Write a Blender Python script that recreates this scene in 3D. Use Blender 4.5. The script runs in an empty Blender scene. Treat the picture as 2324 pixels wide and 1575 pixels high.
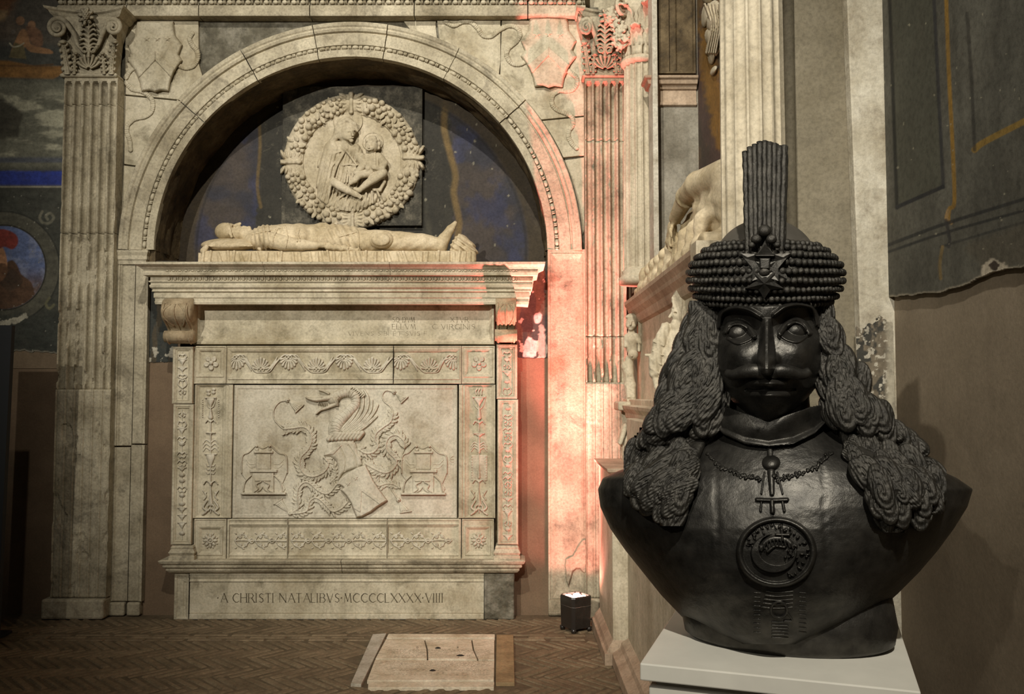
import bpy, math, random
import numpy as np
from mathutils import Vector, Matrix

# ------------------------------------------------------------------ camera, world, lights
SC = bpy.context.scene
COL = SC.collection
FPX, CX0, CY0, PITCH, CAMZ = 2000.0, 1162.0, 787.5, math.radians(3.0), 1.6
SP, CP = math.sin(PITCH), math.cos(PITCH)
cam_data = bpy.data.cameras.new('camera')
cam_data.sensor_fit = 'HORIZONTAL'; cam_data.sensor_width = 36.0
cam_data.lens = FPX / 2324.0 * 36.0
cam_data.clip_start = 0.05
cam = bpy.data.objects.new('camera', cam_data)
cam.location = (0, 0, CAMZ); cam.rotation_euler = (math.pi / 2 + PITCH, 0, 0)
COL.objects.link(cam); SC.camera = cam

world = bpy.data.worlds.new('world'); SC.world = world
world.use_nodes = True
bg = world.node_tree.nodes['Background']
bg.inputs[0].default_value = (1.0, 0.92, 0.80, 1); bg.inputs[1].default_value = 0.025

def spot(name, loc, target, energy, color, angle, blend=0.6, radius=0.06):
    l = bpy.data.lights.new(name, 'SPOT'); l.energy = energy; l.color = color
    l.spot_size = math.radians(angle); l.spot_blend = blend; l.shadow_soft_size = radius
    o = bpy.data.objects.new(name, l); o.location = loc
    o.rotation_euler = (Vector(target) - Vector(loc)).to_track_quat('-Z', 'Y').to_euler()
    COL.objects.link(o); return o
WARM = (1.0, 0.955, 0.85)
spot('spot_light_side', (-4.1, -4.6, 5.2), (0.1, 6.2, 3.0), 3500, WARM, 47, 1.0)
spot('spot_light_high', (-0.9, 0.1, 7.4), (-0.45, 6.3, 3.15), 1950, WARM, 52, 1.0)
spot('spot_light_bust', (0.1, -1.5, 4.9), (0.8, 2.2, 1.5), 900, WARM, 52, 0.7)
SC.view_settings.view_transform = 'Standard'
SC.view_settings.look = 'None'
SC.view_settings.exposure = 0.0
SC.view_settings.gamma = 1.0
SC.view_settings.use_curve_mapping = False

# ------------------------------------------------------------------ photo pixel -> place
rnd = random.Random(11)
rng = np.random.default_rng(11)
def ray(px, py):
    a = (np.asarray(px, float) - CX0) / FPX; b = (CY0 - np.asarray(py, float)) / FPX
    return a, CP - b * SP, SP + b * CP
def PY(px, py, Y):
    a, c, d = ray(px, py); t = Y / c
    return np.stack(np.broadcast_arrays(a * t, c * t, CAMZ + d * t), -1)
def PX(px, py, X):
    a, c, d = ray(px, py); t = X / a
    return np.stack(np.broadcast_arrays(a * t, c * t, CAMZ + d * t), -1)
def PZ(px, py, Z):
    a, c, d = ray(px, py); t = (Z - CAMZ) / d
    return np.stack(np.broadcast_arrays(a * t, c * t, CAMZ + d * t), -1)
def XW(px, py, Y): return float(PY(px, py, Y)[0])
def ZW(py, Y): return float(PY(CX0, py, Y)[2])

# bust frame: upright plane through the bust's axis, facing the camera's side of the room
BO = np.array([0.635, 2.07]); BN = -BO / np.linalg.norm(BO)
def BP(px, py, d):
    a, c, e = ray(px, py); d = np.asarray(d, float) * 0.001
    t = ((BO @ BN) + d) / (a * BN[0] + c * BN[1])
    return np.stack(np.broadcast_arrays(a * t, c * t, CAMZ + e * t), -1)

# ------------------------------------------------------------------ meshes and objects
def mesh_np(name, V, F, smooth=False):
    me = bpy.data.meshes.new(name)
    V = np.asarray(V, dtype='f4').reshape(-1, 3)
    if isinstance(F, np.ndarray):
        n, k = F.shape
        me.vertices.add(len(V)); me.vertices.foreach_set('co', V.ravel())
        me.loops.add(n * k); me.loops.foreach_set('vertex_index', F.astype('i4').ravel())
        me.polygons.add(n); me.polygons.foreach_set('loop_start', np.arange(0, n * k, k, dtype='i4'))
        me.update(calc_edges=True)
    else:
        me.from_pydata(V.tolist(), [], F); me.update()
    if smooth: me.shade_smooth()
    return me

def obj(name, me, mat=None, parent=None, label=None, loc=None, rot=None, scale=None, bevel=0, seg=2, kind=None):
    o = bpy.data.objects.new(name, me); COL.objects.link(o)
    if mat is not None and not me.materials: me.materials.append(mat)
    if loc is not None: o.location = loc
    if rot is not None: o.rotation_euler = rot
    if scale is not None: o.scale = scale
    if parent is not None:
        o.parent = parent
        r = parent
        while r.parent is not None: r = r.parent
        if parent.type == 'EMPTY':
            o.matrix_parent_inverse = Matrix.Translation(-Vector(parent.location))
    if label: o['label'] = label
    if kind: o['kind'] = kind
    if bevel:
        m = o.modifiers.new('bevel', 'BEVEL'); m.width = bevel; m.segments = seg; m.limit_method = 'ANGLE'
        m.angle_limit = math.radians(40)
    return o
def tag(o, label, cat, group=None):
    o['label'] = label; o['category'] = cat
    if group: o['group'] = group
    return o
def thing(name, label, cat, loc, group=None):
    o = bpy.data.objects.new(name, None); COL.objects.link(o); o.location = loc; o.empty_display_size = 0.1
    return tag(o, label, cat, group)
def struct(o): o['kind'] = 'structure'; return o

def boxm(name, x0, x1, y0, y1, z0, z1):
    V = [(x, y, z) for z in (z0, z1) for y in (y0, y1) for x in (x0, x1)]
    F = [(0, 2, 3, 1), (4, 5, 7, 6), (0, 1, 5, 4), (1, 3, 7, 5), (3, 2, 6, 7), (2, 0, 4, 6)]
    return mesh_np(name, V, F)
def box(name, x0, x1, y0, y1, z0, z1, mat, parent=None, bevel=0.004, label=None):
    return obj(name, boxm(name, x0, x1, y0, y1, z0, z1), mat, parent, label, bevel=bevel)
def pbox(name, px0, py0, px1, py1, Y, back, mat, parent=None, bevel=0.005, label=None):
    ym = 0.5 * (py0 + py1)
    return box(name, XW(px0, ym, Y), XW(px1, ym, Y), Y, back, ZW(py1, Y), ZW(py0, Y), mat, parent, bevel, label)
def prism(name, pts, n, mat, parent=None, bevel=0, label=None, smooth=False):
    # pts: 3-D outline, n: extrusion vector
    P = np.asarray(pts, float); k = len(P); n = np.asarray(n, float)
    V = np.vstack([P, P + n])
    F = [tuple(range(k))[::-1], tuple(range(k, 2 * k))] + [(i, (i + 1) % k, k + (i + 1) % k, k + i) for i in range(k)]
    me = mesh_np(name, V, F)
    import bmesh
    bm = bmesh.new(); bm.from_mesh(me); bmesh.ops.recalc_face_normals(bm, faces=bm.faces); bm.to_mesh(me); bm.free()
    return obj(name, me, mat, parent, label, bevel=bevel)

def grid_faces(nr, nc, wrap=False):
    r = np.arange(nr - 1)[:, None]; c = np.arange(nc if wrap else nc - 1)[None, :]
    c2 = (c + 1) % nc
    return np.stack([r * nc + c, r * nc + c2, (r + 1) * nc + c2, (r + 1) * nc + c], -1).reshape(-1, 4)

def moulding(name, prof, x0, x1, yb, mat, parent=None, depth=0.15, retl=True, retr=True, label=None, bevel=0.0):
    # prof: (z, protrusion) from bottom to top; mitred returns at both ends
    V, n = [], len(prof)
    for z, p in prof:
        xl = x0 - p if retl else x0; xr = x1 + p if retr else x1
        V += [(xl, yb + depth, z), (xl, yb - p, z), (xr, yb - p, z), (xr, yb + depth, z)]
    F = []
    for i in range(n - 1):
        a = 4 * i; b = a + 4
        for j in range(4):
            k = (j + 1) % 4
            F.append((a + j, a + k, b + k, b + j))
    F += [(3, 2, 1, 0), (4 * n - 4, 4 * n - 3, 4 * n - 2, 4 * n - 1)]
    return obj(name, mesh_np(name, V, F), mat, parent, label, bevel=bevel)
def pprof(rows, yb):
    return [(ZW(py, yb - p), p) for py, p in rows]

def framed(name, px0, py0, px1, py1, Y, steps, mat, parent=None, back=None, label=None, bevel=0.0):
    # nested rectangles: steps = [(left, right, top, bottom inset in px, depth in m behind Y)], first is the outer edge
    ym = 0.5 * (py0 + py1); V = []
    back = Y + 0.12 if back is None else back
    rows = [(0, 0, 0, 0, back - Y)] + list(steps)
    for l, r, t, b, d in rows:
        x0 = XW(px0 + l, ym, Y); x1 = XW(px1 - r, ym, Y); z1 = ZW(py0 + t, Y); z0 = ZW(py1 - b, Y)
        V += [(x0, Y + d, z0), (x1, Y + d, z0), (x1, Y + d, z1), (x0, Y + d, z1)]
    F = []
    for i in range(len(rows) - 1):
        a = 4 * i; b = a + 4
        for j in range(4):
            k = (j + 1) % 4; F.append((a + j, a + k, b + k, b + j))
    m = 4 * len(rows) - 4
    F += [(m, m + 1, m + 2, m + 3), (3, 2, 1, 0)]
    return obj(name, mesh_np(name, V, F), mat, parent, label, bevel=bevel)
def st(i, d): return (i, i, i, i, d)

def smooth_pts(pts, n=6, closed=False):
    P = np.asarray(pts, float)
    if len(P) < 3 and not closed: return P
    if closed: Q = np.vstack([P[-1], P, P[0], P[1]])
    else: Q = np.vstack([2 * P[0] - P[1], P, 2 * P[-1] - P[-2]])
    out = []
    for i in range(1, len(Q) - 2):
        p0, p1, p2, p3 = Q[i - 1], Q[i], Q[i + 1], Q[i + 2]
        for t in np.arange(n) / n:
            out.append(0.5 * (2 * p1 + (p2 - p0) * t + (2 * p0 - 5 * p1 + 4 * p2 - p3) * t * t + (3 * p1 - p0 - 3 * p2 + p3) * t ** 3))
    if not closed: out.append(Q[-2])
    return np.array(out)

def tube(name, pts, rad, mat, parent=None, sides=8, closed=False, label=None, flat=1.0):
    P = np.asarray(pts, float); n = len(P)
    R = np.broadcast_to(np.asarray(rad, float), (n,))
    T = np.gradient(P, axis=0) if not closed else (np.roll(P, -1, 0) - np.roll(P, 1, 0))
    T /= np.linalg.norm(T, axis=1)[:, None] + 1e-9
    ref = np.array([0.0, 1.0, 0.0])
    if abs(T[:, 1]).mean() > 0.8: ref = np.array([1.0, 0, 0])
    A = np.cross(T, ref); A /= np.linalg.norm(A, axis=1)[:, None] + 1e-9
    B = np.cross(T, A)
    an = np.linspace(0, 2 * math.pi, sides, endpoint=False)
    V = P[:, None, :] + R[:, None, None] * (np.cos(an)[None, :, None] * A[:, None, :] + flat * np.sin(an)[None, :, None] * B[:, None, :])
    F = grid_faces(n, sides, True)
    if closed:
        c = np.arange(sides); c2 = (c + 1) % sides
        F = np.vstack([F, np.stack([(n - 1) * sides + c, (n - 1) * sides + c2, c2, c], -1)])
    V = V.reshape(-1, 3)
    if not closed:
        V = np.vstack([V, P[:1], P[-1:]]); k = len(V)
        c = np.arange(sides); c2 = (c + 1) % sides
        F = np.vstack([F, np.stack([c2, c, np.full(sides, k - 2), np.full(sides, k - 2)], -1)])
        F = F.tolist(); F = [tuple(f) if f[2] != f[3] else tuple(f[:3]) for f in F]
        F += [((n - 1) * sides + i, (n - 1) * sides + (i + 1) % sides, k - 1) for i in range(sides)]
    return obj(name, mesh_np(name, V, F, True), mat, parent, label)

def lathe(name, prof, center, mat, parent=None, n=32, label=None, smooth=True, fl=None):
    # prof: (z, r); fl(theta) scales the radius
    th = np.linspace(0, 2 * math.pi, n, endpoint=False); V = []
    for z, r in prof:
        rr = r * (fl(th, z) if fl else 1.0)
        V.append(np.stack([center[0] + rr * np.cos(th), center[1] + rr * np.sin(th), np.full(n, center[2] + z)], -1))
    F = grid_faces(len(prof), n, True).tolist(); m = len(prof) * n
    F.append(tuple(range(n))[::-1]); F.append(tuple(range(m - n, m)))
    me = mesh_np(name, np.vstack(V), F, smooth)
    return obj(name, me, mat, parent, label)

# ------------------------------------------------------------------ noise
def vnoise(x, y, seed=0):
    x = np.asarray(x, float); y = np.asarray(y, float)
    xi = np.floor(x).astype(np.int64); yi = np.floor(y).astype(np.int64)
    fx = x - xi; fy = y - yi; fx = fx * fx * (3 - 2 * fx); fy = fy * fy * (3 - 2 * fy)
    def h(i, j):
        k = (i * 374761393 + j * 668265263 + seed * 1442695041) & 0xFFFFFFFF
        k = ((k ^ (k >> 13)) * 1274126177) & 0xFFFFFFFF
        return ((k ^ (k >> 16)) & 0xFFFF) / 65535.0
    return (h(xi, yi) * (1 - fx) + h(xi + 1, yi) * fx) * (1 - fy) + (h(xi, yi + 1) * (1 - fx) + h(xi + 1, yi + 1) * fx) * fy
def fbm(x, y, seed=0, o=4):
    s = 0.0; a = 0.5; f = 1.0
    for i in range(o):
        s = s + a * vnoise(x * f, y * f, seed + i); a *= 0.5; f *= 2.03
    return s / (1 - 0.5 ** o)
def sstep(a, b, x):
    t = np.clip((x - a) / (b - a), 0, 1); return t * t * (3 - 2 * t)

# ------------------------------------------------------------------ relief: carved height fields drawn in photo pixels
class Relief:
    def __init__(s, x0, y0, x1, y1, step=0.8):
        s.x = np.arange(x0, x1 + step, step); s.y = np.arange(y0, y1 + step, step); s.step = step
        s.GX, s.GY = np.meshgrid(s.x, s.y); s.H = np.zeros_like(s.GX)
    def win(s, x0, y0, x1, y1):
        i0 = max(0, int((x0 - s.x[0]) / s.step) - 1); i1 = min(len(s.x), int((x1 - s.x[0]) / s.step) + 2)
        j0 = max(0, int((y0 - s.y[0]) / s.step) - 1); j1 = min(len(s.y), int((y1 - s.y[0]) / s.step) + 2)
        return slice(j0, max(j1, j0)), slice(i0, max(i1, i0))
    def put(s, w, h, mode):
        if mode == 'max': s.H[w] = np.maximum(s.H[w], h)
        elif mode == 'add': s.H[w] += h
        elif mode == 'cut': s.H[w] = np.where(s.H[w] > 0, np.maximum(s.H[w] - h, 0.02), 0)
    def stroke(s, pts, w, h, mode='max', n=6, prof=0.5, w2=None, h2=None, base=0.0):
        P = smooth_pts(pts, n); m = len(P)
        W = np.linspace(w, w if w2 is None else w2, m); Hh = np.linspace(h, h if h2 is None else h2, m)
        if hasattr(w, '__len__'): W = np.interp(np.linspace(0, 1, m), np.linspace(0, 1, len(w)), w)
        acc = {}
        lo = P.min(0) - W.max(); hi = P.max(0) + W.max(); ww = s.win(lo[0], lo[1], hi[0], hi[1])
        T = np.zeros_like(s.H[ww]); gx = s.GX[ww]; gy = s.GY[ww]
        if T.size == 0: return
        oy, ox = ww[0].start, ww[1].start
        for i in range(m - 1):
            a, b = P[i], P[i + 1]; r = max(W[i], W[i + 1])
            q = s.win(min(a[0], b[0]) - r, min(a[1], b[1]) - r, max(a[0], b[0]) + r, max(a[1], b[1]) + r)
            q = (slice(q[0].start - oy, q[0].stop - oy), slice(q[1].start - ox, q[1].stop - ox))
            X = gx[q]; Y = gy[q]
            if X.size == 0: continue
            d = b - a; L = d @ d + 1e-9
            t = np.clip(((X - a[0]) * d[0] + (Y - a[1]) * d[1]) / L, 0, 1)
            dist = np.hypot(X - a[0] - t * d[0], Y - a[1] - t * d[1])
            rr = W[i] + (W[i + 1] - W[i]) * t; hh = Hh[i] + (Hh[i + 1] - Hh[i]) * t
            v = np.clip(1 - (dist / np.maximum(rr, 1e-3)) ** 2, 0, 1) ** prof * hh
            T[q] = np.maximum(T[q], np.where(v > 0, v + base, 0))
        s.put(ww, T, mode)
    def blob(s, cx, cy, rx, ry, h, ang=0.0, mode='max', prof=0.5, base=0.0):
        r = max(rx, ry); w = s.win(cx - r, cy - r, cx + r, cy + r)
        c, q = math.cos(ang), math.sin(ang); X = s.GX[w] - cx; Y = s.GY[w] - cy
        u = (X * c + Y * q) / rx; v = (-X * q + Y * c) / ry
        t = np.clip(1 - u * u - v * v, 0, 1) ** prof * h
        s.put(w, np.where(t > 0, t + base, 0), mode)
    def ring(s, cx, cy, r, wd, h, mode='max', ry=None):
        ry = ry or r; w = s.win(cx - r - wd, cy - ry - wd, cx + r + wd, cy + ry + wd)
        d = (np.hypot((s.GX[w] - cx) / r, (s.GY[w] - cy) / ry) - 1) * r
        s.put(w, np.clip(1 - (d / wd) ** 2, 0, 1) ** 0.5 * h, mode)
    def poly(s, pts, h, bev=2.0, mode='max', n=0, closed_smooth=False):
        P = smooth_pts(pts, n, True) if n else np.asarray(pts, float)
        lo = P.min(0); hi = P.max(0); w = s.win(lo[0] - 1, lo[1] - 1, hi[0] + 1, hi[1] + 1)
        X = s.GX[w]; Y = s.GY[w]; ins = np.zeros(X.shape, bool); D = np.full(X.shape, 1e9)
        for i in range(len(P)):
            a = P[i]; b = P[(i + 1) % len(P)]
            c = ((a[1] > Y) != (b[1] > Y)) & (X < (b[0] - a[0]) * (Y - a[1]) / (b[1] - a[1] + 1e-12) + a[0])
            ins ^= c
            d = b - a; t = np.clip(((X - a[0]) * d[0] + (Y - a[1]) * d[1]) / (d @ d + 1e-9), 0, 1)
            D = np.minimum(D, np.hypot(X - a[0] - t * d[0], Y - a[1] - t * d[1]))
        q = np.clip(D / bev, 0, 1); v = np.where(ins, h * np.sqrt(np.maximum(1 - (1 - q) ** 2, 0)), 0)
        s.put(w, v, mode)
        return w, ins, D
    def rough(s, amp, sc, seed=1):
        s.H = np.where(s.H > 0, np.maximum(s.H + amp * (fbm(s.GX / sc, s.GY / sc, seed) - 0.5) * 2, 0.05), 0)
    def build(s, name, place, mat, parent=None, label=None, keep=0.0, sink=0.6, base=None):
        H = np.where(s.H > keep, s.H, -sink) if base is None else base
        M = s.H > keep
        nr, nc = H.shape
        q = M[:-1, :-1] | M[1:, :-1] | M[:-1, 1:] | M[1:, 1:]
        r, c = np.nonzero(q); a = r * nc + c
        F = np.stack([a + nc, a + nc + 1, a + 1, a], -1)
        used = np.unique(F); remap = np.full(nr * nc, -1); remap[used] = np.arange(len(used))
        V = place(s.GX.ravel()[used], s.GY.ravel()[used], H.ravel()[used])
        return obj(name, mesh_np(name, V, remap[F], True), mat, parent, label)
def onY(Y, s=None):
    k = Y / FPX if s is None else s
    return lambda x, y, h: PY(x, y, Y - h * k)
def onX(X, k):
    return lambda x, y, h: PX(x, y, X - h * k)

# ------------------------------------------------------------------ paint: pigment on a wall, one colour per grid point
class Paint:
    def __init__(s, x0, y0, x1, y1, step, col):
        s.x = np.arange(x0, x1 + step, step); s.y = np.arange(y0, y1 + step, step)
        s.GX, s.GY = np.meshgrid(s.x, s.y); s.C = np.zeros(s.GX.shape + (3,)); s.C[:] = col
    def mix(s, m, col): s.C = s.C * (1 - m[..., None]) + np.asarray(col) * m[..., None]
    def poly(s, pts, col, soft=2.0, n=0, a=1.0, jag=0.0, seed=3):
        P = smooth_pts(pts, n, True) if n else np.asarray(pts, float)
        X = s.GX; Y = s.GY
        if jag:
            X = X + (fbm(s.GX / 9, s.GY / 9, seed) - .5) * jag; Y = Y + (fbm(s.GX / 9, s.GY / 9, seed + 9) - .5) * jag
        ins = np.zeros(X.shape, bool); D = np.full(X.shape, 1e9)
        for i in range(len(P)):
            p = P[i]; b = P[(i + 1) % len(P)]
            ins ^= ((p[1] > Y) != (b[1] > Y)) & (X < (b[0] - p[0]) * (Y - p[1]) / (b[1] - p[1] + 1e-12) + p[0])
            d = b - p; t = np.clip(((X - p[0]) * d[0] + (Y - p[1]) * d[1]) / (d @ d + 1e-9), 0, 1)
            D = np.minimum(D, np.hypot(X - p[0] - t * d[0], Y - p[1] - t * d[1]))
        s.mix(a * sstep(-soft, soft, np.where(ins, D, -D)), col)
    def stroke(s, pts, w, col, a=1.0, soft=1.0, n=6):
        P = smooth_pts(pts, n); D = np.full(s.GX.shape, 1e9)
        for i in range(len(P) - 1):
            p, b = P[i], P[i + 1]; d = b - p
            t = np.clip(((s.GX - p[0]) * d[0] + (s.GY - p[1]) * d[1]) / (d @ d + 1e-9), 0, 1)
            D = np.minimum(D, np.hypot(s.GX - p[0] - t * d[0], s.GY - p[1] - t * d[1]))
        s.mix(a * (1 - sstep(w - soft, w + soft, D)), col)
    def blob(s, cx, cy, rx, ry, col, a=1.0, soft=0.15):
        d = np.hypot((s.GX - cx) / rx, (s.GY - cy) / ry); s.mix(a * (1 - sstep(1 - soft, 1 + soft, d)), col)
    def mottle(s, amp, sx, sy, seed=5):
        s.C *= (1 + amp * 2 * (fbm(s.GX / sx, s.GY / sy, seed) - .5))[..., None]
    def build(s, name, place, mat, parent=None, label=None, mask=None, edge=None):
        nr, nc = s.GX.shape; gy = s.GY
        if edge is not None: gy = np.minimum(s.GY, edge); mask = s.GY - (s.y[1] - s.y[0]) < edge
        V = place(s.GX.ravel(), gy.ravel(), np.zeros(s.GX.size))
        r, c = np.divmod(np.arange((nr - 1) * (nc - 1)), nc - 1); a = r * nc + c
        F = np.stack([a + nc, a + nc + 1, a + 1, a], -1)
        if mask is not None:
            q = mask[:-1, :-1] & mask[1:, :-1] & mask[:-1, 1:] & mask[1:, 1:]; F = F[q.ravel()]
        me = mesh_np(name, V, F, True)
        at = me.color_attributes.new('pigment', 'FLOAT_COLOR', 'POINT')
        rgba = np.ones((nr * nc, 4), 'f4'); rgba[:, :3] = np.clip(s.C.reshape(-1, 3), 0, 1)
        at.data.foreach_set('color', rgba.ravel())
        return obj(name, me, mat, parent, label)

# ------------------------------------------------------------------ solids by distance fields + surface nets
def smin(a, b, k):
    h = np.clip(0.5 + 0.5 * (b - a) / k, 0, 1); return b + (a - b) * h - k * h * (1 - h)
class Solid:
    def __init__(s, lo, hi, step):
        s.lo = np.asarray(lo, float); s.step = step
        n = np.ceil((np.asarray(hi, float) - s.lo) / step).astype(int) + 1
        ax = [s.lo[i] + np.arange(n[i]) * step for i in range(3)]
        s.X, s.Y, s.Z = [g.astype('f4') for g in np.meshgrid(*ax, indexing='ij')]
        s.D = np.full(s.X.shape, 1e3, 'f4')
    def ell(s, c, r, k=0.0, rot=None, cut=False):
        P = [s.X - c[0], s.Y - c[1], s.Z - c[2]]
        if rot is not None:
            R = rot.transposed() if hasattr(rot, 'transposed') else np.asarray(rot).T
            P = [R[i][0] * P[0] + R[i][1] * P[1] + R[i][2] * P[2] for i in range(3)]
        q = np.sqrt((P[0] / r[0]) ** 2 + (P[1] / r[1]) ** 2 + (P[2] / r[2]) ** 2)
        s.comb((q - 1) * min(r), k, cut)
    def cap(s, a, b, ra, rb=None, k=0.0, cut=False, squash=None):
        a = np.asarray(a, float); b = np.asarray(b, float); d = b - a; rb = ra if rb is None else rb
        t = np.clip(((s.X - a[0]) * d[0] + (s.Y - a[1]) * d[1] + (s.Z - a[2]) * d[2]) / (d @ d + 1e-9), 0, 1)
        dx, dy, dz = s.X - a[0] - t * d[0], s.Y - a[1] - t * d[1], s.Z - a[2] - t * d[2]
        if squash: dx, dy, dz = dx / squash[0], dy / squash[1], dz / squash[2]
        s.comb(np.sqrt(dx * dx + dy * dy + dz * dz) - (ra + (rb - ra) * t), k, cut)
    def chain(s, pts, rads, k=0.0, squash=None):
        for i in range(len(pts) - 1): s.cap(pts[i], pts[i + 1], rads[i], rads[i + 1], k, squash=squash)
    def rbox(s, c, h, r, k=0.0, cut=False, rot=None):
        P = [s.X - c[0], s.Y - c[1], s.Z - c[2]]
        if rot is not None:
            R = np.asarray(rot).T
            P = [R[i][0] * P[0] + R[i][1] * P[1] + R[i][2] * P[2] for i in range(3)]
        q = [np.abs(P[i]) - (h[i] - r) for i in range(3)]
        o = np.sqrt(sum(np.maximum(v, 0) ** 2 for v in q)) + np.minimum(np.maximum(np.maximum(q[0], q[1]), q[2]), 0) - r
        s.comb(o, k, cut)
    def comb(s, d, k, cut):
        d = d.astype('f4')
        if cut: s.D = np.maximum(s.D, -d) if not k else -smin(-s.D, d, k)
        else: s.D = np.minimum(s.D, d) if not k else smin(s.D, d, k)
    def mesh(s, name, place=None):
        D = s.D; n = D.shape; ins = D < 0
        c = [ins[i:n[0] - 1 + i, j:n[1] - 1 + j, k:n[2] - 1 + k] for i in (0, 1) for j in (0, 1) for k in (0, 1)]
        cnt = sum(v.astype('i1') for v in c); act = (cnt > 0) & (cnt < 8)
        idx = np.full(act.shape, -1, int); cells = np.argwhere(act); idx[act] = np.arange(len(cells))
        acc = np.zeros((len(cells), 3)); num = np.zeros(len(cells))
        cor = np.array([(i, j, k) for i in (0, 1) for j in (0, 1) for k in (0, 1)])
        val = np.stack([D[cells[:, 0] + o[0], cells[:, 1] + o[1], cells[:, 2] + o[2]] for o in cor], 1)
        for a in range(8):
            for b in range(a + 1, 8):
                if np.abs(cor[a] - cor[b]).sum() != 1: continue
                va, vb = val[:, a], val[:, b]; m = (va < 0) != (vb < 0)
                t = np.where(m, va / np.where(m, va - vb, 1), 0)
                acc += np.where(m[:, None], cor[a] + t[:, None] * (cor[b] - cor[a]), 0); num += m
        V = s.lo + (cells + acc / np.maximum(num, 1)[:, None]) * s.step
        F = []
        for ax in range(3):
            sl0 = [slice(None)] * 3; sl1 = [slice(None)] * 3; sl0[ax] = slice(0, -1); sl1[ax] = slice(1, None)
            a = ins[tuple(sl0)]; b = ins[tuple(sl1)]; u, v = [(1, 2), (2, 0), (0, 1)][ax]
            e = np.argwhere(a != b); e = e[(e[:, u] > 0) & (e[:, v] > 0) & (e[:, u] < n[u] - 1) & (e[:, v] < n[v] - 1)]
            if len(e) == 0: continue
            fl = a[tuple(e.T)]
            def g(du, dv):
                q = e.copy(); q[:, u] += du; q[:, v] += dv; return idx[tuple(q.T)]
            Q = np.stack([g(-1, -1), g(0, -1), g(0, 0), g(-1, 0)], 1)
            Q = np.where(fl[:, None], Q, Q[:, ::-1]); F.append(Q)
        F = np.vstack(F); F = F[(F >= 0).all(1)]
        if place is not None: V = place(V)
        return mesh_np(name, V, F, True)

# ------------------------------------------------------------------ materials
def nodes_of(name):
    m = bpy.data.materials.new(name); m.use_nodes = True; nt = m.node_tree
    return m, nt, nt.nodes['Principled BSDF']
def _noise(nt, vec, scale, detail=5, rough=0.6, stretch=None, dist=0.0):
    n = nt.nodes.new('ShaderNodeTexNoise'); n.inputs['Scale'].default_value = scale
    n.inputs['Detail'].default_value = detail; n.inputs['Roughness'].default_value = rough
    n.inputs['Distortion'].default_value = dist
    if stretch:
        mp = nt.nodes.new('ShaderNodeMapping'); mp.inputs['Scale'].default_value = stretch
        nt.links.new(vec, mp.inputs['Vector']); vec = mp.outputs['Vector']
    nt.links.new(vec, n.inputs['Vector']); return n.outputs['Fac']
def _ramp(nt, fac, stops):
    r = nt.nodes.new('ShaderNodeValToRGB'); e = r.color_ramp.elements
    while len(e) < len(stops): e.new(0.5)
    for i, (p, c) in enumerate(stops):
        e[i].position = p; e[i].color = tuple(c) + (1,) if len(c) == 3 else c
    nt.links.new(fac, r.inputs[0]); return r.outputs[0]
def _mix(nt, fac, a, b, blend='MIX'):
    m = nt.nodes.new('ShaderNodeMix'); m.data_type = 'RGBA'; m.blend_type = blend
    for s, v in ((m.inputs[0], fac), (m.inputs[6], a), (m.inputs[7], b)):
        if hasattr(v, 'links'): nt.links.new(v, s)
        elif isinstance(v, (int, float)): s.default_value = v
        else: s.default_value = tuple(v) + (1,)
    return m.outputs[2]
def _g(v): return (v, v, v)
def stone(name, light, mid, dark, stain=(0.09, 0.07, 0.04), scale=3.0, stain_amt=0.7, bump=0.25, rough=0.72, fine=60, streak=0.35, pigment=False, grime=0.26):
    m, nt, bs = nodes_of(name)
    geo = nt.nodes.new('ShaderNodeNewGeometry').outputs['Position']
    n1 = _noise(nt, geo, scale, 6, 0.65)
    if pigment:
        at = nt.nodes.new('ShaderNodeAttribute'); at.attribute_name = 'pigment'; col = at.outputs['Color']
        v = _ramp(nt, n1, [(0.3, _g(0.78)), (0.7, _g(1.15))]); col = _mix(nt, 1.0, col, v, 'MULTIPLY')
    else:
        col = _ramp(nt, n1, [(0.30, dark), (0.48, mid), (0.66, light)])
    n2 = _noise(nt, geo, scale * 2.3, 7, 0.7, dist=0.6)
    k = _ramp(nt, n2, [(0.52, _g(0.0)), (0.74, _g(stain_amt))]); col = _mix(nt, k, col, stain)
    if streak:
        n3 = _noise(nt, geo, scale * 5, 4, 0.6, (1, 1, 0.08)); k = _ramp(nt, n3, [(0.5, _g(0.0)), (0.8, _g(streak))])
        col = _mix(nt, k, col, stain)
    n4 = _noise(nt, geo, fine, 4, 0.7)
    sp = _ramp(nt, n4, [(0.3, _g(1 - grime)), (0.55, _g(1.0)), (0.75, _g(1.12))]); col = _mix(nt, 1.0, col, sp, 'MULTIPLY')
    nt.links.new(col, bs.inputs['Base Color']); bs.inputs['Roughness'].default_value = rough
    bs.inputs['Specular IOR Level'].default_value = 0.25
    b = nt.nodes.new('ShaderNodeBump'); b.inputs['Strength'].default_value = bump; b.inputs['Distance'].default_value = 0.012
    n5 = _noise(nt, geo, fine * 0.7, 6, 0.75); nt.links.new(n5, b.inputs['Height']); nt.links.new(b.outputs[0], bs.inputs['Normal'])
    return m
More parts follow.
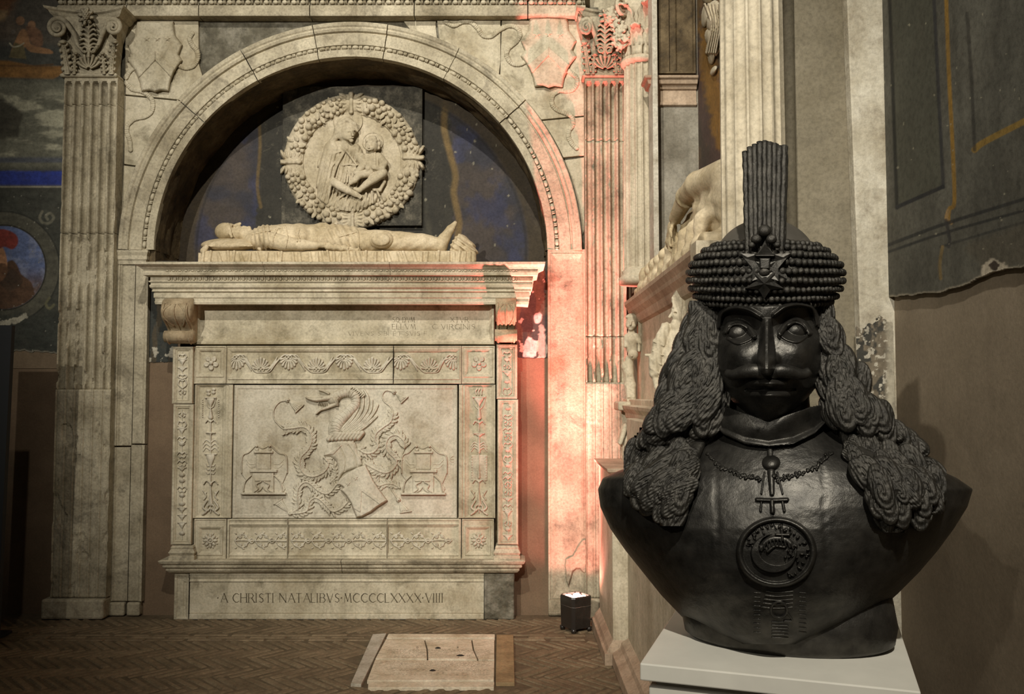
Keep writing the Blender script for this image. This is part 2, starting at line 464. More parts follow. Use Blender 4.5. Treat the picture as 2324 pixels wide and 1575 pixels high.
def plain(name, col, rough=0.5, metal=0.0, emit=None, es=1.0, vary=0.15, bump=0.0, scale=20, spec=0.5):
    m, nt, bs = nodes_of(name)
    geo = nt.nodes.new('ShaderNodeNewGeometry').outputs['Position']
    n = _noise(nt, geo, scale, 5, 0.6)
    c = _ramp(nt, n, [(0.3, tuple(v * (1 - vary) for v in col)), (0.7, tuple(min(1, v * (1 + vary)) for v in col))])
    nt.links.new(c, bs.inputs['Base Color']); bs.inputs['Roughness'].default_value = rough
    bs.inputs['Metallic'].default_value = metal; bs.inputs['Specular IOR Level'].default_value = spec
    if emit: bs.inputs['Emission Color'].default_value = tuple(emit) + (1,); bs.inputs['Emission Strength'].default_value = es
    if bump:
        b = nt.nodes.new('ShaderNodeBump'); b.inputs['Strength'].default_value = bump; b.inputs['Distance'].default_value = 0.006
        nt.links.new(_noise(nt, geo, scale * 1.5, 6, 0.7), b.inputs['Height']); nt.links.new(b.outputs[0], bs.inputs['Normal'])
    return m
M = {}
M['marble'] = stone('tomb marble', (0.62, 0.55, 0.41), (0.47, 0.41, 0.29), (0.30, 0.245, 0.15), (0.105, 0.085, 0.04), 2.4, 0.75)
M['relief'] = stone('relief marble', (0.62, 0.565, 0.45), (0.50, 0.445, 0.34), (0.35, 0.29, 0.19), (0.13, 0.095, 0.042), 2.6, 0.5, bump=0.12)
M['travertine'] = stone('weathered travertine', (0.58, 0.51, 0.37), (0.40, 0.345, 0.24), (0.22, 0.18, 0.11), (0.07, 0.056, 0.034), 1.9, 0.85, bump=0.4, grime=.34)
M['effigy'] = stone('effigy marble', (0.66, 0.55, 0.38), (0.52, 0.42, 0.27), (0.35, 0.27, 0.15), (0.2, 0.14, 0.06), 4.0, 0.4, bump=0.1)
M['tondo'] = stone('tondo marble', (0.56, 0.48, 0.35), (0.45, 0.38, 0.26), (0.33, 0.27, 0.17), (0.16, 0.12, 0.06), 5.0, 0.4, bump=0.12)
M['corbel'] = stone('brown stained marble', (0.46, 0.37, 0.24), (0.33, 0.25, 0.15), (0.20, 0.145, 0.08), (0.09, 0.065, 0.03), 5.0, 0.6, bump=0.3)
M['engraved'] = plain('engraved letter cut', (0.085, 0.065, 0.035), 0.9, vary=0.5, scale=14)
M['engraved_pale'] = plain('worn letter cut', (0.24, 0.20, 0.13), 0.9, vary=0.5, scale=30)
M['rough_dark'] = stone('rough grey repair', (0.26, 0.235, 0.18), (0.13, 0.115, 0.08), (0.07, 0.06, 0.04), (0.03, 0.026, 0.018), 7, 0.7, bump=0.8, fine=30)
M['soffit'] = stone('dark brown soffit', (0.16, 0.115, 0.06), (0.09, 0.062, 0.03), (0.04, 0.028, 0.014), (0.015, 0.012, 0.008), 6, 0.7, bump=0.9, fine=25)  # dark mottled brown, same tone for arch underside, niche sides, core and recess
M['plaster'] = stone('brown plaster', (0.185, 0.125, 0.075), (0.15, 0.10, 0.06), (0.115, 0.078, 0.046), (0.085, 0.058, 0.033), 2.0, 0.4, bump=0.15, fine=90, streak=0.2, grime=0.15)
M['fresco'] = stone('painted fresco', (1, 1, 1), (1, 1, 1), (1, 1, 1), (0.06, 0.05, 0.035), 3.0, 0.3, bump=0.2, fine=50, streak=0.15, pigment=True, grime=0.35)
M['brick'] = stone('worn floor brick', (0.235, 0.172, 0.102), (0.18, 0.13, 0.076), (0.13, 0.092, 0.052), (0.08, 0.056, 0.032), 5.0, 0.5, bump=0.45, fine=50, streak=0, grime=0.35)
M['mortar'] = stone('floor mortar', (0.17, 0.126, 0.076), (0.13, 0.095, 0.056), (0.09, 0.066, 0.037), (0.05, 0.036, 0.02), 6, 0.5, bump=0.6, fine=40, streak=0)
M['ledger'] = stone('ledger marble', (0.72, 0.62, 0.47), (0.60, 0.50, 0.36), (0.44, 0.35, 0.23), (0.2, 0.14, 0.08), 5, 0.5, bump=0.1, streak=0)
M['bronze'] = plain('dark patinated bronze', (0.052, 0.048, 0.041), 0.40, 0.75, vary=0.5, bump=0.35, scale=24, spec=0.6)
M['bronze_hair'] = plain('dark bronze hair', (0.056, 0.051, 0.042), 0.4, 0.65, vary=0.5, bump=0.7, scale=45, spec=0.6)
M['dome'] = plain('matt bronze dome', (0.085, 0.075, 0.06), 0.6, 0.2, vary=0.2, scale=14)
M['pedestal'] = plain('off white painted board', (0.60, 0.57, 0.49), 0.55, vary=0.06, scale=8)
M['black'] = plain('black panel', (0.0025, 0.003, 0.0035), 0.8, vary=0.2)
M['lamp'] = plain('glossy dark lamp housing', (0.020, 0.016, 0.013), 0.25, 0.0, vary=0.2)
M['steel'] = plain('brushed steel seam', (0.4, 0.38, 0.35), 0.35, 0.9)
M['lens'] = plain('lit lamp lens', (1, 0.9, 0.85), 0.3, emit=(1.0, 0.55, 0.42), es=30)
M['gap'] = plain('dark open joint', (0.02, 0.016, 0.01), 0.95, vary=0.3)
M['white_plaster'] = stone('flaking white plaster', (0.62, 0.57, 0.47), (0.5, 0.45, 0.36), (0.36, 0.31, 0.23), (0.2, 0.16, 0.1), 9, 0.4, bump=0.5, streak=0)

# ================================================================== THE SETTING
TF = 6.34                     # front plane of the tomb
# ---- floor: mortar bed with herringbone bricks
floor = struct(obj('floor', boxm('floor', -7.5, 3.0, -4.5, 6.6, -0.2, -0.006), M['mortar']))
def chamfer_brick(name, L, W, H, c=0.006):
    V, x, y = [], L / 2, W / 2
    for z, k in ((-H, 0), (-c, 0), (0, c)):
        V += [(-x + k, -y + k, z), (x - k, -y + k, z), (x - k, y - k, z), (-x + k, y - k, z)]
    F = []
    for i in range(2):
        a = 4 * i
        for j in range(4): k = (j + 1) % 4; F.append((a + j, a + k, a + 4 + k, a + 4 + j))
    F.append((8, 9, 10, 11))
    return mesh_np(name, V, F)
BL, BW = 0.262, 0.058
brick_meshes = [chamfer_brick('brick', BL - 0.012 - 0.006 * i, BW - 0.011 - 0.003 * i, 0.05, 0.006 + 0.003 * i) for i in range(3)]
for b in brick_meshes: b.materials.append(M['brick'])
LEDG = [PZ(790, 1562, 0), PZ(843, 1434, 0), PZ(1168, 1434, 0), PZ(1172, 1562, 0)]
def in_poly(x, y, P):
    r = False
    for i in range(len(P)):
        a, b = P[i], P[(i + 1) % len(P)]
        if (a[1] > y) != (b[1] > y) and x < (b[0] - a[0]) * (y - a[1]) / (b[1] - a[1]) + a[0]: r = not r
    return r
bricks = []
def herringbone(y_top, rows, seed):
    rr = random.Random(seed); q = math.sqrt(2)
    for k in range(rows):
        y = y_top - (k + 0.5) * BL / q
        off = (k * BW / q) % (BW * q)
        for i in range(-45, 12):
            x = i * BW * q + off
            ang = (1 if k % 2 else -1) * math.pi / 4
            if in_poly(x, y, LEDG) or x > 0.64: continue
            bricks.append((x, y, ang + rr.gauss(0, 0.012), rr.gauss(0, 0.0022), rr.randrange(3), rr.gauss(0, 0.012), rr.gauss(0, 0.006)))
herringbone(6.36, 2, 3)
for i in range(-13, 4):
    for j in range(3):
        x = (i + 0.5 * (j % 2)) * 0.262 + 0.1
        if not in_poly(x, 5.92 - 0.056 * j, LEDG) and x < 0.45:
            bricks.append((x, 5.945 - 0.057 * j, rnd.gauss(0, 0.01), rnd.gauss(0, 0.002), rnd.randrange(3), 0, 0))
herringbone(5.80, 17, 5)
def seen(b):
    d = b[1]; px = CX0 + b[0] / d * FPX; dz = -CAMZ / d
    v = (dz * CP - SP) / (CP + dz * SP); py = CY0 - v * FPX
    return -60 < px < 1440 and py < 1630
bricks.sort(key=lambda b: (not seen(b), b[1]))
for b in bricks[:300]:
    obj('brick', brick_meshes[b[4]], None, floor, loc=(b[0], b[1], b[3]), rot=(b[5], b[6], b[2]))
V, F = [], []
for b in bricks[300:]:
    me = brick_meshes[b[4]]; n = len(V); R = Matrix.Rotation(b[2], 3, 'Z')
    V += [tuple(R @ v.co + Vector((b[0], b[1], b[3]))) for v in me.vertices]
    F += [tuple(n + i for i in p.vertices) for p in me.polygons]
if V: obj('brick_field', mesh_np('brick_field', V, F), M['brick'], floor, kind='stuff')

# ---- inscribed ledger stone set in the floor
def floor_slab(name, px, mat, parent, h=0.013, label=None):
    P = [PZ(x, y, h) for x, y in px]
    return prism(name, P, (0, 0, -0.03), mat, parent, bevel=0.003, label=label)
c = PZ(985, 1500, 0)
led = thing('ledger_stone', 'pale cracked inscribed marble ledger slab set in the brick floor', 'floor slab', (float(c[0]), float(c[1]), 0.0))
floor_slab('slab_piece', [(876, 1450), (962, 1450), (968, 1473), (969, 1495), (852, 1494)], M['ledger'], led)
floor_slab('slab_piece', [(965, 1450), (1069, 1450), (1073, 1474), (1083, 1496), (972, 1495), (971, 1473)], M['ledger'], led)
floor_slab('slab_piece', [(1072, 1450), (1122, 1450), (1122, 1497), (1086, 1496), (1076, 1474)], M['ledger'], led)
floor_slab('slab_piece', [(851, 1497), (1122, 1500), (1121, 1543), (833, 1544)], M['ledger'], led)
floor_slab('border_strip', [(882, 1438), (1123, 1439), (1123, 1447), (877, 1447)], M['ledger'], led)
floor_slab('border_strip', [(836, 1547), (1122, 1547), (1121, 1559), (835, 1560)], M['ledger'], led)
M['grey_strip'] = stone('grey marble strip', (0.52, 0.47, 0.38), (0.42, 0.37, 0.29), (0.3, 0.26, 0.19), (0.15, 0.12, 0.08), 6, 0.4, bump=0.1, streak=0)
M['tan_strip'] = stone('tan stone strip', (0.36, 0.25, 0.13), (0.28, 0.19, 0.095), (0.2, 0.135, 0.07), (0.11, 0.08, 0.04), 6, 0.4, bump=0.2, streak=0)
g = floor_slab('paving_strip', [(846, 1439), (877, 1437), (820, 1553), (796, 1551)], M['grey_strip'], None, label=None)
tag(g, 'grey marble paving strip left of the inscribed ledger slab', 'paving')
g = floor_slab('paving_strip', [(1127, 1440), (1165, 1440), (1168, 1549), (1125, 1549)], M['tan_strip'], None)
tag(g, 'tan stone paving strip right of the inscribed ledger slab', 'paving')
# worn lettering of the ledger: rows of tiny cuts too worn to read, with a legible D and M
def letter_strokes(ch):
    A = {'A': [(0, 0, .5, 1, .6), (.5, 1, 1, 0, 1.2), (.2, .38, .8, .38, .5)],
         'B': [(0, 0, 0, 1, 1.2), 'P', (0, .52, .55, .5, .6), (.55, .5, .78, .26, 1.1), (.78, .26, .55, 0, 1), (.55, 0, 0, 0, .5), (0, 1, .5, 1, .5), (.5, 1, .66, .76, 1.1), (.66, .76, .5, .52, 1)],
         'C': [(.95, .85, .7, .98, .7), (.7, .98, .4, .98, .9), (.4, .98, .1, .75, 1.1), (.1, .75, .02, .5, 1.2), (.02, .5, .1, .25, 1.2), (.1, .25, .4, .02, 1.1), (.4, .02, .7, .02, .9), (.7, .02, .95, .15, .7)],
         'D': [(0, 0, 0, 1, 1.2), (0, 1, .5, 1, .6), (.5, 1, .85, .75, 1), (.85, .75, .92, .5, 1.2), (.92, .5, .85, .25, 1.2), (.85, .25, .5, 0, 1), (.5, 0, 0, 0, .6)],
         'E': [(0, 0, 0, 1, 1.2), (0, 1, .6, 1, .6), (0, .52, .5, .52, .6), (0, 0, .62, 0, .6)],
         'F': [(0, 0, 0, 1, 1.2), (0, 1, .6, 1, .6), (0, .52, .5, .52, .6)],
         'G': [(.95, .85, .7, .98, .7), (.7, .98, .4, .98, .9), (.4, .98, .1, .75, 1.1), (.1, .75, .02, .5, 1.2), (.02, .5, .1, .25, 1.2), (.1, .25, .4, .02, 1.1), (.4, .02, .7, .02, .9), (.7, .02, .9, .1, .8), (.9, .08, .9, .4, 1.1)],
         'H': [(0, 0, 0, 1, 1.2), (.85, 0, .85, 1, 1.2), (0, .52, .85, .52, .6)],
         'I': [(0, 0, 0, 1, 1.2)],
         'L': [(0, 0, 0, 1, 1.2), (0, 0, .6, 0, .6)],
         'M': [(0, 0, .15, 1, .6), (.15, 1, .5, .1, 1.2), (.5, .1, .85, 1, .6), (.85, 1, 1, 0, 1.2)],
         'N': [(0, 0, 0, 1, .7), (0, 1, .9, 0, 1.2), (.9, 0, .9, 1, .7)],
         'O': [(.5, 1, .12, .78, 1), (.12, .78, .02, .5, 1.2), (.02, .5, .12, .22, 1.2), (.12, .22, .5, 0, 1), (.5, 0, .88, .22, 1), (.88, .22, .98, .5, 1.2), (.98, .5, .88, .78, 1.2), (.88, .78, .5, 1, 1)],
         'P': [(0, 0, 0, 1, 1.2), (0, 1, .5, 1, .5), (.5, 1, .7, .75, 1.1), (.7, .75, .5, .48, 1), (.5, .48, 0, .5, .5)],
         'R': [(0, 0, 0, 1, 1.2), (0, 1, .5, 1, .5), (.5, 1, .7, .75, 1.1), (.7, .75, .5, .5, 1), (.5, .5, 0, .5, .5), (.42, .5, .85, 0, 1.2)],
         'S': [(.62, .9, .35, 1, .8), (.35, 1, .08, .85, .9), (.08, .85, .12, .62, 1.1), (.12, .62, .55, .4, 1.2), (.55, .4, .62, .18, 1.1), (.62, .18, .38, 0, .9), (.38, 0, .05, .1, .8)],
         'T': [(.42, 0, .42, 1, 1.2), (0, 1, .84, 1, .6)],
         'V': [(0, 1, .45, 0, 1.2), (.45, 0, .9, 1, .6)],
         'X': [(0, 1, .9, 0, 1.2), (0, 0, .9, 1, .6)],
         'Q': [(.5, 1, .12, .78, 1), (.12, .78, .02, .5, 1.2), (.02, .5, .12, .22, 1.2), (.12, .22, .5, 0, 1), (.5, 0, .88, .22, 1), (.88, .22, .98, .5, 1.2), (.98, .5, .88, .78, 1.2), (.88, .78, .5, 1, 1), (.5, .05, 1.2, -.2, .9)],
         '.': [(0, .45, .06, .55, 1.6)]}
    return [s for s in A[ch] if s != 'P']
ADV = dict(A=1.0, B=.85, C=1.02, D=1.05, E=.78, F=.74, G=1.05, H=1.0, I=.26, L=.72, M=1.14, N=1.06, O=1.12, P=.84, R=.94, S=.78, T=.94, V=1.0, X=1.0, Q=1.15)
ADV['.'] = .3; ADV[' '] = .45
SERIF = set('AHIMNTRVXLPFEBD')
def lettering(name, text, px, py, cap, place, mat, parent, width=None, tw=0.09, label=None):
    # px,py: left end of the baseline in photo pixels, cap: capital height; place(x, y) gives the point on the stone
    tot = sum(ADV[c] * .86 + .14 for c in text); sx = cap if width is None else width / tot
    x = px
    for ch in text:
        V, F = [], []
        def quad(x0, y0, x1, y1, w):
            d = np.array([x1 - x0, y1 - y0]); L = np.hypot(*d) + 1e-9; n = np.array([-d[1], d[0]]) / L * w / 2; d = d / L * w * .2
            k = len(V)
            for p, sg in (((x0 - d[0], y0 - d[1]), 1), ((x1 + d[0], y1 + d[1]), 1), ((x1 + d[0], y1 + d[1]), -1), ((x0 - d[0], y0 - d[1]), -1)):
                V.append(place(p[0] + sg * n[0], p[1] + sg * n[1]))
            F.append((k, k + 1, k + 2, k + 3))
        if ch != ' ':
            for a, b, c2, d2, w in letter_strokes(ch):
                quad(x + a * sx * .86, py - b * cap, x + c2 * sx * .86, py - d2 * cap, tw * cap * w)
                if ch in SERIF and w > 1.1:
                    for (sx_, sy_) in ((a, b), (c2, d2)):
                        if sy_ in (0, 1): quad(x + sx_ * sx * .86 - .1 * cap, py - sy_ * cap, x + sx_ * sx * .86 + .1 * cap, py - sy_ * cap, tw * cap * .45)
            obj(name, mesh_np(name, np.array(V), F), mat, parent, label)
        x += (ADV[ch] * .86 + .14) * sx
onfloor = lambda x, y: PZ(x, y, 0.0138)
lettering('letter', 'D', 946, 1471, 4, onfloor, M['engraved'], led, tw=.16)
lettering('letter', 'M', 1037, 1471, 4, onfloor, M['engraved'], led, tw=.16)
V, F = [], []
lines = [1474 + 2.6 * i for i in range(8)] + [1502 + 3.0 * i for i in range(8)] + [1528, 1532]
for ly in lines:
    x = 872 + rnd.uniform(0, 14) + max(0, (1500 - ly)) * 0.15
    while x < 1112:
        if rnd.random() < 0.9:
            k = len(V); w = rnd.uniform(0.35, 0.9)
            for dx, dy in ((0, 0), (w, 0), (w + .3, -1.2), (.3, -1.2)): V.append(onfloor(x + dx, ly + dy))
            F.append((k, k + 1, k + 2, k + 3))
        x += rnd.uniform(0.9, 2.3) if rnd.random() < 0.9 else 6
worn = obj('worn_text', mesh_np('worn_text', np.array(V), F), M['engraved_pale'], led, kind='stuff')
for (x, y, rx, ry) in ((994, 1470, 6, 2), (982, 1521, 6.5, 2.2), (1045, 1487, 8, 2)):
    P = [PZ(x + rx * math.cos(a) * (1 + .3 * math.sin(3 * a)), y + ry * math.sin(a), 0.0145) for a in np.linspace(0, 6.28, 14, endpoint=False)]
    prism('dark_inlay', P, (0, 0, -0.004), M['gap'], led)

# ---- back wall
WB = 6.52
wall_back = struct(obj('wall_back', boxm('wall_back', -7.5, XW(262, 500, WB), WB, 7.2, -0.1, 6.2), M['plaster']))
box('wall_upper', XW(200, 0, WB), 1.4, WB + 0.02, 7.2, ZW(36, 6.5), 6.2, M['travertine'], wall_back, 0)
LW = 6.48
box('wall_lower', XW(262, 900, LW) - 0.02, 0.98, LW, 7.2, -0.1, 2.515, M['plaster'], wall_back, 0)
ACX, ACZ = XW(796, 567, 6.44), ZW(567, 6.44); KA = 6.44 / FPX
RIN, ROUT = 449 * KA, 528 * KA
# spandrel backing with the arched opening
SPY = 6.50
an = np.linspace(math.pi, 0, 61)
zt = ZW(30, SPY); xl, xr = XW(255, 300, SPY), XW(1345, 300, SPY)
V, F = [], []
for i, a in enumerate(an):
    x = ACX + (RIN + 0.015) * math.cos(a); z = ACZ + (RIN + 0.015) * math.sin(a)
    k = max(abs(math.cos(a)) / ((xr - xl) / 2 + .05), abs(math.sin(a)) / (zt - ACZ))
    ex = ACX + math.cos(a) / k; ez = ACZ + math.sin(a) / k
    V += [(x, SPY, z), (ex, SPY, ez)]
    if i: F.append((2 * i - 2, 2 * i, 2 * i + 1, 2 * i - 1))
obj('spandrel_plaster', mesh_np('spandrel_plaster', V, F), M['rough_dark'], wall_back, label='rough grey plaster around the arch')
# corner infill at the two upper angles of the spandrel
for sx in (-1, 1):
    x0, x1 = (xl - 0.05, ACX - 0.9) if sx < 0 else (ACX + 0.9, xr + 0.05)
    box('spandrel_corner', x0, x1, SPY + 0.012, WB + 0.05, zt - 0.55, zt + 0.05, M['rough_dark'], wall_back, 0)
    x0, x1 = (xl - 0.05, ACX - ROUT + .05) if sx < 0 else (ACX + ROUT - 0.05, 0.99)
    box('spandrel_side', x0, x1, SPY + 0.012, WB + 0.3, 2.4, zt, M['rough_dark'], wall_back, 0)
# lunette (painted back of the niche) and its soffit
LY = 6.90
p = Paint(372, 120, 1262, 640, 2.0, (0.035, 0.033, 0.040))
cx, cz = 820, 575
R = np.hypot(p.GX - cx, (p.GY - cz))
p.mix(sstep(0.42, 0.62, fbm(p.GX / 90, p.GY / 70, 21)) * .7, (0.072, 0.054, 0.04))
p.mix(sstep(0.5, 0.68, fbm(p.GX / 45, p.GY / 60, 22)) * .7, (0.035, 0.038, 0.075))
p.poly([(590, 220), (1015, 200), (1022, 300), (1035, 400), (1030, 500), (1035, 600), (575, 600), (585, 450)], (0.030, 0.027, 0.020), 4, jag=16)
vein = np.abs(fbm(p.GX / 22, p.GY / 22, 31) - .5)
inside = sstep(588, 596, p.GX) * (1 - sstep(1018, 1028, p.GX))
p.mix(inside * (1 - sstep(0.0, 0.03, vein)) * .45 * sstep(.45, .6, fbm(p.GX / 60, p.GY / 60, 33)), (0.13, 0.115, 0.08))
p.mix(inside * sstep(.55, .75, fbm(p.GX / 30, p.GY / 120, 35)) * .4, (0.085, 0.075, 0.05))
p.stroke([(1012, 230), (1008, 290), (1022, 350), (1034, 400), (1030, 440), (1042, 500), (1038, 540)], 7, (0.17, 0.11, 0.04), .8, 4)
p.stroke([(588, 262), (590, 340), (584, 420), (592, 470)], 3.5, (0.13, 0.085, 0.03), .8, 2)
p.stroke([(660, 195), (740, 168), (830, 160), (930, 175)], 5, (0.16, 0.1, 0.04), .5, 4)
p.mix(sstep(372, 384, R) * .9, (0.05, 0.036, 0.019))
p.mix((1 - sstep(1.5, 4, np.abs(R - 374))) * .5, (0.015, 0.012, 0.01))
for i in range(70):
    x, y = rnd.uniform(600, 1200), rnd.uniform(190, 560)
    p.blob(x, y, rnd.uniform(1.2, 3), rnd.uniform(1.2, 4), (0.3, 0.27, 0.19), .6)
p.blob(697, 207, 6, 4, (0.4, 0.37, 0.29)); p.blob(880, 201, 4, 3, (0.35, 0.3, 0.2))
p.mottle(.25, 14, 14, 41)
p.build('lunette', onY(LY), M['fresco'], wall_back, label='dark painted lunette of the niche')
n1, n2 = 60, 18
th = np.linspace(math.pi, 0, n1); V = []
for j in range(n2):
    y = 6.45 + (LY - 6.45) * j / (n2 - 1)
    r = RIN + 0.004 - 0.055 * (fbm(th * 9, np.full(n1, y * 14), 51) - .42) * (0.15 if j == 0 else 1)
    V.append(np.stack([ACX + r * np.cos(th), np.full(n1, y), ACZ + r * np.sin(th)], -1))
obj('niche_soffit', mesh_np('niche_soffit', np.vstack(V), grid_faces(n2, n1), True), M['soffit'], wall_back, label='dark brown underside of the arch')
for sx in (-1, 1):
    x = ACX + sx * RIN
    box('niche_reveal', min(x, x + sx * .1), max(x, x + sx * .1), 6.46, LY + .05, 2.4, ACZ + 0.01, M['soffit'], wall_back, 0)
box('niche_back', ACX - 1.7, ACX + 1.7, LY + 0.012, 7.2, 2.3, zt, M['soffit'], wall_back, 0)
# painted strips beside the tomb, flaking above brown plaster
for (x0, x1, sd) in ((326, 402, 61), (1150, 1255, 67)):
    p = Paint(x0, 592, x1, 838, 1.5, (0.045, 0.04, 0.03))
    p.mix(sstep(.4, .65, fbm(p.GX / 40, p.GY / 60, sd)) * .8, (0.035, 0.04, 0.036))
    p.mix(sstep(.55, .7, fbm(p.GX / 14, p.GY / 70, sd + 1)) * .6, (0.105, 0.075, 0.04))
    fl = fbm(p.GX / 13, p.GY / 13, sd + 2)
    zone = np.exp(-((p.GY - (806 if x0 < 800 else 790)) / 26) ** 2)
    p.mix(sstep(.66, .70, fl + zone * .22 - .06) , (0.42, 0.38, 0.30))
    if x0 > 800:
        p.poly([(1190, 786), (1196, 770), (1202, 764), (1208, 772), (1216, 776), (1218, 808), (1188, 808)], (0.55, 0.47, 0.42), 1.5, 3, jag=8)
        p.poly([(1212, 716), (1222, 709), (1230, 716), (1226, 732), (1216, 734)], (0.55, 0.47, 0.42), 1.5, 3, jag=6)
        p.poly([(1222, 750), (1236, 740), (1240, 800), (1226, 806)], (0.3, 0.27, 0.22), 2, 3, jag=14)
    ed = 822 + 10 * (fbm(p.GX / 12, p.GX * 0, sd + 5) - .5) if x0 < 800 else 812 + 5 * (fbm(p.GX / 12, p.GX * 0, sd + 5) - .5)
    p.build('flaking_paint', onY(LW - 0.006), M['fresco'], wall_back, edge=ed, label='flaking dark paint layer')
# fresco left of the fluted pilaster: boat over water, band of blue, portrait roundel
p = Paint(-120, -60, 152, 836, 1.4, (0.06, 0.06, 0.05))
gx, gy = p.GX, p.GY
p.poly([(-120, -60), (160, -60), (160, 95), (-120, 90)], (0.11, 0.085, 0.06), 20)
p.poly([(-120, -60), (50, -60), (34, 0), (20, 30), (-120, 34)], (0.16, 0.075, 0.035), 10, jag=14)
p.poly([(-120, 20), (18, 24), (10, 46), (-120, 50)], (0.3, 0.2, 0.10), 6)
p.poly([(40, 10), (90, -20), (160, -20), (160, 110), (60, 60), (34, 55)], (0.075, 0.065, 0.05), 8, 3)
p.poly([(-120, 132), (20, 138), (80, 150), (142, 150), (142, 168), (120, 180), (-120, 172)], (0.20, 0.10, 0.03), 3)
p.poly([(-120, 176), (160, 182), (160, 380), (-120, 380)], (0.13, 0.125, 0.09), 8)
p.mix(sstep(190, 230, gy) * (1 - sstep(330, 375, gy)) * sstep(.42, .62, fbm(gx / 60, gy / 16, 71)) * .9, (0.33, 0.31, 0.22))
p.poly([(-120, 205), (0, 218), (52, 258), (40, 310), (-120, 330)], (0.055, 0.05, 0.035), 6, jag=10)
p.poly([(24, 126), (40, 80), (52, 66), (66, 76), (70, 100), (112, 112), (118, 122), (70, 118), (56, 106), (50, 128)], (0.30, 0.16, 0.075), 2, 3)
p.blob(72, 57, 9, 10, (0.27, 0.15, 0.08)); p.blob(46, 47, 10, 10, (0.25, 0.14, 0.075))
p.poly([(20, 130), (34, 96), (54, 104), (60, 134)], (0.13, 0.105, 0.05), 2)
p.stroke([(22, 98), (30, 106), (44, 104), (54, 98)], 1.6, (0.4, 0.36, 0.25), .9)
p.blob(30, 72, 5, 5, (0.12, 0.10, 0.08)); p.poly([(60, 60), (92, 70), (96, 104), (72, 100)], (0.17, 0.09, 0.05), 3, 3)
p.stroke([(-20, 148), (60, 150), (120, 146)], 2.0, (0.11, 0.055, 0.02), .7)
p.mix(sstep(352, 362, gy) * (1 - sstep(366, 372, gy)) * .6, (0.05, 0.06, 0.10))
p.mix(sstep(384, 392, gy + 6 * (fbm(gx / 25, gy / 8, 73) - .5)) * (1 - sstep(416, 424, gy)), (0.022, 0.036, 0.20))
p.mix(sstep(421, 426, gy), (0.042, 0.042, 0.032))
p.mix((1 - sstep(1, 3, np.abs(gy - 424))) * .6, (0.3, 0.27, 0.2))
rr = np.hypot(gx - 8, gy - 607)
p.mix(1 - sstep(126, 129, rr), (0.075, 0.07, 0.05)); p.mix((1 - sstep(1, 2.5, np.abs(rr - 127))) * .8, (0.02, 0.02, 0.016))
p.mix((1 - sstep(1, 2.5, np.abs(rr - 96))) * .9, (0.02, 0.018, 0.012))
ins = 1 - sstep(93, 95, rr)
p.mix(ins, (0.10, 0.13, 0.24)); p.mix(ins * sstep(590, 660, gy), (0.10, 0.065, 0.05))
p.mix(ins * sstep(.5, .65, fbm(gx / 25, gy / 25, 77)) * .5, (0.19, 0.20, 0.26))
def inside_poly(col, pts, s=2, n=3):
    c0 = p.C.copy(); p.poly(pts, col, s, n); p.C = c0 * (1 - ins[..., None]) + p.C * ins[..., None]
inside_poly((0.075, 0.04, 0.022), [(-40, 712), (-20, 640), (20, 592), (38, 600), (48, 622), (70, 640), (78, 668), (70, 712)])
inside_poly((0.05, 0.03, 0.018), [(0, 642), (24, 612), (36, 616), (52, 640), (24, 660)])
inside_poly((0.34, 0.17, 0.085), [(-14, 570), (4, 560), (14, 580), (16, 606), (8, 626), (-20, 634)])
inside_poly((0.12, 0.06, 0.03), [(-14, 604), (12, 598), (16, 620), (0, 640), (-20, 634)])
inside_poly((0.17, 0.03, 0.022), [(-30, 556), (-20, 526), (8, 520), (36, 532), (41, 552), (28, 566), (10, 560), (-8, 566)])
p.stroke([(96, 480), (90, 494), (98, 506), (112, 506), (122, 494), (114, 484), (104, 490), (108, 498)], 3.0, (0.13, 0.12, 0.085), .8, 1.5)
p.stroke([(112, 676), (104, 690), (112, 700), (122, 692)], 3.0, (0.12, 0.11, 0.06), .8, 1.5)
edge = 800 + 14 * (fbm(gx / 18, gx * 0, 79) - .5)
dm = sstep(700, 724, gy + 26 * (fbm(gx / 24, gy / 24, 80) - .5))
p.mix(dm * .8, (0.032, 0.034, 0.027))
p.poly([(-30, 738), (30, 722), (60, 712), (62, 720), (34, 736), (-30, 752)], (0.36, 0.33, 0.25), 1.5, jag=14)
p.mix((1 - sstep(0, 5, edge - gy)) * .7, (0.26, 0.23, 0.17))
p.mottle(.3, 30, 9, 83); p.mottle(.2, 9, 9, 84); p.C *= 1.35
for i in range(40): p.blob(rnd.uniform(-20, 140), rnd.uniform(440, 800), rnd.uniform(.8, 2), rnd.uniform(.8, 2), (0.3, 0.28, 0.22), .7)
p.build('fresco', onY(WB - 0.012), M['fresco'], wall_back, edge=edge, label='worn fresco with a boat, water and portrait roundel')
M['plaster_pale'] = stone('paler plaster band', (0.22, 0.16, 0.10), (0.19, 0.135, 0.082), (0.15, 0.105, 0.063), (0.1, 0.07, 0.04), 3, 0.4, bump=0.15, streak=0.1, grime=0.15)
box('plaster_band', XW(-700, 820, WB), XW(135, 820, WB), WB - 0.006, WB + 0.05, ZW(836, WB), ZW(796, WB), M['plaster_pale'], wall_back, 0)

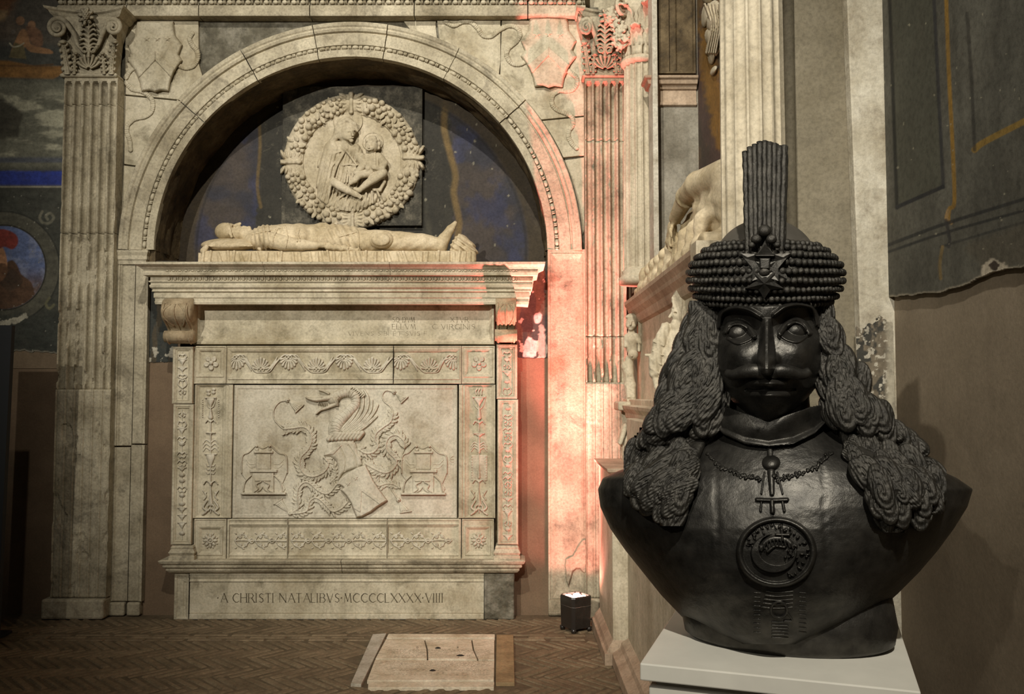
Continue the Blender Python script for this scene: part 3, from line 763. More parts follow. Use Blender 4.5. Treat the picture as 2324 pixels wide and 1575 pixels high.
# ---- top entablature over the arch
EY = 6.40
ent = thing('entablature', 'carved marble entablature with bead and reel running above the arch', 'moulding', (ACX, EY, ZW(36, EY)))
bead_me = None
def bead_meshes():
    def lat(prof, n=10):
        th = np.linspace(0, 2 * math.pi, n, endpoint=False)
        V = np.vstack([np.stack([np.full(n, x), r * np.cos(th), r * np.sin(th)], -1) for x, r in prof])
        return mesh_np('bead', V, grid_faces(len(prof), n, True), True)
    a = np.linspace(-1, 1, 9)
    olive = lat([(x, max(1 - abs(x) ** 2.2, 0.0) ** .5) for x in a])
    reel = lat([(-1, 0), (-.9, .8), (-.35, 1), (.35, 1), (.9, .8), (1, 0)])
    for m_ in (olive, reel): m_.materials.append(M['marble'])
    return olive, reel
OLIVE, REEL = bead_meshes()
joints = [130, 287, 451, 703, 940, 1198, 1330]
for i in range(6):
    x0, x1 = XW(joints[i] + 1, 20, EY), XW(joints[i + 1] - 1, 20, EY)
    blk = moulding('block', pprof([(36, 0), (31, 0.004), (13, 0.004), (12, 0.0), (11, -0.012), (1, -0.012), (0, 0.01), (-12, 0.035), (-30, 0.06), (-60, 0.06)], EY), x0, x1, EY, M['travertine'], ent, depth=0.25, retl=(i == 0), retr=False, bevel=0.002)
    n = max(1, int(round((joints[i + 1] - joints[i]) / 21.5)))
    for k in range(n):
        x = x0 + (k + .5) * (x1 - x0) / n; pt = (x, EY - 0.004, ZW(6, EY)); w = (x1 - x0) / n
        obj('bead', OLIVE, None, blk, loc=(pt[0] - w * .17, pt[1], pt[2]), scale=(w * .30, .016, .016))
        for q in (0.22, 0.36):
            obj('reel', REEL, None, blk, loc=(pt[0] + w * q, pt[1], pt[2]), scale=(w * .055, .015, .015))

# ================================================================== ARCH
arch = thing('arch', 'round marble arch with bead and reel moulding over the tomb niche', 'arch', (ACX, 6.44, ACZ))
AY = 6.44
prof = [(449, .0), (449.5, -.01), (466, -.012), (467, .0), (469, .008), (474, .008), (476, .0), (477, -.012), (502, -.016), (503.5, -.006), (506, -.004), (508, -.022), (513, -.03), (517, -.026), (520, -.034), (526, -.04), (528, -.034), (528, .05)]
prof = [(449, .05)] + prof
cuts = [180, 139, 119, 100, 81, 62, 40.7, 0]
for i in range(7):
    a0, a1 = math.radians(cuts[i]) - (0.0022 if i else 0), math.radians(cuts[i + 1]) + (0.0022 if i < 6 else 0)
    n = max(6, int((cuts[i] - cuts[i + 1]) / 2.2)); th = np.linspace(a0, a1, n)
    dy = rnd.uniform(-.006, .004)
    V = np.stack([np.stack([ACX + r * KA * np.cos(th), np.full(n, AY + d + dy), ACZ + r * KA * np.sin(th)], -1) for r, d in prof], 1).reshape(-1, 3)
    m = len(prof)
    F = grid_faces(n, m, True)[:, ::-1].tolist() + [tuple(range(m)), tuple(range(n * m - m, n * m))[::-1]]
    vs = obj('voussoir', mesh_np('voussoir', V, F), M['travertine'], arch)
    nb = max(2, int(round((a0 - a1) * 471.5 / 28.0)))
    for k in range(nb):
        w = (a0 - a1) / nb; mid = a0 - (k + .42) * w
        def at(a): return (ACX + 471.5 * KA * math.cos(a), AY - 0.002, ACZ + 471.5 * KA * math.sin(a))
        obj('bead', OLIVE, None, vs, loc=at(mid), rot=(0, -(mid + math.pi / 2), 0), scale=(w * .29 * 471.5 * KA, .015, .0145))
        for q in (.42, .55):
            obj('reel', REEL, None, vs, loc=at(mid - q * w), rot=(0, -(mid - q * w + math.pi / 2), 0), scale=(.006, .0135, .0135))

# jambs carrying the arch
JY = 6.43
def jamb(label, pieces, x0, x1):
    t = thing('arch_jamb', label, 'jamb', (XW((x0 + x1) / 2, 1398, JY), JY, 0.0))
    return t
j = jamb('weathered split marble jamb beside the left fluted pilaster', None, 250, 333)
Xa, Xb, Xc = XW(266, 650, JY), XW(305, 650, JY), XW(336, 650, JY)
zb, zm, zt_ = 0.0, ZW(1014, JY), ACZ - 0.004
def jpiece(t, x0, x1, z0, z1, side, mat=None):
    # half of a framed jamb panel; side -1 keeps the left frame, +1 the right frame, 0 both
    w = x1 - x0; f = min(0.045, w * .3)
    cols = []
    if side <= 0: cols += [(x0, 0), (x0 + f * .45, 0), (x0 + f * .5, .008), (x0 + f * .75, .004), (x0 + f, .016)]
    else: cols += [(x0, .016)]
    if side >= 0: cols += [(x1 - f, .016), (x1 - f * .75, .004), (x1 - f * .5, .008), (x1 - f * .45, 0), (x1, 0)]
    else: cols += [(x1, .016)]
    V = []
    rows = [z0 + 0.0, z0 + .004, z1 - .004, z1]
    for z in rows:
        e = .006 if z in (z0, z1) else 0
        V += [(x0, JY + .15, z)] + [(x, JY + d + e, z) for x, d in cols] + [(x1, JY + .15, z)]
    n = len(cols) + 2
    F = grid_faces(4, n).tolist() + [tuple(range(n))[::-1], tuple(range(3 * n, 4 * n))]
    return obj('jamb_stone', mesh_np('jamb_stone', V, F), mat or M['travertine'], t)
jpiece(j, Xa, Xb - .003, zm + .006, ZW(600, JY), -1); jpiece(j, Xb + .003, Xc, zm + .02, ZW(600, JY), 1)
jpiece(j, Xa - .02, Xb - .008, .10, zm - .004, -1); jpiece(j, Xb - .002, Xc, .10, zm + .012, 1)
box('jamb_foot', Xa - .02, Xb - .02, JY - .004, JY + .15, 0, .095, M['travertine'], j, .012)
box('jamb_foot', Xb - .005, Xc - .01, JY - .004, JY + .15, 0, .095, M['travertine'], j, .012)
moulding('jamb_cap', pprof([(600, .0), (592, .004), (588, .012), (580, .01), (572, .02), (567, .02)], JY), Xa, Xc - .02, JY, M['travertine'], j, bevel=.002)
j = jamb('plain framed marble jamb lit pink by the uplight', None, 1243, 1327)
X0, X1 = XW(1244, 900, JY), XW(1331, 900, JY)
framed('jamb_panel', 1244, 566, 1331, 1392, JY, [(0, 0, 0, 0, 0), (5, 5, 6, 30, 0), (6, 6, 7, 31, .008), (9, 8, 10, 34, .004), (18, 13, 20, 50, .016), (22, 17, 24, 54, .018)], M['travertine'], j, back=JY + .15)
box('jamb_foot', X0, X1, JY - .004, JY + .15, 0, ZW(1388, JY), M['travertine'], j, .012)
# broken-away patch low on the right jamb
R_ = Relief(1270, 1215, 1332, 1345, 1.0)
R_.poly([(1284, 1270), (1300, 1262), (1312, 1240), (1330, 1222), (1330, 1300), (1316, 1290), (1300, 1296), (1290, 1330), (1284, 1300)], 4.0, 3, n=2)
R_.rough(2.0, 7, 5)
R_.build('broken_patch', onY(JY + .006), M['rough_dark'] if False else M['travertine'], j)

# ================================================================== SPANDREL SLABS WITH SHIELDS AND RIBBONS
def shield_relief(R, cx, cy, w, h, stars, flip=1):
    # cartouche outline with concave shoulders
    o = [(-.40, -.50), (.40, -.50), (.44, -.30), (.60, -.16), (.52, -.02), (.60, .06), (.42, .22), (.34, .36), (.30, .50), (.12, .485), (0, .51), (-.12, .485), (-.30, .50), (-.34, .36), (-.42, .22), (-.60, .06), (-.52, -.02), (-.60, -.16), (-.44, -.30)]
    R.poly([(cx + x * w, cy + y * h) for x, y in o], 11, 7)
    R.H = np.where(R.H > 3, R.H + 5 * np.clip(1 - np.abs((R.GX - cx) / (w * .55)), 0, 1), R.H)
    for s in (-1, 1):
        R.poly([(cx, cy - .06 * h), (cx, cy + .05 * h), (cx + s * .36 * w, cy + .30 * h), (cx + s * .42 * w, cy + .20 * h)], 0.0, 1)
        w_, ins, D = R.poly([(cx - s * 1, cy - .08 * h), (cx - s * 1, cy + .045 * h), (cx + s * .36 * w, cy + .30 * h), (cx + s * .46 * w, cy + .19 * h)], 0.0, 1)
        R.H[w_] = np.where(ins, R.H[w_] + 3.2, R.H[w_])
    for (sx, sy) in stars:
        pts = []
        for k in range(10):
            r = .062 * h if k % 2 == 0 else .025 * h; a = -math.pi / 2 + k * math.pi / 5
            pts.append((cx + sx * w + r * math.cos(a), cy + sy * h + r * math.sin(a)))
        w_, ins, D = R.poly(pts, 0.0, 1); R.H[w_] = np.where(ins, R.H[w_] + np.minimum(D * 1.4, 3.5), R.H[w_])
def ribbon(R, pts, w):
    R.stroke(pts, w, 4.5, prof=.3)
    P = smooth_pts(pts, 5); d = np.cumsum(np.r_[0, np.hypot(*np.diff(P, axis=0).T)])
    for L in np.arange(6, d[-1], 17):
        for q in (0, 4, 8):
            if L + q > d[-1]: break
            x = np.interp(L + q, d, P[:, 0]); y = np.interp(L + q, d, P[:, 1])
            x2 = np.interp(min(L + q + 1, d[-1]), d, P[:, 0]); y2 = np.interp(min(L + q + 1, d[-1]), d, P[:, 1])
            t = np.array([x2 - x, y2 - y]); t /= np.hypot(*t) + 1e-9; nn = np.array([-t[1], t[0]]) * w
            R.stroke([(x - nn[0], y - nn[1]), (x + nn[0], y + nn[1])], 0.9, 1.6, 'cut')
SL = 6.475
def slab_px(name, pts, Y, back, mat, parent, bevel=.004, label=None):
    P = [PY(x, y, Y) for x, y in pts]
    return prism(name, P, (0, back - Y, 0), mat, parent, bevel, label)
def arc_px(r, a0, a1, n=10):
    # arc of the arch's circle in photo pixels on the plane of the slab
    q = []
    for a in np.radians(np.linspace(a0, a1, n)):
        X, Z = ACX + r * KA * math.cos(a), ACZ + r * KA * math.sin(a)
        q.append((X, Z))
    return q
def slab_xz(name, pts, Y, back, mat, parent, bevel=.004):
    return prism(name, [(x, Y, z) for x, z in pts], (0, back - Y, 0), mat, parent, bevel)
def wz(px, py): return (XW(px, py, SL), ZW(py, SL))
sp = thing('spandrel_relief', 'marble spandrel slab with shield and ribbon beside the left capital', 'relief', (XW(350, 300, SL), SL, ZW(560, SL)), 'carved spandrels of the arch')
slab_xz('slab', [wz(284, 48), wz(450, 48), wz(451, 146)] + arc_px(530, 131, 138.4, 6) + [wz(284, 214)], SL, WB, M['marble'], sp)
slab_xz('slab', [wz(282, 217)] + arc_px(530, 138.8, 158.2, 8) + [wz(281, 372)], SL, WB, M['marble'], sp)
slab_xz('slab', [wz(280, 375)] + arc_px(530, 158.6, 178, 8) + [wz(272, 560)], SL, WB, M['marble'], sp)
R_ = Relief(285, 40, 462, 380, 1.0); shield_relief(R_, 352, 128, 104, 160, [(-.18, -.25), (.05, -.25), (.27, -.25)])
R_.build('shield', onY(SL), M['marble'], sp)
R_ = Relief(278, 40, 462, 380, 1.0)
for pts in ([(400, 132), (404, 146), (420, 154), (438, 150), (448, 134), (447, 116), (436, 102), (430, 88), (436, 76)], [(300, 126), (312, 138), (314, 148), (296, 160), (286, 176)], [(286, 188), (300, 202), (318, 206), (334, 214), (346, 230), (344, 252), (330, 264), (306, 270), (290, 284), (288, 300), (294, 318), (296, 340)]):
    ribbon(R_, pts, 5.5)
R_.build('ribbon', onY(SL), M['marble'], sp)
sp = thing('spandrel_relief', 'marble spandrel slab with shield and ribbon in pink light', 'relief', (XW(1230, 300, SL), SL, ZW(500, SL)), 'carved spandrels of the arch')
slab_xz('slab', [wz(916, 47), wz(989, 46), wz(989, 62)] + arc_px(533, 68.6, 75.5, 6), SL + .008, WB, M['marble'], sp)
slab_xz('slab', [wz(992, 46), wz(1136, 46), wz(1136, 140)] + arc_px(533, 50.6, 68, 8), SL, WB, M['marble'], sp)
slab_xz('slab', [wz(1139, 46), wz(1326, 46), wz(1326, 262)] + arc_px(533, 35, 50.2, 8), SL, WB, M['marble'], sp)
slab_xz('slab', [wz(1326, 265), wz(1326, 352)] + arc_px(533, 24, 34.6, 6), SL, WB, M['marble'], sp)
slab_xz('slab', [wz(1327, 356), wz(1327, 520)] + arc_px(533, 4, 23.3, 6), SL + .01, WB, M['marble'], sp)
R_ = Relief(1180, 30, 1312, 215, 1.0); shield_relief(R_, 1245, 118, 106, 160, [(-.25, -.24), (.25, -.24), (0, -.25)])
R_.build('shield', onY(SL), M['marble'], sp)
R_ = Relief(1005, 40, 1328, 350, 1.0)
for pts in ([(1012, 50), (1030, 58), (1048, 50), (1068, 50), (1084, 64), (1096, 80), (1114, 82), (1134, 68), (1156, 58), (1174, 64), (1180, 80), (1170, 96), (1154, 110), (1150, 126), (1160, 142), (1178, 146), (1196, 138)], [(1276, 152), (1292, 162), (1308, 176), (1308, 192), (1296, 204), (1270, 206)], [(1268, 206), (1254, 218), (1254, 238), (1266, 250), (1286, 258), (1298, 266), (1300, 282), (1292, 296), (1290, 310), (1298, 326), (1308, 336)]):
    ribbon(R_, pts, 5.5)
R_.build('ribbon', onY(SL), M['marble'], sp)

# ================================================================== FLUTED PILASTERS
PYF = 6.36
def fluted_drum(t, x0, x1, z0, z1, nfl, top=False, cabled=False, seed=0, wear=0.0, depth=0.046, mat=None):
    nx = nfl * 14 + 1; nz = max(6, int((z1 - z0) / 0.012))
    u = np.linspace(0, 1, nx); zz = np.linspace(z0, z1, nz); U, Z = np.meshgrid(u, zz)
    k = U * nfl; f = k - np.floor(k); q = np.clip((np.abs(f - .5) / .36), 0, 1)
    d = depth * np.sqrt(np.maximum(1 - q ** 2, 0))
    if top:   # rounded flute heads
        lim = z1 - 0.03; rad = .36 * (x1 - x0) / nfl; hd = np.clip((Z - (lim - rad)) / rad, 0, 1)
        q2 = np.sqrt(np.minimum(q, 1) ** 2 + hd ** 2); d = np.where(Z > lim, 0, depth * np.sqrt(np.maximum(1 - q2 ** 2, 0)))
    if cabled: d = np.where(q < 1, .007 - .006 * np.sqrt(np.maximum(1 - (q / .9) ** 2, 0)) , 0)
    if wear:
        w = sstep(.58, .72, fbm(U * 5 + seed, Z * 7, seed + 90)) * wear
        d = d * (1 - w) + w * depth * .75
    d = d + .003 * (fbm(U * 40, Z * 60, seed + 3) - .5)
    e = np.minimum(zz - z0, z1 - zz); d += np.where(e < .006, .006, 0)[:, None]
    X = x0 + U * (x1 - x0)
    V = np.stack([X, PYF + d, Z], -1)
    side0 = np.stack([np.full(nz, x0), np.full(nz, PYF + .155), zz], -1)[:, None]; side1 = np.stack([np.full(nz, x1), np.full(nz, PYF + .155), zz], -1)[:, None]
    V = np.concatenate([side0, V, side1], 1); n = nx + 2
    F = grid_faces(nz, n).tolist() + [tuple(range(n))[::-1], tuple(range((nz - 1) * n, nz * n))]
    return obj('shaft_drum', mesh_np('shaft_drum', V.reshape(-1, 3), F), mat or M['travertine'], t)
def spiral(cx, cy, r, turns, a0, sgn, n=40):
    t = np.linspace(0, 1, n); rr = r * (1 - t) ** .8 + .06 * r; a = a0 + sgn * turns * 2 * math.pi * t
    return cx + rr * np.cos(a), cy + rr * np.sin(a), rr
def leaf(R, x, y0, y1, w, h, lean=0.0):
    # acanthus leaf standing from y0 (bottom) to y1 (tip)
    R.stroke([(x, y0), (x + lean * .3, (y0 + y1) / 2), (x + lean, y1)], w * .55, h, w2=w * .42, h2=h * 1.7)
    n = 5
    for i in range(n):
        f = (i + .6) / n; y = y0 + (y1 - y0) * f; xx = x + lean * f * f
        for s in (-1, 1):
            R.blob(xx + s * w * .55, y, w * .30, w * .36, h * (1 + .5 * f), s * .5)
    for s in (-.45, 0, .45):
        R.stroke([(x + s * w, y0), (x + lean + s * w * .4, y1 + 4)], .9, h * .45, 'cut')
    R.blob(x + lean, y1, w * .62, w * .36, h * 2.4)
def palmette(R, cx, cy, r, h, up=1, n=7, spread=1.25):
    for i in range(n):
        a = -math.pi / 2 * up + (i - (n - 1) / 2) / ((n - 1) / 2) * spread
        L = r * (1.0 if i == (n - 1) / 2 else .92)
        e = (cx + L * math.cos(a), cy + L * math.sin(a)); b = (cx + .2 * r * math.cos(a), cy + .2 * r * math.sin(a) + .25 * r * up)
        R.stroke([b, ((b[0] + e[0]) / 2 + .1 * r * math.cos(a), (b[1] + e[1]) / 2), e], r * .06, h * .6, w2=r * .17, h2=h)
def capital(t, sgn, cx, mat, sc=1.0):
    # sgn=-1: volute that reaches out lies to the left; px frame of the left pilaster's capital mirrored about cx for the right one
    m = lambda x: cx + sgn * (x - 200) * -sc
    ox = lambda x: m(x)
    CYF = PYF
    x0, x1 = sorted((ox(143), ox(262)))
    zb, zt = ZW(166, CYF), ZW(44, CYF)
    def prof_ring(z, e): return [(XW(x0, 100, CYF) - e, CYF + .105, z), (XW(x0, 100, CYF) - e, CYF - e, z), (XW(x1, 100, CYF) + e, CYF - e, z), (XW(x1, 100, CYF) + e, CYF + .105, z)]
    V = []; rows = [(zb, -.004), (zb + .1, -.004), (zb + .25, .01), (zt - .03, .045), (zt, .05)]
    for z, e in rows: V += prof_ring(z, e)
    F = grid_faces(len(rows), 4, True).tolist() + [(3, 2, 1, 0), tuple(range(4 * len(rows) - 4, 4 * len(rows)))]
    obj('bell', mesh_np('bell', V, F), mat, t)
    moulding('astragal', pprof([(176, 0), (174, .012), (170, .018), (167, .012), (165, 0)], CYF), XW(x0, 170, CYF), XW(x1, 170, CYF), CYF, mat, t, depth=.105, bevel=.003)
    # abacus with concave sides
    n = 17; u = np.linspace(-1, 1, n); V = []
    xa, xb = XW(min(ox(104), ox(286)), 35, CYF - .09), XW(max(ox(104), ox(286)), 35, CYF - .09)
    for z, e in ((ZW(48, CYF), .0), (ZW(43, CYF), .02), (ZW(37, CYF), .03), (ZW(34, CYF), .05), (ZW(29.5, CYF), .055)):
        x = (xa + xb) / 2 + u * ((xb - xa) / 2 - .055 + e); y = CYF - .03 - e + .09 * (1 - np.abs(u) ** 1.6) - .05
        V.append(np.vstack([np.stack([x, y, np.full(n, z)], -1), [[x[-1], CYF + .105, z], [x[0], CYF + .105, z]]]))
    V = np.vstack(V); F = grid_faces(5, n + 2, True).tolist() + [tuple(range(n + 2))[::-1], tuple(range(4 * (n + 2), 5 * (n + 2)))]
    obj('abacus', mesh_np('abacus', V, F), mat, t)
    # volutes: stems rising from the middle and curling under the abacus corners
    for (stem, c, r, a0, turn) in (([(196, 122), (178, 104), (168, 78), (152, 54)], (131, 63), 21, -.75, -2.1), ([(206, 122), (222, 104), (232, 78), (242, 56)], (257, 61), 17, math.pi + .85, 2.1)):
        S = smooth_pts(stem, 6); sx, sy, sr = spiral(c[0], c[1], r, abs(turn), a0, math.copysign(1, turn))
        xs = np.r_[S[:, 0], sx]; ys = np.r_[S[:, 1], sy]; k = len(xs); dd = np.interp(np.arange(k), [0, len(S), k - 1], [.03, .075, .10])
        P = np.array([PY(ox(x), y, CYF - d)for x, y, d in zip(xs, ys, dd)])
        tube('volute', P, np.interp(np.arange(k), [0, len(S), k - 1], [.012, .019, .007]), mat, t, 8)
        C = np.array([PY(ox(c[0]), c[1], CYF - d) for d in (-.02, .085)])
        tube('volute_core', C, r * .62 * CYF / FPX, mat, t, 16)
    R = Relief(min(ox(130), ox(272)), 14, max(ox(130), ox(272)), 168, .9)
    for (x, y1, w, ln) in ((152, 96, 15, -10), (168, 122, 9, 4), (252, 96, 13, 8), (236, 122, 9, -4)): leaf(R, ox(x), 166, y1, w, 7, -sgn * ln if sgn > 0 else ln)
    palmette(R, ox(201), 150, 27, 9, 1, 7)
    R.stroke([(ox(201), 128), (ox(201), 48)], 5, 10, w2=3.5)
    for k in range(5):
        y = 104 - k * 11
        for s in (-1, 1):
            R.stroke([(ox(201), y + 4), (ox(201) + s * 10, y - 4), (ox(201) + s * 21 * (1 - .08 * k), y - 1)], 4.2, 10, w2=2.6)
    for s in (-1, 1): R.ring(ox(201) + s * 9, 113, 6, 3, 10)
    R.build('acanthus_leaves', lambda x, y, h: PY(x, y, CYF - .012 - h * .0034 - .045 * np.clip((150 - y) / 110, 0, 1)), mat, t)
    R = Relief(ox(195) - 22, 10, ox(195) + 22, 62, .7)
    R.blob(ox(195), 34, 9, 16, 14)
    for k in range(8):
        a = k * math.pi / 4 + .2; R.blob(ox(195) + 13 * math.cos(a), 37 + 15 * math.sin(a), 6.5, 4.5, 9, a)
    for i in range(7):
        for q in range(3): R.blob(ox(195) - 6 + q * 6 + (i % 2) * 3, 21 + i * 4.4, 2.2, 2.2, 3.0, mode='add')
    R.build('pine_cone_boss', lambda x, y, h: PY(x, y, CYF - .085 - h * .0036), mat, t)
def pil_x(px, y): return XW(px, y, PYF)
pl = thing('fluted_pilaster', 'worn fluted marble pilaster with acanthus capital beside the fresco', 'pilaster', (pil_x(195, 900), PYF, 0), 'fluted pilasters flanking the arch')
xa, xb = pil_x(137, 520), pil_x(259, 520)
fluted_drum(pl, xa, xb, ZW(236, PYF) + .003, ZW(176, PYF), 6, top=True, seed=1)
fluted_drum(pl, xa, xb, ZW(529, PYF) + .004, ZW(236, PYF), 6, seed=2, wear=.3)
fluted_drum(pl, xa, xb, ZW(884, PYF), ZW(529, PYF), 6, seed=3, wear=.8)
fluted_drum(pl, xa - .003, xb + .003, .145, ZW(884, PYF), 6, cabled=True, seed=4, wear=.35)
box('plinth', xa - .05, xb + .002, PYF - .035, PYF + .155, 0, .14, M['travertine'], pl, .015)
capital(pl, -1, 200, M['travertine'])
pl = thing('fluted_pilaster', 'fluted marble pilaster with acanthus capital lit pink by the uplight', 'pilaster', (pil_x(1380, 900), PYF, 0), 'fluted pilasters flanking the arch')
xa, xb = pil_x(1329, 520), pil_x(1421, 520)
fluted_drum(pl, xa, xb, ZW(318, PYF) + .003, ZW(176, PYF), 5, top=True, seed=11)
fluted_drum(pl, xa, xb, ZW(764, PYF) + .004, ZW(318, PYF), 5, seed=12, wear=.15)
fluted_drum(pl, xa, xb, ZW(868, PYF), ZW(764, PYF), 5, seed=13, wear=.4)
fluted_drum(pl, xa - .003, xb + .003, .145, ZW(868, PYF), 5, cabled=True, seed=14)
box('plinth', xa - .005, xb, PYF - .02, PYF + .155, 0, .14, M['travertine'], pl, .015)
capital(pl, 1, 1374, M['travertine'], .77)

# ================================================================== WALL TOMB
tomb = thing('wall_tomb', 'carved marble wall tomb with dragon crest, candelabra pilasters and dated base', 'tomb', (XW(782, 1405, TF), TF, 0))
mb, rl = M['marble'], M['relief']
# plinth course with the dated inscription
framed('plinth_side', 395, 1301, 428, 1406, TF + .01, [(0, 0, 0, 0, 0), (6, 4, 6, 4, 0), (7, 5, 7, 5, .006), (20, 5, 20, 5, .006), (21, 6, 21, 6, .012)], M['travertine'], tomb, back=LW, bevel=.003)
ins = framed('plinth_panel', 429, 1301, 1098, 1406, TF, [(0, 0, 0, 0, .004), (0, 0, 4, 0, .0), (0, 0, 5, 0, .006), (0, 0, 8, 0, .002), (0, 0, 14, 0, .010), (0, 0, 19, 0, .004), (0, 0, 20, 13, .016), (0, 0, 21, 14, .012)], mb, tomb, back=LW)
box('plinth_lower_band', XW(429, 1400, TF), XW(1098, 1400, TF), TF - .001, TF + .1, 0, ZW(1393, TF), mb, tomb, .004)
R_ = Relief(1097, 1300, 1168, 1407, 1.2); R_.poly([(1098, 1301), (1167, 1302), (1167, 1406), (1099, 1406)], 5, 2); R_.rough(2.4, 12, 7)
R_.build('plinth_repair', onY(TF + .014), M['rough_dark'], tomb, 'rough grey repair block')
box('plinth_core', XW(1099, 1350, TF), XW(1166, 1350, TF), TF + .012, LW, 0, ZW(1302, TF), M['rough_dark'], tomb, 0)
lettering('letter', '.A CHRISTI NATALIBVS.MCCCCLXXXX.VIIII', 494, 1367, 20, lambda x, y: PY(x, y, TF + .0112), M['engraved'], ins, width=516, tw=.085)
# moulded base course
for (a, b, rl_, rr_) in ((375, 778, True, False), (779, 1185, False, True)):
    moulding('base_course', pprof([(1301, .0), (1299, .03), (1294, .045), (1291, .04), (1288, .06), (1284, .062), (1282, .055), (1280, .075), (1274, .085), (1271, .07)], TF), XW(395 if rl_ else a, 1285, TF), XW(1165 if rr_ else b, 1285, TF), TF, M['travertine'], tomb, depth=.12, retl=rl_, retr=rr_, bevel=.003)
BC = TF - .02
# lower frieze stones
def foliage(R, x0, x1, yc, h, seed):
    rr = random.Random(seed); x = x0 + 6
    while x < x1 - 14:
        for s in (-1, 1):
            R.stroke([(x, yc), (x + 9, yc + s * h * .55), (x + 22, yc + s * h * .62), (x + 32, yc + s * 2)], 1.5, 2.0)
            R.ring(x + 12, yc + s * h * .42, 3.0, 1.5, 2.2); R.ring(x + 25, yc + s * h * .44, 2.7, 1.4, 2.2)
            R.blob(x + 12, yc + s * h * .42, 1.6, 1.6, 3); R.blob(x + 25, yc + s * h * .44, 1.5, 1.5, 3)
            R.blob(x + 19, yc + s * h * .8, 4, 2, 2, s * .5); R.blob(x + 2, yc + s * h * .75, 3.5, 1.8, 2, -s * .6)
            R.stroke([(x + 31, yc), (x + 38, yc + s * 5), (x + 44, yc + s * 2)], 1.9, 2.6, w2=.8)
        R.stroke([(x, yc), (x + 18, yc + rr.uniform(-1, 1)), (x + 46, yc)], 1.6, 2.6)
        R.blob(x + 38, yc, 5, 2.4, 3.4)
        x += 46
steps_f = lambda l, r: [(0, 0, 0, 0, .002), (l, r, 3, 2, .0), (l, r, 4, 3, .008), (l, r, 9, 7, .008), (l, r, 12, 8, .002), (l, r, 16, 11, .010), (l * 2, r * 2, 20, 14, .018), (l * 2.2, r * 2.2, 21, 15, .018)]
fr = []
for (a, b, l, r) in ((515, 652, 5, 1), (653, 878, 1, 1), (879, 1046, 1, 5)):
    s_ = framed('lower_frieze', a, 1178, b, 1269, BC, steps_f(l, r), mb, tomb, back=LW, bevel=.0015)
    R_ = Relief(a + 2, 1200, b - 2, 1256, .8); foliage(R_, a + (12 if l > 1 else 2), b - (12 if r > 1 else 2), 1227, 22, a)
    R_.H *= 1.6; R_.build('foliage_scroll', onY(BC + .018), rl, s_)
def rosette(R, cx, cy, r, kind):
    if kind == 0:
        for k in range(5):
            a = -math.pi / 2 + k * 2 * math.pi / 5 + .63; R.blob(cx + r * .6 * math.cos(a), cy + r * .6 * math.sin(a), r * .38, r * .34, 4.5, a)
            R.blob(cx + r * .6 * math.cos(a), cy + r * .6 * math.sin(a), r * .22, r * .2, 1.6, a, mode='cut')
        R.blob(cx, cy, r * .3, r * .3, 6.5)
    else:
        for k in range(8):
            a = k * math.pi / 4; R.blob(cx + r * .62 * math.cos(a), cy + r * .62 * math.sin(a), r * .36, r * .22, 4.0, a)
            R.blob(cx + r * .95 * math.cos(a + .39), cy + r * .95 * math.sin(a + .39), r * .2, r * .12, 2.6, a + .39)
        R.ring(cx, cy, r * .33, r * .14, 5); R.blob(cx, cy, r * .2, r * .2, 5.5)
sq = [(0, 0, 0, 0, .002), (2, 2, 2, 2, 0), (3, 3, 3, 3, .007), (7, 7, 16, 8, .007), (8, 8, 17, 9, .0), (11, 11, 20, 12, .003), (17, 17, 25, 17, .016)]
for (a, b, k, cx) in ((440, 513, 1, 477), (1048, 1121, 1, 1086)):
    s_ = framed('lower_corner_block', a, 1178, b, 1269, BC, sq, mb, tomb, back=LW, bevel=.0015)
    R_ = Relief(a + 10, 1195, b - 10, 1260, .7); rosette(R_, cx, 1227, 17, 1); R_.H *= 1.4; R_.build('rosette', onY(BC + .016), rl, s_)
# upper frieze with palmettes
sU = [(0, 0, 0, 0, .002), (1, 1, 2, 2, 0), (2, 2, 3, 3, .006), (3, 3, 5, 9, .006), (4, 4, 6, 10, .0), (6, 6, 10, 14, .003), (9, 9, 13, 22, .008), (12, 12, 15, 26, .016)]
def anthemion(R, x0, x1):
    for i, x in enumerate([537, 592, 655, 718, 781, 845, 909, 974, 1029]):
        if not (x0 - 10 < x < x1 + 10): continue
        up = 1 if i % 2 else -1
        if i in (0, 8): up = -1
        palmette(R, x, 825 + (7 if up > 0 else -7), 19, 3.6, up, 9, 1.75)
        for s in (-1, 1): R.ring(x + s * 4, 825 + up * 14, 3.2, 1.3, 3)
    for i in range(8):
        x = 566 + i * 63 if i else 563; up = 1 if i % 2 == 0 else -1
        xa = [537, 592, 655, 718, 781, 845, 909, 974, 1029][i]; xb = [537, 592, 655, 718, 781, 845, 909, 974, 1029][i + 1]
        if not (x0 - 6 < (xa + xb) / 2 < x1 + 6): continue
        y0, y1 = (806, 845) if up > 0 else (845, 806)
        for w, o in ((2.0, 0), (1.4, 7)):
            R.stroke([(xa, y0), (xa + 12 + o, y0 + up * 1), ((xa + xb) / 2 + o * .3, (y0 + y1) / 2), (xb - 12, y1 - up * 1), (xb, y1)], w, 3.0)
        R.stroke([((xa + xb) / 2 - 8, y0 + up * 10), ((xa + xb) / 2, (y0 + y1) / 2 + up * 4), ((xa + xb) / 2 + 6, y1 - up * 4)], 4.5, 2.6, w2=1)
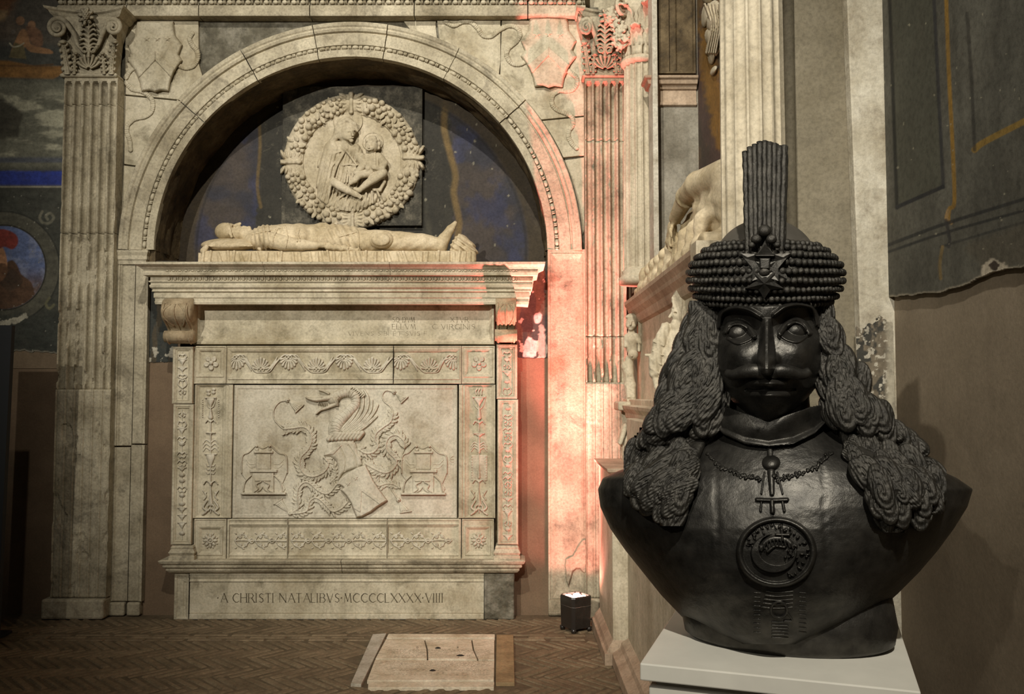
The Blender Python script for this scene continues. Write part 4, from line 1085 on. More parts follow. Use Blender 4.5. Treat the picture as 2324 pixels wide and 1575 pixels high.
for (a, b) in ((514, 892), (893.4, 1047)):
    s_ = framed('upper_frieze', a, 785, b, 871, BC, [(l if a < 600 else 0.6 * (l > 2), r if a > 600 else 0.6 * (r > 2), t, q, d) for l, r, t, q, d in sU], mb, tomb, back=LW, bevel=.0015)
    R_ = Relief(a + (11 if a < 600 else 1), 801, b - (11 if a > 600 else 1), 849, .7); anthemion(R_, a, b); R_.H *= 1.4; R_.build('palmette_band', onY(BC + .016), rl, s_)
for (a, b, cx) in ((440, 513, 479), (1048, 1123, 1087)):
    s_ = framed('upper_corner_block', a, 785, b, 871, BC, [(0, 0, 0, 0, .002), (2, 2, 3, 3, 0), (3, 3, 4, 4, .006), (4, 4, 5, 14, .006), (6, 6, 7, 16, .0), (11, 11, 11, 21, .004), (15, 15, 14, 25, .015)], mb, tomb, back=LW, bevel=.0015)
    R_ = Relief(a + 10, 798, b - 10, 850, .7); rosette(R_, cx, 824, 18, 0); R_.H *= 1.4; R_.build('rosette', onY(BC + .015), rl, s_)
# candelabra
def vase(R, cx, y, w, h, k=4.0):       # cup opening upwards, top at y
    R.stroke([(cx - w, y), (cx + w, y)], 1.8, k * .9)
    R.poly([(cx - w * .8, y + 1), (cx + w * .8, y + 1), (cx + w * .3, y + h * .75), (cx + w * .12, y + h), (cx - w * .12, y + h), (cx - w * .3, y + h * .75)], k, w * .6, n=3)
def baluster(R, cx, y0, y1, w, k=4.5): # pear shape
    R.stroke([(cx, y0), (cx, (y0 * 2 + y1) / 3), (cx, y1)], [w * .18, w * .5, w], k)
def bract(R, cx, y, w, up=1, k=3.0):
    for s in (-1, 1):
        R.stroke([(cx, y), (cx + s * w * .6, y - up * w * .35), (cx + s * w, y + up * w * .15)], 2.2, k, w2=1)
def candelabrum(R, cx, y0, y1, w, kind, rr):
    L = y1 - y0; f = lambda t: y0 + L * t
    R.stroke([(cx, f(.1)), (cx, f(.97))], 1.5, 2.6)
    if kind == 0:
        for q in range(4): R.blob(cx + rr.uniform(-.5, .5) * w, f(.02 + .012 * q), 5, 4, 3)
        vase(R, cx, f(.085), w * .62, L * .075); baluster(R, cx, f(.17), f(.235), 5.5)
        for s in (-1, 1):
            R.stroke([(cx + s * w * .62, f(.09)), (cx + s * w * .35, f(.15)), (cx, f(.165))], 1.1, 2)
            for q in range(9): R.blob(cx + s * w * .95, f(.10 + .0165 * q), 1.4, 1.4, 2.2)
        bract(R, cx, f(.27), w * .6); vase(R, cx, f(.355), w * .5, L * .015); vase(R, cx, f(.52), w * .66, L * .11, 3.4)
        for q in range(3): bract(R, cx, f(.43 + .03 * q), w * .9, 1, 1.6); bract(R, cx, f(.6 + .03 * q), w * .55, -1, 1.6)
        bract(R, cx, f(.745), w * .85); R.blob(cx, f(.75), 3.4, 4.5, 5)
    else:
        for q in range(3): R.stroke([(cx - 6 + 6 * q, f(.06)), (cx - 8 + 7 * q, f(.035)), (cx - 4 + 6 * q, f(.015))], 1.8, 3)
        vase(R, cx, f(.08), w * .72, L * .07); baluster(R, cx, f(.15), f(.235), 6)
        for s in (-1, 1): R.stroke([(cx + s * w * .8, f(.07)), (cx + s * w * .55, f(.14)), (cx + s * 3, f(.17))], 1.1, 2)
        bract(R, cx, f(.28), w * .7); vase(R, cx, f(.36), w * .6, L * .03); R.stroke([(cx, f(.39)), (cx, f(.5))], 2.2, 3.2, w2=4)
        for q in range(3): bract(R, cx, f(.45 + .02 * q), w * .95, 1, 1.8)
        R.poly([(cx - w, f(.525)), (cx + w, f(.525)), (cx + w, f(.725)), (cx - w, f(.725))], 1.6, 1)
        for s in (-1, 1):
            for q in range(9): R.blob(cx + s * w * .84, f(.54 + .02 * q), 1.4, 1.4, 3.4)
        baluster(R, cx, f(.60), f(.70), 4); bract(R, cx, f(.735), w * .75)
    baluster(R, cx, f(.80), f(.905), 6, 4)
    for s in (-1, 1):
        R.stroke([(cx, f(.9)), (cx + s * 8, f(.925)), (cx + s * 7, f(.955)), (cx + s * 2, f(.94))], 2.4, 3.6)
        R.stroke([(cx + s * 9, f(.88)), (cx + s * w * .9, f(.93)), (cx + s * w * .5, f(.96)), (cx + s * w * .95, f(.985))], 2.6, 3.4)
        R.stroke([(cx + s * w * .9, f(.8)), (cx + s * w * .55, f(.84)), (cx + s * w * .8, f(.87))], 1.8, 2.6)
        R.blob(cx + s * w * .6, f(.82), 4, 2.2, 2.4, s * .9)
for (a, b, cx, kind) in ((440, 526, 478, 0), (1041, 1124, 1087, 1)):
    l, r = ((8, 22) if kind == 0 else (20, 8))
    s_ = framed('candelabrum_pilaster', a, 873, b, 1176, BC, [(0, 0, 0, 0, .002), (2, 2, 1, 1, 0), (l * .4, r * .4, 1, 1, 0), (l * .45, r * .45, 1, 1, .008), (l * .7, r * .7, 1, 1, .003), (l * .8, r * .8, 2, 2, .009), (l, r, 4, 4, .012), (l * 1.2, r * 1.1, 5, 5, .018)], mb, tomb, back=LW, bevel=.0015)
    R_ = Relief(cx - 27, 877, cx + 27, 1173, .8); candelabrum(R_, cx, 878, 1172, 19, kind, rnd); R_.H *= 1.6; R_.build('candelabrum', onY(BC + .018), rl, s_)
# outer strips
def grotesque(R, cx, y0, y1, w, seed):
    rr = random.Random(seed); y = y0 + 6
    R.stroke([(cx, y0 + 2), (cx, y1 - 2)], 1.0, 1.6)
    while y < y1 - 12:
        k = rr.randrange(5); q = rr.uniform(12, 22)
        if k == 0: R.blob(cx, y + 4, w * .55, 5, 3.4); R.blob(cx - 3, y + 3, 2, 2, 4); R.blob(cx + 3, y + 3, 2, 2, 4)
        elif k == 1: vase(R, cx, y, w * .7, q * .7, 3)
        elif k == 2: bract(R, cx, y + 6, w * .8, 1, 2.6); bract(R, cx, y + 12, w * .6, -1, 2.6)
        elif k == 3:
            for s in (-1, 1): R.stroke([(cx, y + q), (cx + s * w * .7, y + q * .6), (cx + s * w * .5, y + 2), (cx + s * 1.5, y + 4)], 1.8, 2.6)
        else:
            for s in (-1, 1): R.blob(cx + s * w * .45, y + 5, 4.6, 2.2, 2.6, s * .8); R.blob(cx + s * w * .4, y + 12, 4.2, 2, 2.4, -s * .8)
            R.blob(cx, y + 8, 2.4, 5, 3.4)
        y += q
OYS = TF - .045
for (a, b, cuts_) in ((391, 437, [786, 917, 1237]), (1127, 1174, [781, 906, 1237])):
    for i in range(2):
        dx = 0 if i == 0 else (-1 if a < 700 else 2)
        s_ = framed('outer_strip', a + dx, cuts_[i] + .7, b + dx, cuts_[i + 1] - .7, OYS, [(0, 0, 0, 0, .003), (2, 2, 2, 2, 0), (6, 6, 5, 5, 0), (7, 7, 6, 6, .007), (9, 9, 8, 8, .003), (11, 11, 10, 10, .012)], mb, tomb, back=LW, bevel=.0015)
        R_ = Relief(a + 10 + dx, cuts_[i] + 9, b - 10 + dx, cuts_[i + 1] - 9, .8); grotesque(R_, (a + b) / 2 + dx, cuts_[i] + 10, cuts_[i + 1] - 10, 13, a + i); R_.H *= 1.5; R_.build('grotesque_relief', onY(OYS + .012), rl, s_)
    moulding('strip_base', pprof([(1271, .02), (1262, .02), (1261, .012), (1255, .022), (1250, .014), (1246, .008), (1243, .010), (1238, .002)], OYS), XW(a, 1250, OYS), XW(b, 1250, OYS), OYS, M['travertine'], tomb, depth=.16, bevel=.002)
# inscription panel under the cornice
ip = framed('inscription_panel', 440, 690, 1123, 783, BC + .045, [(0, 0, 0, 0, .002), (2, 2, 0, 2, -.03), (3, 3, 0, 3, -.024), (6, 6, 0, 6, -.026), (9, 9, 0, 10, -.006), (12, 12, 0, 14, .010), (13, 13, 0, 15, .014)], mb, tomb, back=LW)
onip = lambda x, y: PY(x, y, BC + .0582)
lettering('letter', 'SQ DVM', 891, 731, 11, onip, M['engraved_pale'], ip, width=52, tw=.1)
lettering('letter', 'XTVR', 1022, 731, 11, onip, M['engraved_pale'], ip, width=44, tw=.1)
lettering('letter', 'ELLVM', 890, 747, 11, onip, M['engraved_pale'], ip, width=56, tw=.1)
lettering('letter', 'C VIRGINIS', 981, 747, 11, onip, M['engraved_pale'], ip, width=100, tw=.1)
lettering('letter', 'VIVENS SIBI ET SVIS F', 790, 761, 8.5, onip, M['engraved_pale'], ip, width=182, tw=.1)
# corbels: scrolled consoles
def corbel(px0, px1, py0, py1, label):
    w0 = XW(px0, 700, TF - .1); w1 = XW(px1, 700, TF - .1); H = ZW(py0, TF - .1) - ZW(py1, TF - .1); zb = ZW(py1, TF - .1)
    # side outline: (depth forward, height) S-scroll
    o = smooth_pts([(0, 1.0), (.17, 1.0), (.215, .90), (.225, .76), (.20, .60), (.14, .46), (.10, .36), (.10, .28), (.135, .20), (.13, .08), (.09, .0), (.04, .02), (0, .06)], 4)
    P = [(w0, TF + .02 - d, zb + h * H) for d, h in o]
    c_ = prism('corbel', P, (w1 - w0, 0, 0), M['corbel'], tomb, .004, label)
    xm = (w0 + w1) / 2; W = (w1 - w0)
    # bead spine and leaf lobes over the curved front, rolls at the foot
    for k in range(len(o) - 1):
        d, h = o[k]
        if k < 6 or k > 34: continue
    pts = np.array([(xm, TF + .02 - d - .003, zb + h * H) for d, h in o[6:30]])
    tube('spine', pts, .007, M['corbel'], c_, 6)
    for s in (-1, 1):
        pts2 = np.array([(xm + s * W * (.16 + .26 * math.sin(math.pi * t)), TF + .02 - d - .001, zb + h * H) for t, (d, h) in zip(np.linspace(0, 1, 16), o[6:22])])
        tube('leaf_edge', pts2, .006, M['corbel'], c_, 6)
        pts3 = np.array([(xm + s * W * .42, TF + .02 - d - .002, zb + h * H) for d, h in o[5:42]])
        tube('edge_roll', pts3, .007, M['corbel'], c_, 6)
    tube('foot_roll', np.array([(w0 - .012, TF - .085, zb + .05), (w1 + .012, TF - .085, zb + .05)]), .042, M['corbel'], c_, 14)
    tube('head_roll', np.array([(w0 - .006, TF - .10, zb + H * .84), (w1 + .006, TF - .10, zb + H * .84)]), .085, M['corbel'], c_, 20)
corbel(378, 436, 690, 779, None)
corbel(1127, 1170, 690, 776, None)
# entablature of the tomb: architrave bands and crowning cornice
YC = TF
def cz(py, p): return ZW(py, YC - p)
x0, x1 = XW(390, 670, YC), XW(1172, 670, YC)
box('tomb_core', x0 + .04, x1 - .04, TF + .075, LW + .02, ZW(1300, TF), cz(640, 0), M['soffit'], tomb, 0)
moulding('architrave', [(cz(690, .05), .0), (cz(690, .11), .085), (cz(684, .11), .09), (cz(682, .11), .086), (cz(676, .11), .088), (cz(675, .11), .094), (cz(665, .11), .094), (cz(663, .11), .088), (cz(661, .12), .105), (cz(656, .12), .10), (cz(652, .12), .115), (cz(647, .12), .118), (cz(645, .12), .11), (cz(638, .12), .11)], x0, x1, YC, mb, tomb, depth=.14, bevel=.002)
cut3 = [(None, 599), (599, 885), (885, None)]
for i, (a, b) in enumerate(cut3):
    xa_ = x0 if a is None else XW(a, 615, YC - .16) + .001; xb_ = x1 if b is None else XW(b, 615, YC - .16) - .001
    cr = moulding('cornice', [(cz(640, .12), .105), (cz(640, .13), .118), (cz(637, .13), .122), (cz(636, .13), .112), (cz(628, .13), .112), (cz(627, .13), .116), (cz(624, .16), .15), (cz(618, .16), .155), (cz(617, .16), .148), (cz(611, .16), .148), (cz(610, .16), .156), (cz(606, .17), .166), (cz(602, .19), .186), (cz(599.5, .2), .20), (cz(594, .2), .202), (cz(593.2, .2), .15)], xa_, xb_, YC, mb, tomb, depth=.5, retl=a is None, retr=b is None, bevel=.0012)
    # egg and dart and bead rows, too small to take apart
    V, F = [], []
    def addball(c, r):
        k = len(V)
        for j in range(4):
            ph = -math.pi / 2 + math.pi * (j + .5) / 4
            for q in range(6):
                V.append((c[0] + r[0] * math.cos(ph) * math.cos(q * math.pi / 3), c[1] + r[1] * math.cos(ph) * math.sin(q * math.pi / 3), c[2] + r[2] * math.sin(ph)))
        for j in range(3):
            for q in range(6): F.append((k + j * 6 + q, k + j * 6 + (q + 1) % 6, k + j * 6 + 6 + (q + 1) % 6, k + j * 6 + 6 + q))
        F.append(tuple(k + q for q in range(6))[::-1]); F.append(tuple(k + 18 + q for q in range(6)))
    step = .042; n = int((xb_ - xa_) / step)
    for k in range(n):
        x = xa_ + (k + .5) * (xb_ - xa_) / n
        addball((x, YC - .114, cz(632, .13)), (.013, .012, .014)); addball((x + step / 2, YC - .114, cz(632, .13)), (.004, .01, .014))
        addball((x, YC - .15, cz(614, .16)), (.014, .007, .006)); addball((x + step * .42, YC - .15, cz(614, .16)), (.003, .006, .006)); addball((x + step * .56, YC - .15, cz(614, .16)), (.003, .006, .006))
    me = mesh_np('egg_and_dart', V, F, True); obj('egg_and_dart', me, mb, cr, kind='stuff')

# ---- central relief panel
CPY = BC + .012
cp = framed('crest_panel', 529, 873.5, 1037.5, 1176.5, CPY, [(0, 0, 0, 0, .004), (2, 2, 2, 2, 0), (7, 7, 8, 8, .0), (9, 9, 10, 10, .004)], rl, tomb, back=LW, bevel=.002)
pl_ = onY(CPY + .004)
za = lambda P: [(520 + x / 4.922, 870 + y / 4.922) for x, y in P]
zb_ = lambda P: [(760 + x / 4.922, 870 + y / 4.922) for x, y in P]
def leafstem(R, pts, w, h, seed=0, gap=7.5):
    # acanthus spray: rounded stem with overlapping lobed leaflets swept back on both sides
    P = smooth_pts(pts, 6); d = np.cumsum(np.r_[0, np.hypot(*np.diff(P, axis=0).T)])
    def at(L): return np.array([np.interp(L, d, P[:, 0]), np.interp(L, d, P[:, 1])])
    for i, L in enumerate(np.arange(2, d[-1] - 1, gap)):
        p0 = at(L); p1 = at(min(L + 1, d[-1])); t = p1 - p0; t /= np.hypot(*t) + 1e-9; nn = np.array([-t[1], t[0]])
        for s in (-1, 1):
            k = 1.0 + .25 * math.sin(i * 1.7 + s)
            m = p0 + nn * s * w * .62 - t * w * .15; e = p0 + nn * s * w * 1.12 * k - t * w * .75
            R.stroke([tuple(p0 + t * 3), tuple(m), tuple(e)], [w * .34, w * .44, w * .20], h * .92, prof=.6)
            R.blob(e[0], e[1], w * .24, w * .22, h * .8); e2_ = e + t * w * .38 - nn * s * w * .16; R.blob(e2_[0], e2_[1], w * .22, w * .2, h * .85)
            R.stroke([tuple(p0 + t * 4), tuple(m), tuple(e)], .8, h * .28, 'cut')
    R.stroke(pts, w * .34, h * 1.12, prof=.6)
def tassel(R, knob, ends, h):
    R.blob(knob[0], knob[1], 5.2, 5.2, h + 3)
    (ax, ay), (bx, by) = ends
    R.poly([(knob[0] + (ay - by) * .06, knob[1] + (bx - ax) * .06), (ax, ay), (bx, by), (knob[0] - (ay - by) * .06, knob[1] - (bx - ax) * .06)], h, 5)
    for q in (.2, .4, .6, .8):
        R.stroke([tuple(knob), (ax + (bx - ax) * q, ay + (by - ay) * q)], .8, 1.6, 'cut')
    R.stroke([(ax, ay), (bx, by)], 1.6, h * .9)
# scrolling acanthus mantling
R_ = Relief(600, 880, 940, 1176, .8)
leafstem(R_, za([(620, 510), (720, 500), (830, 490), (900, 540), (920, 640), (880, 740), (800, 830), (790, 930), (850, 1020), (950, 1040), (1060, 990), (1110, 900), (1060, 830)]), 9.5, 8)
leafstem(R_, za([(1200, 1130), (1110, 1230), (1010, 1210), (900, 1120), (830, 1110), (770, 1180), (760, 1300), (775, 1390), (700, 1450)]), 8, 7)
leafstem(R_, za([(1320, 1330), (1250, 1400), (1150, 1430), (1050, 1330), (970, 1280), (900, 1320), (870, 1420), (790, 1450), (690, 1455)]), 8, 7)
leafstem(R_, za([(1120, 860), (1180, 930), (1190, 1040), (1130, 1110)]), 6, 5)
leafstem(R_, zb_([(650, 340), (620, 430), (540, 490), (460, 560), (450, 640), (485, 700), (430, 770), (340, 780), (270, 740)]), 9, 8)
leafstem(R_, zb_([(345, 900), (450, 960), (560, 1000), (650, 960), (690, 880), (650, 820), (590, 760), (570, 680), (610, 600), (690, 580), (765, 640), (775, 720)]), 9.5, 8)
leafstem(R_, zb_([(440, 1040), (480, 1140), (580, 1120), (660, 1130), (725, 1170)]), 7, 5)
leafstem(R_, za([(1330, 660), (1400, 760), (1470, 840)]), 9, 7)
R_.build('acanthus_mantling', pl_, rl, cp)
for cord, kn, en, hh in ((za([(640, 190), (560, 210), (500, 290), (500, 390), (560, 470), (615, 515)]), za([(650, 190)])[0], za([(830, 240), (740, 325)]), 6),
                         (za([(760, 1440), (700, 1452)]), za([(680, 1455)])[0], za([(500, 1350), (590, 1290)]), 5),
                         (zb_([(655, 340), (620, 260), (550, 200), (530, 130), (570, 80), (640, 90)]), zb_([(660, 100)])[0], zb_([(815, 150), (740, 220)]), 6),
                         (zb_([(780, 720), (710, 890), (640, 1030), (620, 1150), (690, 1280)]), zb_([(710, 1305)])[0], zb_([(850, 1430), (730, 1445)]), 6)):
    R_ = Relief(608, 880, 945, 1176, .7); R_.stroke(cord, 1.9, 3.4); tassel(R_, kn, en, hh); R_.build('tasselled_cord', pl_, rl, cp)
# winged dragon crest
R_ = Relief(688, 878, 870, 1006, .6)
for q in ([(100, 530), (240, 400), (310, 260), (305, 130), (240, 60)], [(130, 540), (280, 410), (360, 280), (370, 160), (330, 80)], [(165, 545), (310, 430), (400, 300), (415, 190)], [(200, 550), (340, 440), (440, 320), (480, 240)], [(230, 550), (350, 470), (430, 400), (470, 365)], [(80, 520), (200, 380), (265, 250), (255, 150), (205, 75)]):
    R_.stroke(zb_(q), 6.0, 6.5, w2=2.6, prof=.8); R_.stroke(zb_(q), 1.0, 1.6, 'cut')
neck = za([(1185, 575), (1185, 500), (1230, 410), (1330, 320), (1410, 230), (1400, 140), (1320, 105), (1230, 125), (1160, 175)])
R_.stroke(neck, [14, 16, 15, 12, 11, 11, 10.5, 11, 13], 12)
P_ = smooth_pts(neck, 8)
for k in range(3, len(P_) - 4, 3):
    t = P_[k + 1] - P_[k]; t /= np.hypot(*t); nn = np.array([-t[1], t[0]])
    R_.stroke([tuple(P_[k] - nn * 12), tuple(P_[k] + t * 2.5), tuple(P_[k] + nn * 12)], .8, 1.8, 'cut')
R_.stroke(za([(1190, 150), (1090, 165), (980, 185), (900, 175), (862, 158)]), 8.5, 12, w2=2)
R_.stroke(za([(1180, 235), (1090, 275), (1020, 300), (972, 342)]), 5.5, 9, w2=1.4)
R_.stroke(za([(1110, 115), (1060, 92), (1008, 80)]), 3.4, 11, w2=1.0)
R_.blob(*za([(1035, 158)])[0], 3.4, 2.6, 14); R_.blob(*za([(1035, 158)])[0], 1.4, 1.2, 3, mode='cut')
for q in range(6): R_.stroke(za([(1000 + 18 * q, 214 + 3 * q), (996 + 18 * q, 240 + 3 * q)]), 1.0, 7)
for q in range(6): R_.stroke(za([(1140 + 12 * q, 150 + 14 * q), (1190, 180 + 12 * q), (1215, 170 + 15 * q)]), 1.6, 12.5)
for q in range(8): R_.stroke(zb_([(175 + 18 * q, 60 + 14 * q), (190 + 20 * q, 48 + 12 * q)]), 2.0, 9)
R_.build('dragon', pl_, rl, cp)
# twisted band, helmet cloth and hanging shield
R_ = Relief(735, 975, 880, 1090, .7)
R_.poly(za([(1120, 655), (1380, 635), (1440, 760), (1490, 910), (1380, 960), (1270, 1010), (1210, 1110), (1215, 1000), (1200, 880), (1130, 815), (1055, 808), (1090, 720)]), 8, 7, n=2)
R_.poly(za([(1060, 805), (1180, 720), (1270, 670), (1265, 700), (1170, 800)]), 10, 3)
for q in ([(1230, 700), (1300, 850), (1290, 980)], [(1330, 690), (1400, 800), (1430, 920)]): R_.stroke(za(q), 1.5, 2.4, 'cut')
R_.build('helmet_cloth', pl_, rl, cp)
R_ = Relief(735, 972, 835, 1008, .6)
for q in range(9):
    x = 751 + q * 8.3; R_.stroke([(x - 5, 997 - q * .3), (x, 991 - q * .3), (x + 5, 985 - q * .3)], 6.0, 11.5)
R_.build('twisted_band', pl_, rl, cp)
R_ = Relief(760, 1050, 885, 1178, .7)
R_.poly(za([(1200, 1120), (1235, 1065), (1300, 1010), (1390, 960)]) + zb_([(250, 935), (345, 908), (385, 990), (430, 1085), (500, 1190), (590, 1310), (535, 1345), (470, 1385), (400, 1440), (350, 1465), (300, 1492), (240, 1500), (215, 1430), (180, 1340), (120, 1250), (60, 1190), (95, 1165), (60, 1140), (20, 1140)]), 12, 4)
R_.H = np.where(R_.H > 2, R_.H + 3 * np.sin((R_.GX - 770) / 34), R_.H)
for (x, y) in zb_([(150, 1120), (232, 1060)]):
    pts = [(x + (5.6 if k % 2 == 0 else 2.2) * math.cos(k * math.pi / 5 - .6), y + (5.6 if k % 2 == 0 else 2.2) * math.sin(k * math.pi / 5 - .6)) for k in range(10)]
    w_, i_, D_ = R_.poly(pts, 0, 1); R_.H[w_] = np.where(i_, R_.H[w_] + 2.2, R_.H[w_])
w_, i_, D_ = R_.poly(zb_([(255, 1130), (530, 1330), (500, 1350), (300, 1205), (285, 1440), (215, 1400)]), 0, 1); R_.H[w_] = np.where(i_, R_.H[w_] + 2.2, R_.H[w_])
R_.build('heraldic_shield', pl_, rl, cp)
# draped thrones left and right of the shield
def throne(R, ox, oy):
    m = lambda P: [(ox + x / 4.922, oy + y / 4.922) for x, y in P]
    bx = lambda x0, y0, x1, y1, h: R.poly(m([(x0, y0), (x1, y0), (x1, y1), (x0, y1)]), h, 1.2)
    R.poly(m([(290, 690), (370, 720), (460, 690), (560, 770), (640, 815), (650, 1000), (600, 1120), (610, 1220), (170, 1220), (190, 1090), (130, 1000), (150, 820), (230, 760)]), 1.6, 2, n=2)
    R.stroke(m([(300, 690), (220, 770), (150, 815), (140, 1000)]), 1.9, 3.4); R.stroke(m([(460, 690), (550, 775), (635, 815), (645, 1000)]), 1.9, 3.4)
    R.stroke(m([(305, 690), (375, 725), (455, 690)]), 1.8, 3.2)
    for q in ([(190, 850), (230, 900), (280, 900)], [(200, 900), (240, 940), (290, 930)], [(500, 900), (560, 900), (610, 850)], [(500, 940), (560, 940), (600, 900)]): R.stroke(m(q), 1.2, 2.4)
    bx(275, 755, 490, 782, 5); bx(300, 790, 466, 960, 3.6); bx(325, 810, 440, 935, 0); bx(230, 962, 535, 996, 5.4); bx(260, 1000, 500, 1225, 4)
    bx(285, 1078, 462, 1094, 6); bx(130, 1218, 632, 1246, 6); bx(290, 720, 330, 755, 4); bx(435, 720, 470, 755, 4)
    R.blob(*m([(305, 705)])[0], 3.2, 3.2, 6); R.blob(*m([(450, 705)])[0], 3.2, 3.2, 6)
    for s in (-1, 1):
        R.stroke(m([(375 + s * 20, 1100), (375 + s * 70, 1130), (375 + s * 55, 1180), (375 + s * 100, 1215)]), 2.2, 6.4)
        R.stroke(m([(375 + s * 130, 1030), (375 + s * 190, 1090), (375 + s * 210, 1150), (375 + s * 220, 1210)]), 1.8, 4)
    R.stroke(m([(375, 1150), (350, 1190), (310, 1212)]), 2, 6); R.stroke(m([(375, 1150), (400, 1190), (440, 1212)]), 2, 6)
for ox in (520, 645 - 2):
    if ox == 520: R_ = Relief(540, 1000, 656, 1128, .7); throne(R_, 520, 870)
    else: R_ = Relief(905, 1000, 1020, 1130, .7); throne(R_, 760 + (735 - 130) / 4.922, 870.5)
    R_.H *= 1.9; R_.build('draped_throne', pl_, rl, cp)
R_ = Relief(1018, 1030, 1034, 1052, .5)
R_.stroke([(1030, 1034), (1023, 1038), (1022, 1046), (1029, 1048), (1031, 1042), (1024, 1042)], 1.1, 1.6)
R_.build('incised_mark', pl_, rl, cp)

# ================================================================== EFFIGY OF THE KNIGHT ON THE TOMB
EFY = 6.40; EK = EFY / FPX; LEDGE = ZW(593.2, TF - .2)
def eff_place(V):      # local (photo px x, up = -py, depth px towards the room) -> place
    return PY(V[:, 0], -V[:, 1], EFY - V[:, 2] * EK)
ef = thing('recumbent_effigy', 'pale marble effigy of a knight lying on a mattress above the tomb', 'sculpture', (XW(770, 590, EFY), EFY, LEDGE))
zf = lambda x, y: (420 + x / 3.32, -(480 + y / 3.32))
def Q(x, y, d): a = zf(x, y); return (a[0], a[1], d)
S = Solid((478, -584, -52), (1056, -490, 82), 1.6)
# trunk under plate, tunic skirt, thick hose
S.chain([Q(500, 215, 0), Q(600, 205, 4), Q(760, 205, 4), Q(900, 195, 2)], [22, 30, 33, 29], 6, squash=(1, 1, 1.4))
S.chain([Q(900, 205, 2), Q(1050, 215, 2), Q(1200, 215, 2), Q(1320, 220, 2)], [28, 30, 33, 30], 6, squash=(1, 1, 1.35))
for d in (-19, 22):
    S.chain([Q(1280, 225, d), Q(1480, 222, d), Q(1640, 225, d), Q(1800, 235, d), Q(1930, 250, d)], [27, 25, 22, 20, 15], 3)
    S.chain([Q(1930, 268, d), Q(1950, 205, d), Q(2000, 135, d), Q(2036, 84, d)], [14, 13, 10, 4.5], 3)
# shoulder cape, breast plate and its point over the belt
S.ell(Q(610, 205, 8), (26, 29, 45), 3); S.ell(Q(860, 188, 8), (30, 30, 46), 3); S.ell(Q(960, 140, 4), (20, 13, 30), 5); S.ell(Q(1030, 104, 2), (14, 6.5, 16), 5)
S.ell(Q(1120, 165, 2), (32, 22, 40), 4); S.cap(Q(1050, 112, 18), Q(1215, 128, 18), 5, 4.5, 2)
# head in a coif, face turned up: brow, nose, lips, chin
S.ell(Q(300, 150, 0), (23, 20, 22), 3); S.ell(Q(380, 160, 0), (20, 19, 18), 5); S.ell(Q(440, 170, 0), (13, 14, 15), 5)
S.cap(Q(385, 104, 0), Q(414, 92, 0), 4.2, 3.6, 2); S.cap(Q(440, 118, -4), Q(440, 118, 4), 3.6, 3.6, 2); S.cap(Q(455, 121, -4), Q(455, 121, 4), 3.6, 3.6, 2); S.ell(Q(482, 132, 0), (6, 7, 8), 3); S.ell(Q(345, 106, 0), (6, 5, 14), 3)
S.ell(Q(368, 118, 10), (5, 4, 4), 2, cut=True)
S.cap(Q(470, 195, 0), Q(520, 205, 0), 15, 18, 5)
for k in range(4): S.cap(Q(322 + 5 * k, 94 + 24 * k, 12 + 3 * k), Q(336 + 5 * k, 118 + 24 * k, 16 + 2 * k), 3.2, 3.2, 1.5)
# near arm lying along the body, hand by the sword
S.chain([Q(640, 215, 46), Q(740, 240, 54), Q(880, 252, 56), Q(985, 256, 56)], [19, 17, 13, 9], 3)
S.ell(Q(1030, 250, 56), (14, 7, 8), 2)
for k in range(4): S.cap(Q(1035, 234 + 10 * k, 60), Q(1086, 240 + 8 * k, 58), 2.6, 2.0, 1)
S.chain([Q(1075, 262, 56), Q(1190, 276, 54), Q(1310, 292, 50)], [8, 6.5, 4.5], 2)
# pleats of cape and tunic, creases of the hose
xs = (S.X - 420) * 3.32
S.D += 1.3 * np.sin(S.X * .62 + S.Y * .10) * ((xs > 500) & (xs < 650)) + 1.1 * np.sin(S.X * .42 + S.Y * .22) * ((xs > 1050) & (xs < 1310)) + .5 * np.sin(S.X * .22 - S.Y * .3) * (xs > 1330)
body = obj('body', S.mesh('body', eff_place), M['effigy'], ef)
ins_ = S.D < 0; FRONT = np.where(ins_.any(2), S.lo[2] + S.step * (S.D.shape[2] - 1 - np.argmax(ins_[:, :, ::-1], 2)), -30.0); SLO = S.lo.copy()
def body_front(x, y):
    i = np.clip(((x - SLO[0]) / 1.6).astype(int), 0, FRONT.shape[0] - 1); j = np.clip(((-y - SLO[1]) / 1.6).astype(int), 0, FRONT.shape[1] - 1); return FRONT[i, j]
# carved edges of the armour, one band each
for q in ([(500, 172), (560, 158), (640, 140), (730, 118)], [(660, 262), (668, 190), (700, 122)], [(755, 280), (772, 200), (760, 130), (748, 108)], [(838, 132), (834, 170), (845, 225)], [(860, 132), (854, 170), (866, 225)], [(1160, 190), (1240, 168), (1300, 150)], [(1210, 186), (1235, 232), (1230, 276)], [(1302, 150), (1312, 220), (1308, 286)]):
    P = [(zf(*p_)[0], -zf(*p_)[1]) for p_ in q]; A = np.array(P); R_ = Relief(A[:, 0].min() - 4, A[:, 1].min() - 4, A[:, 0].max() + 4, A[:, 1].max() + 4, .7)
    R_.stroke(P, 2.0, 3.4); R_.build('armour_edging', lambda x, y, h: PY(x, y, EFY - (body_front(x, y) + h - .8) * EK), M['effigy'], ef)
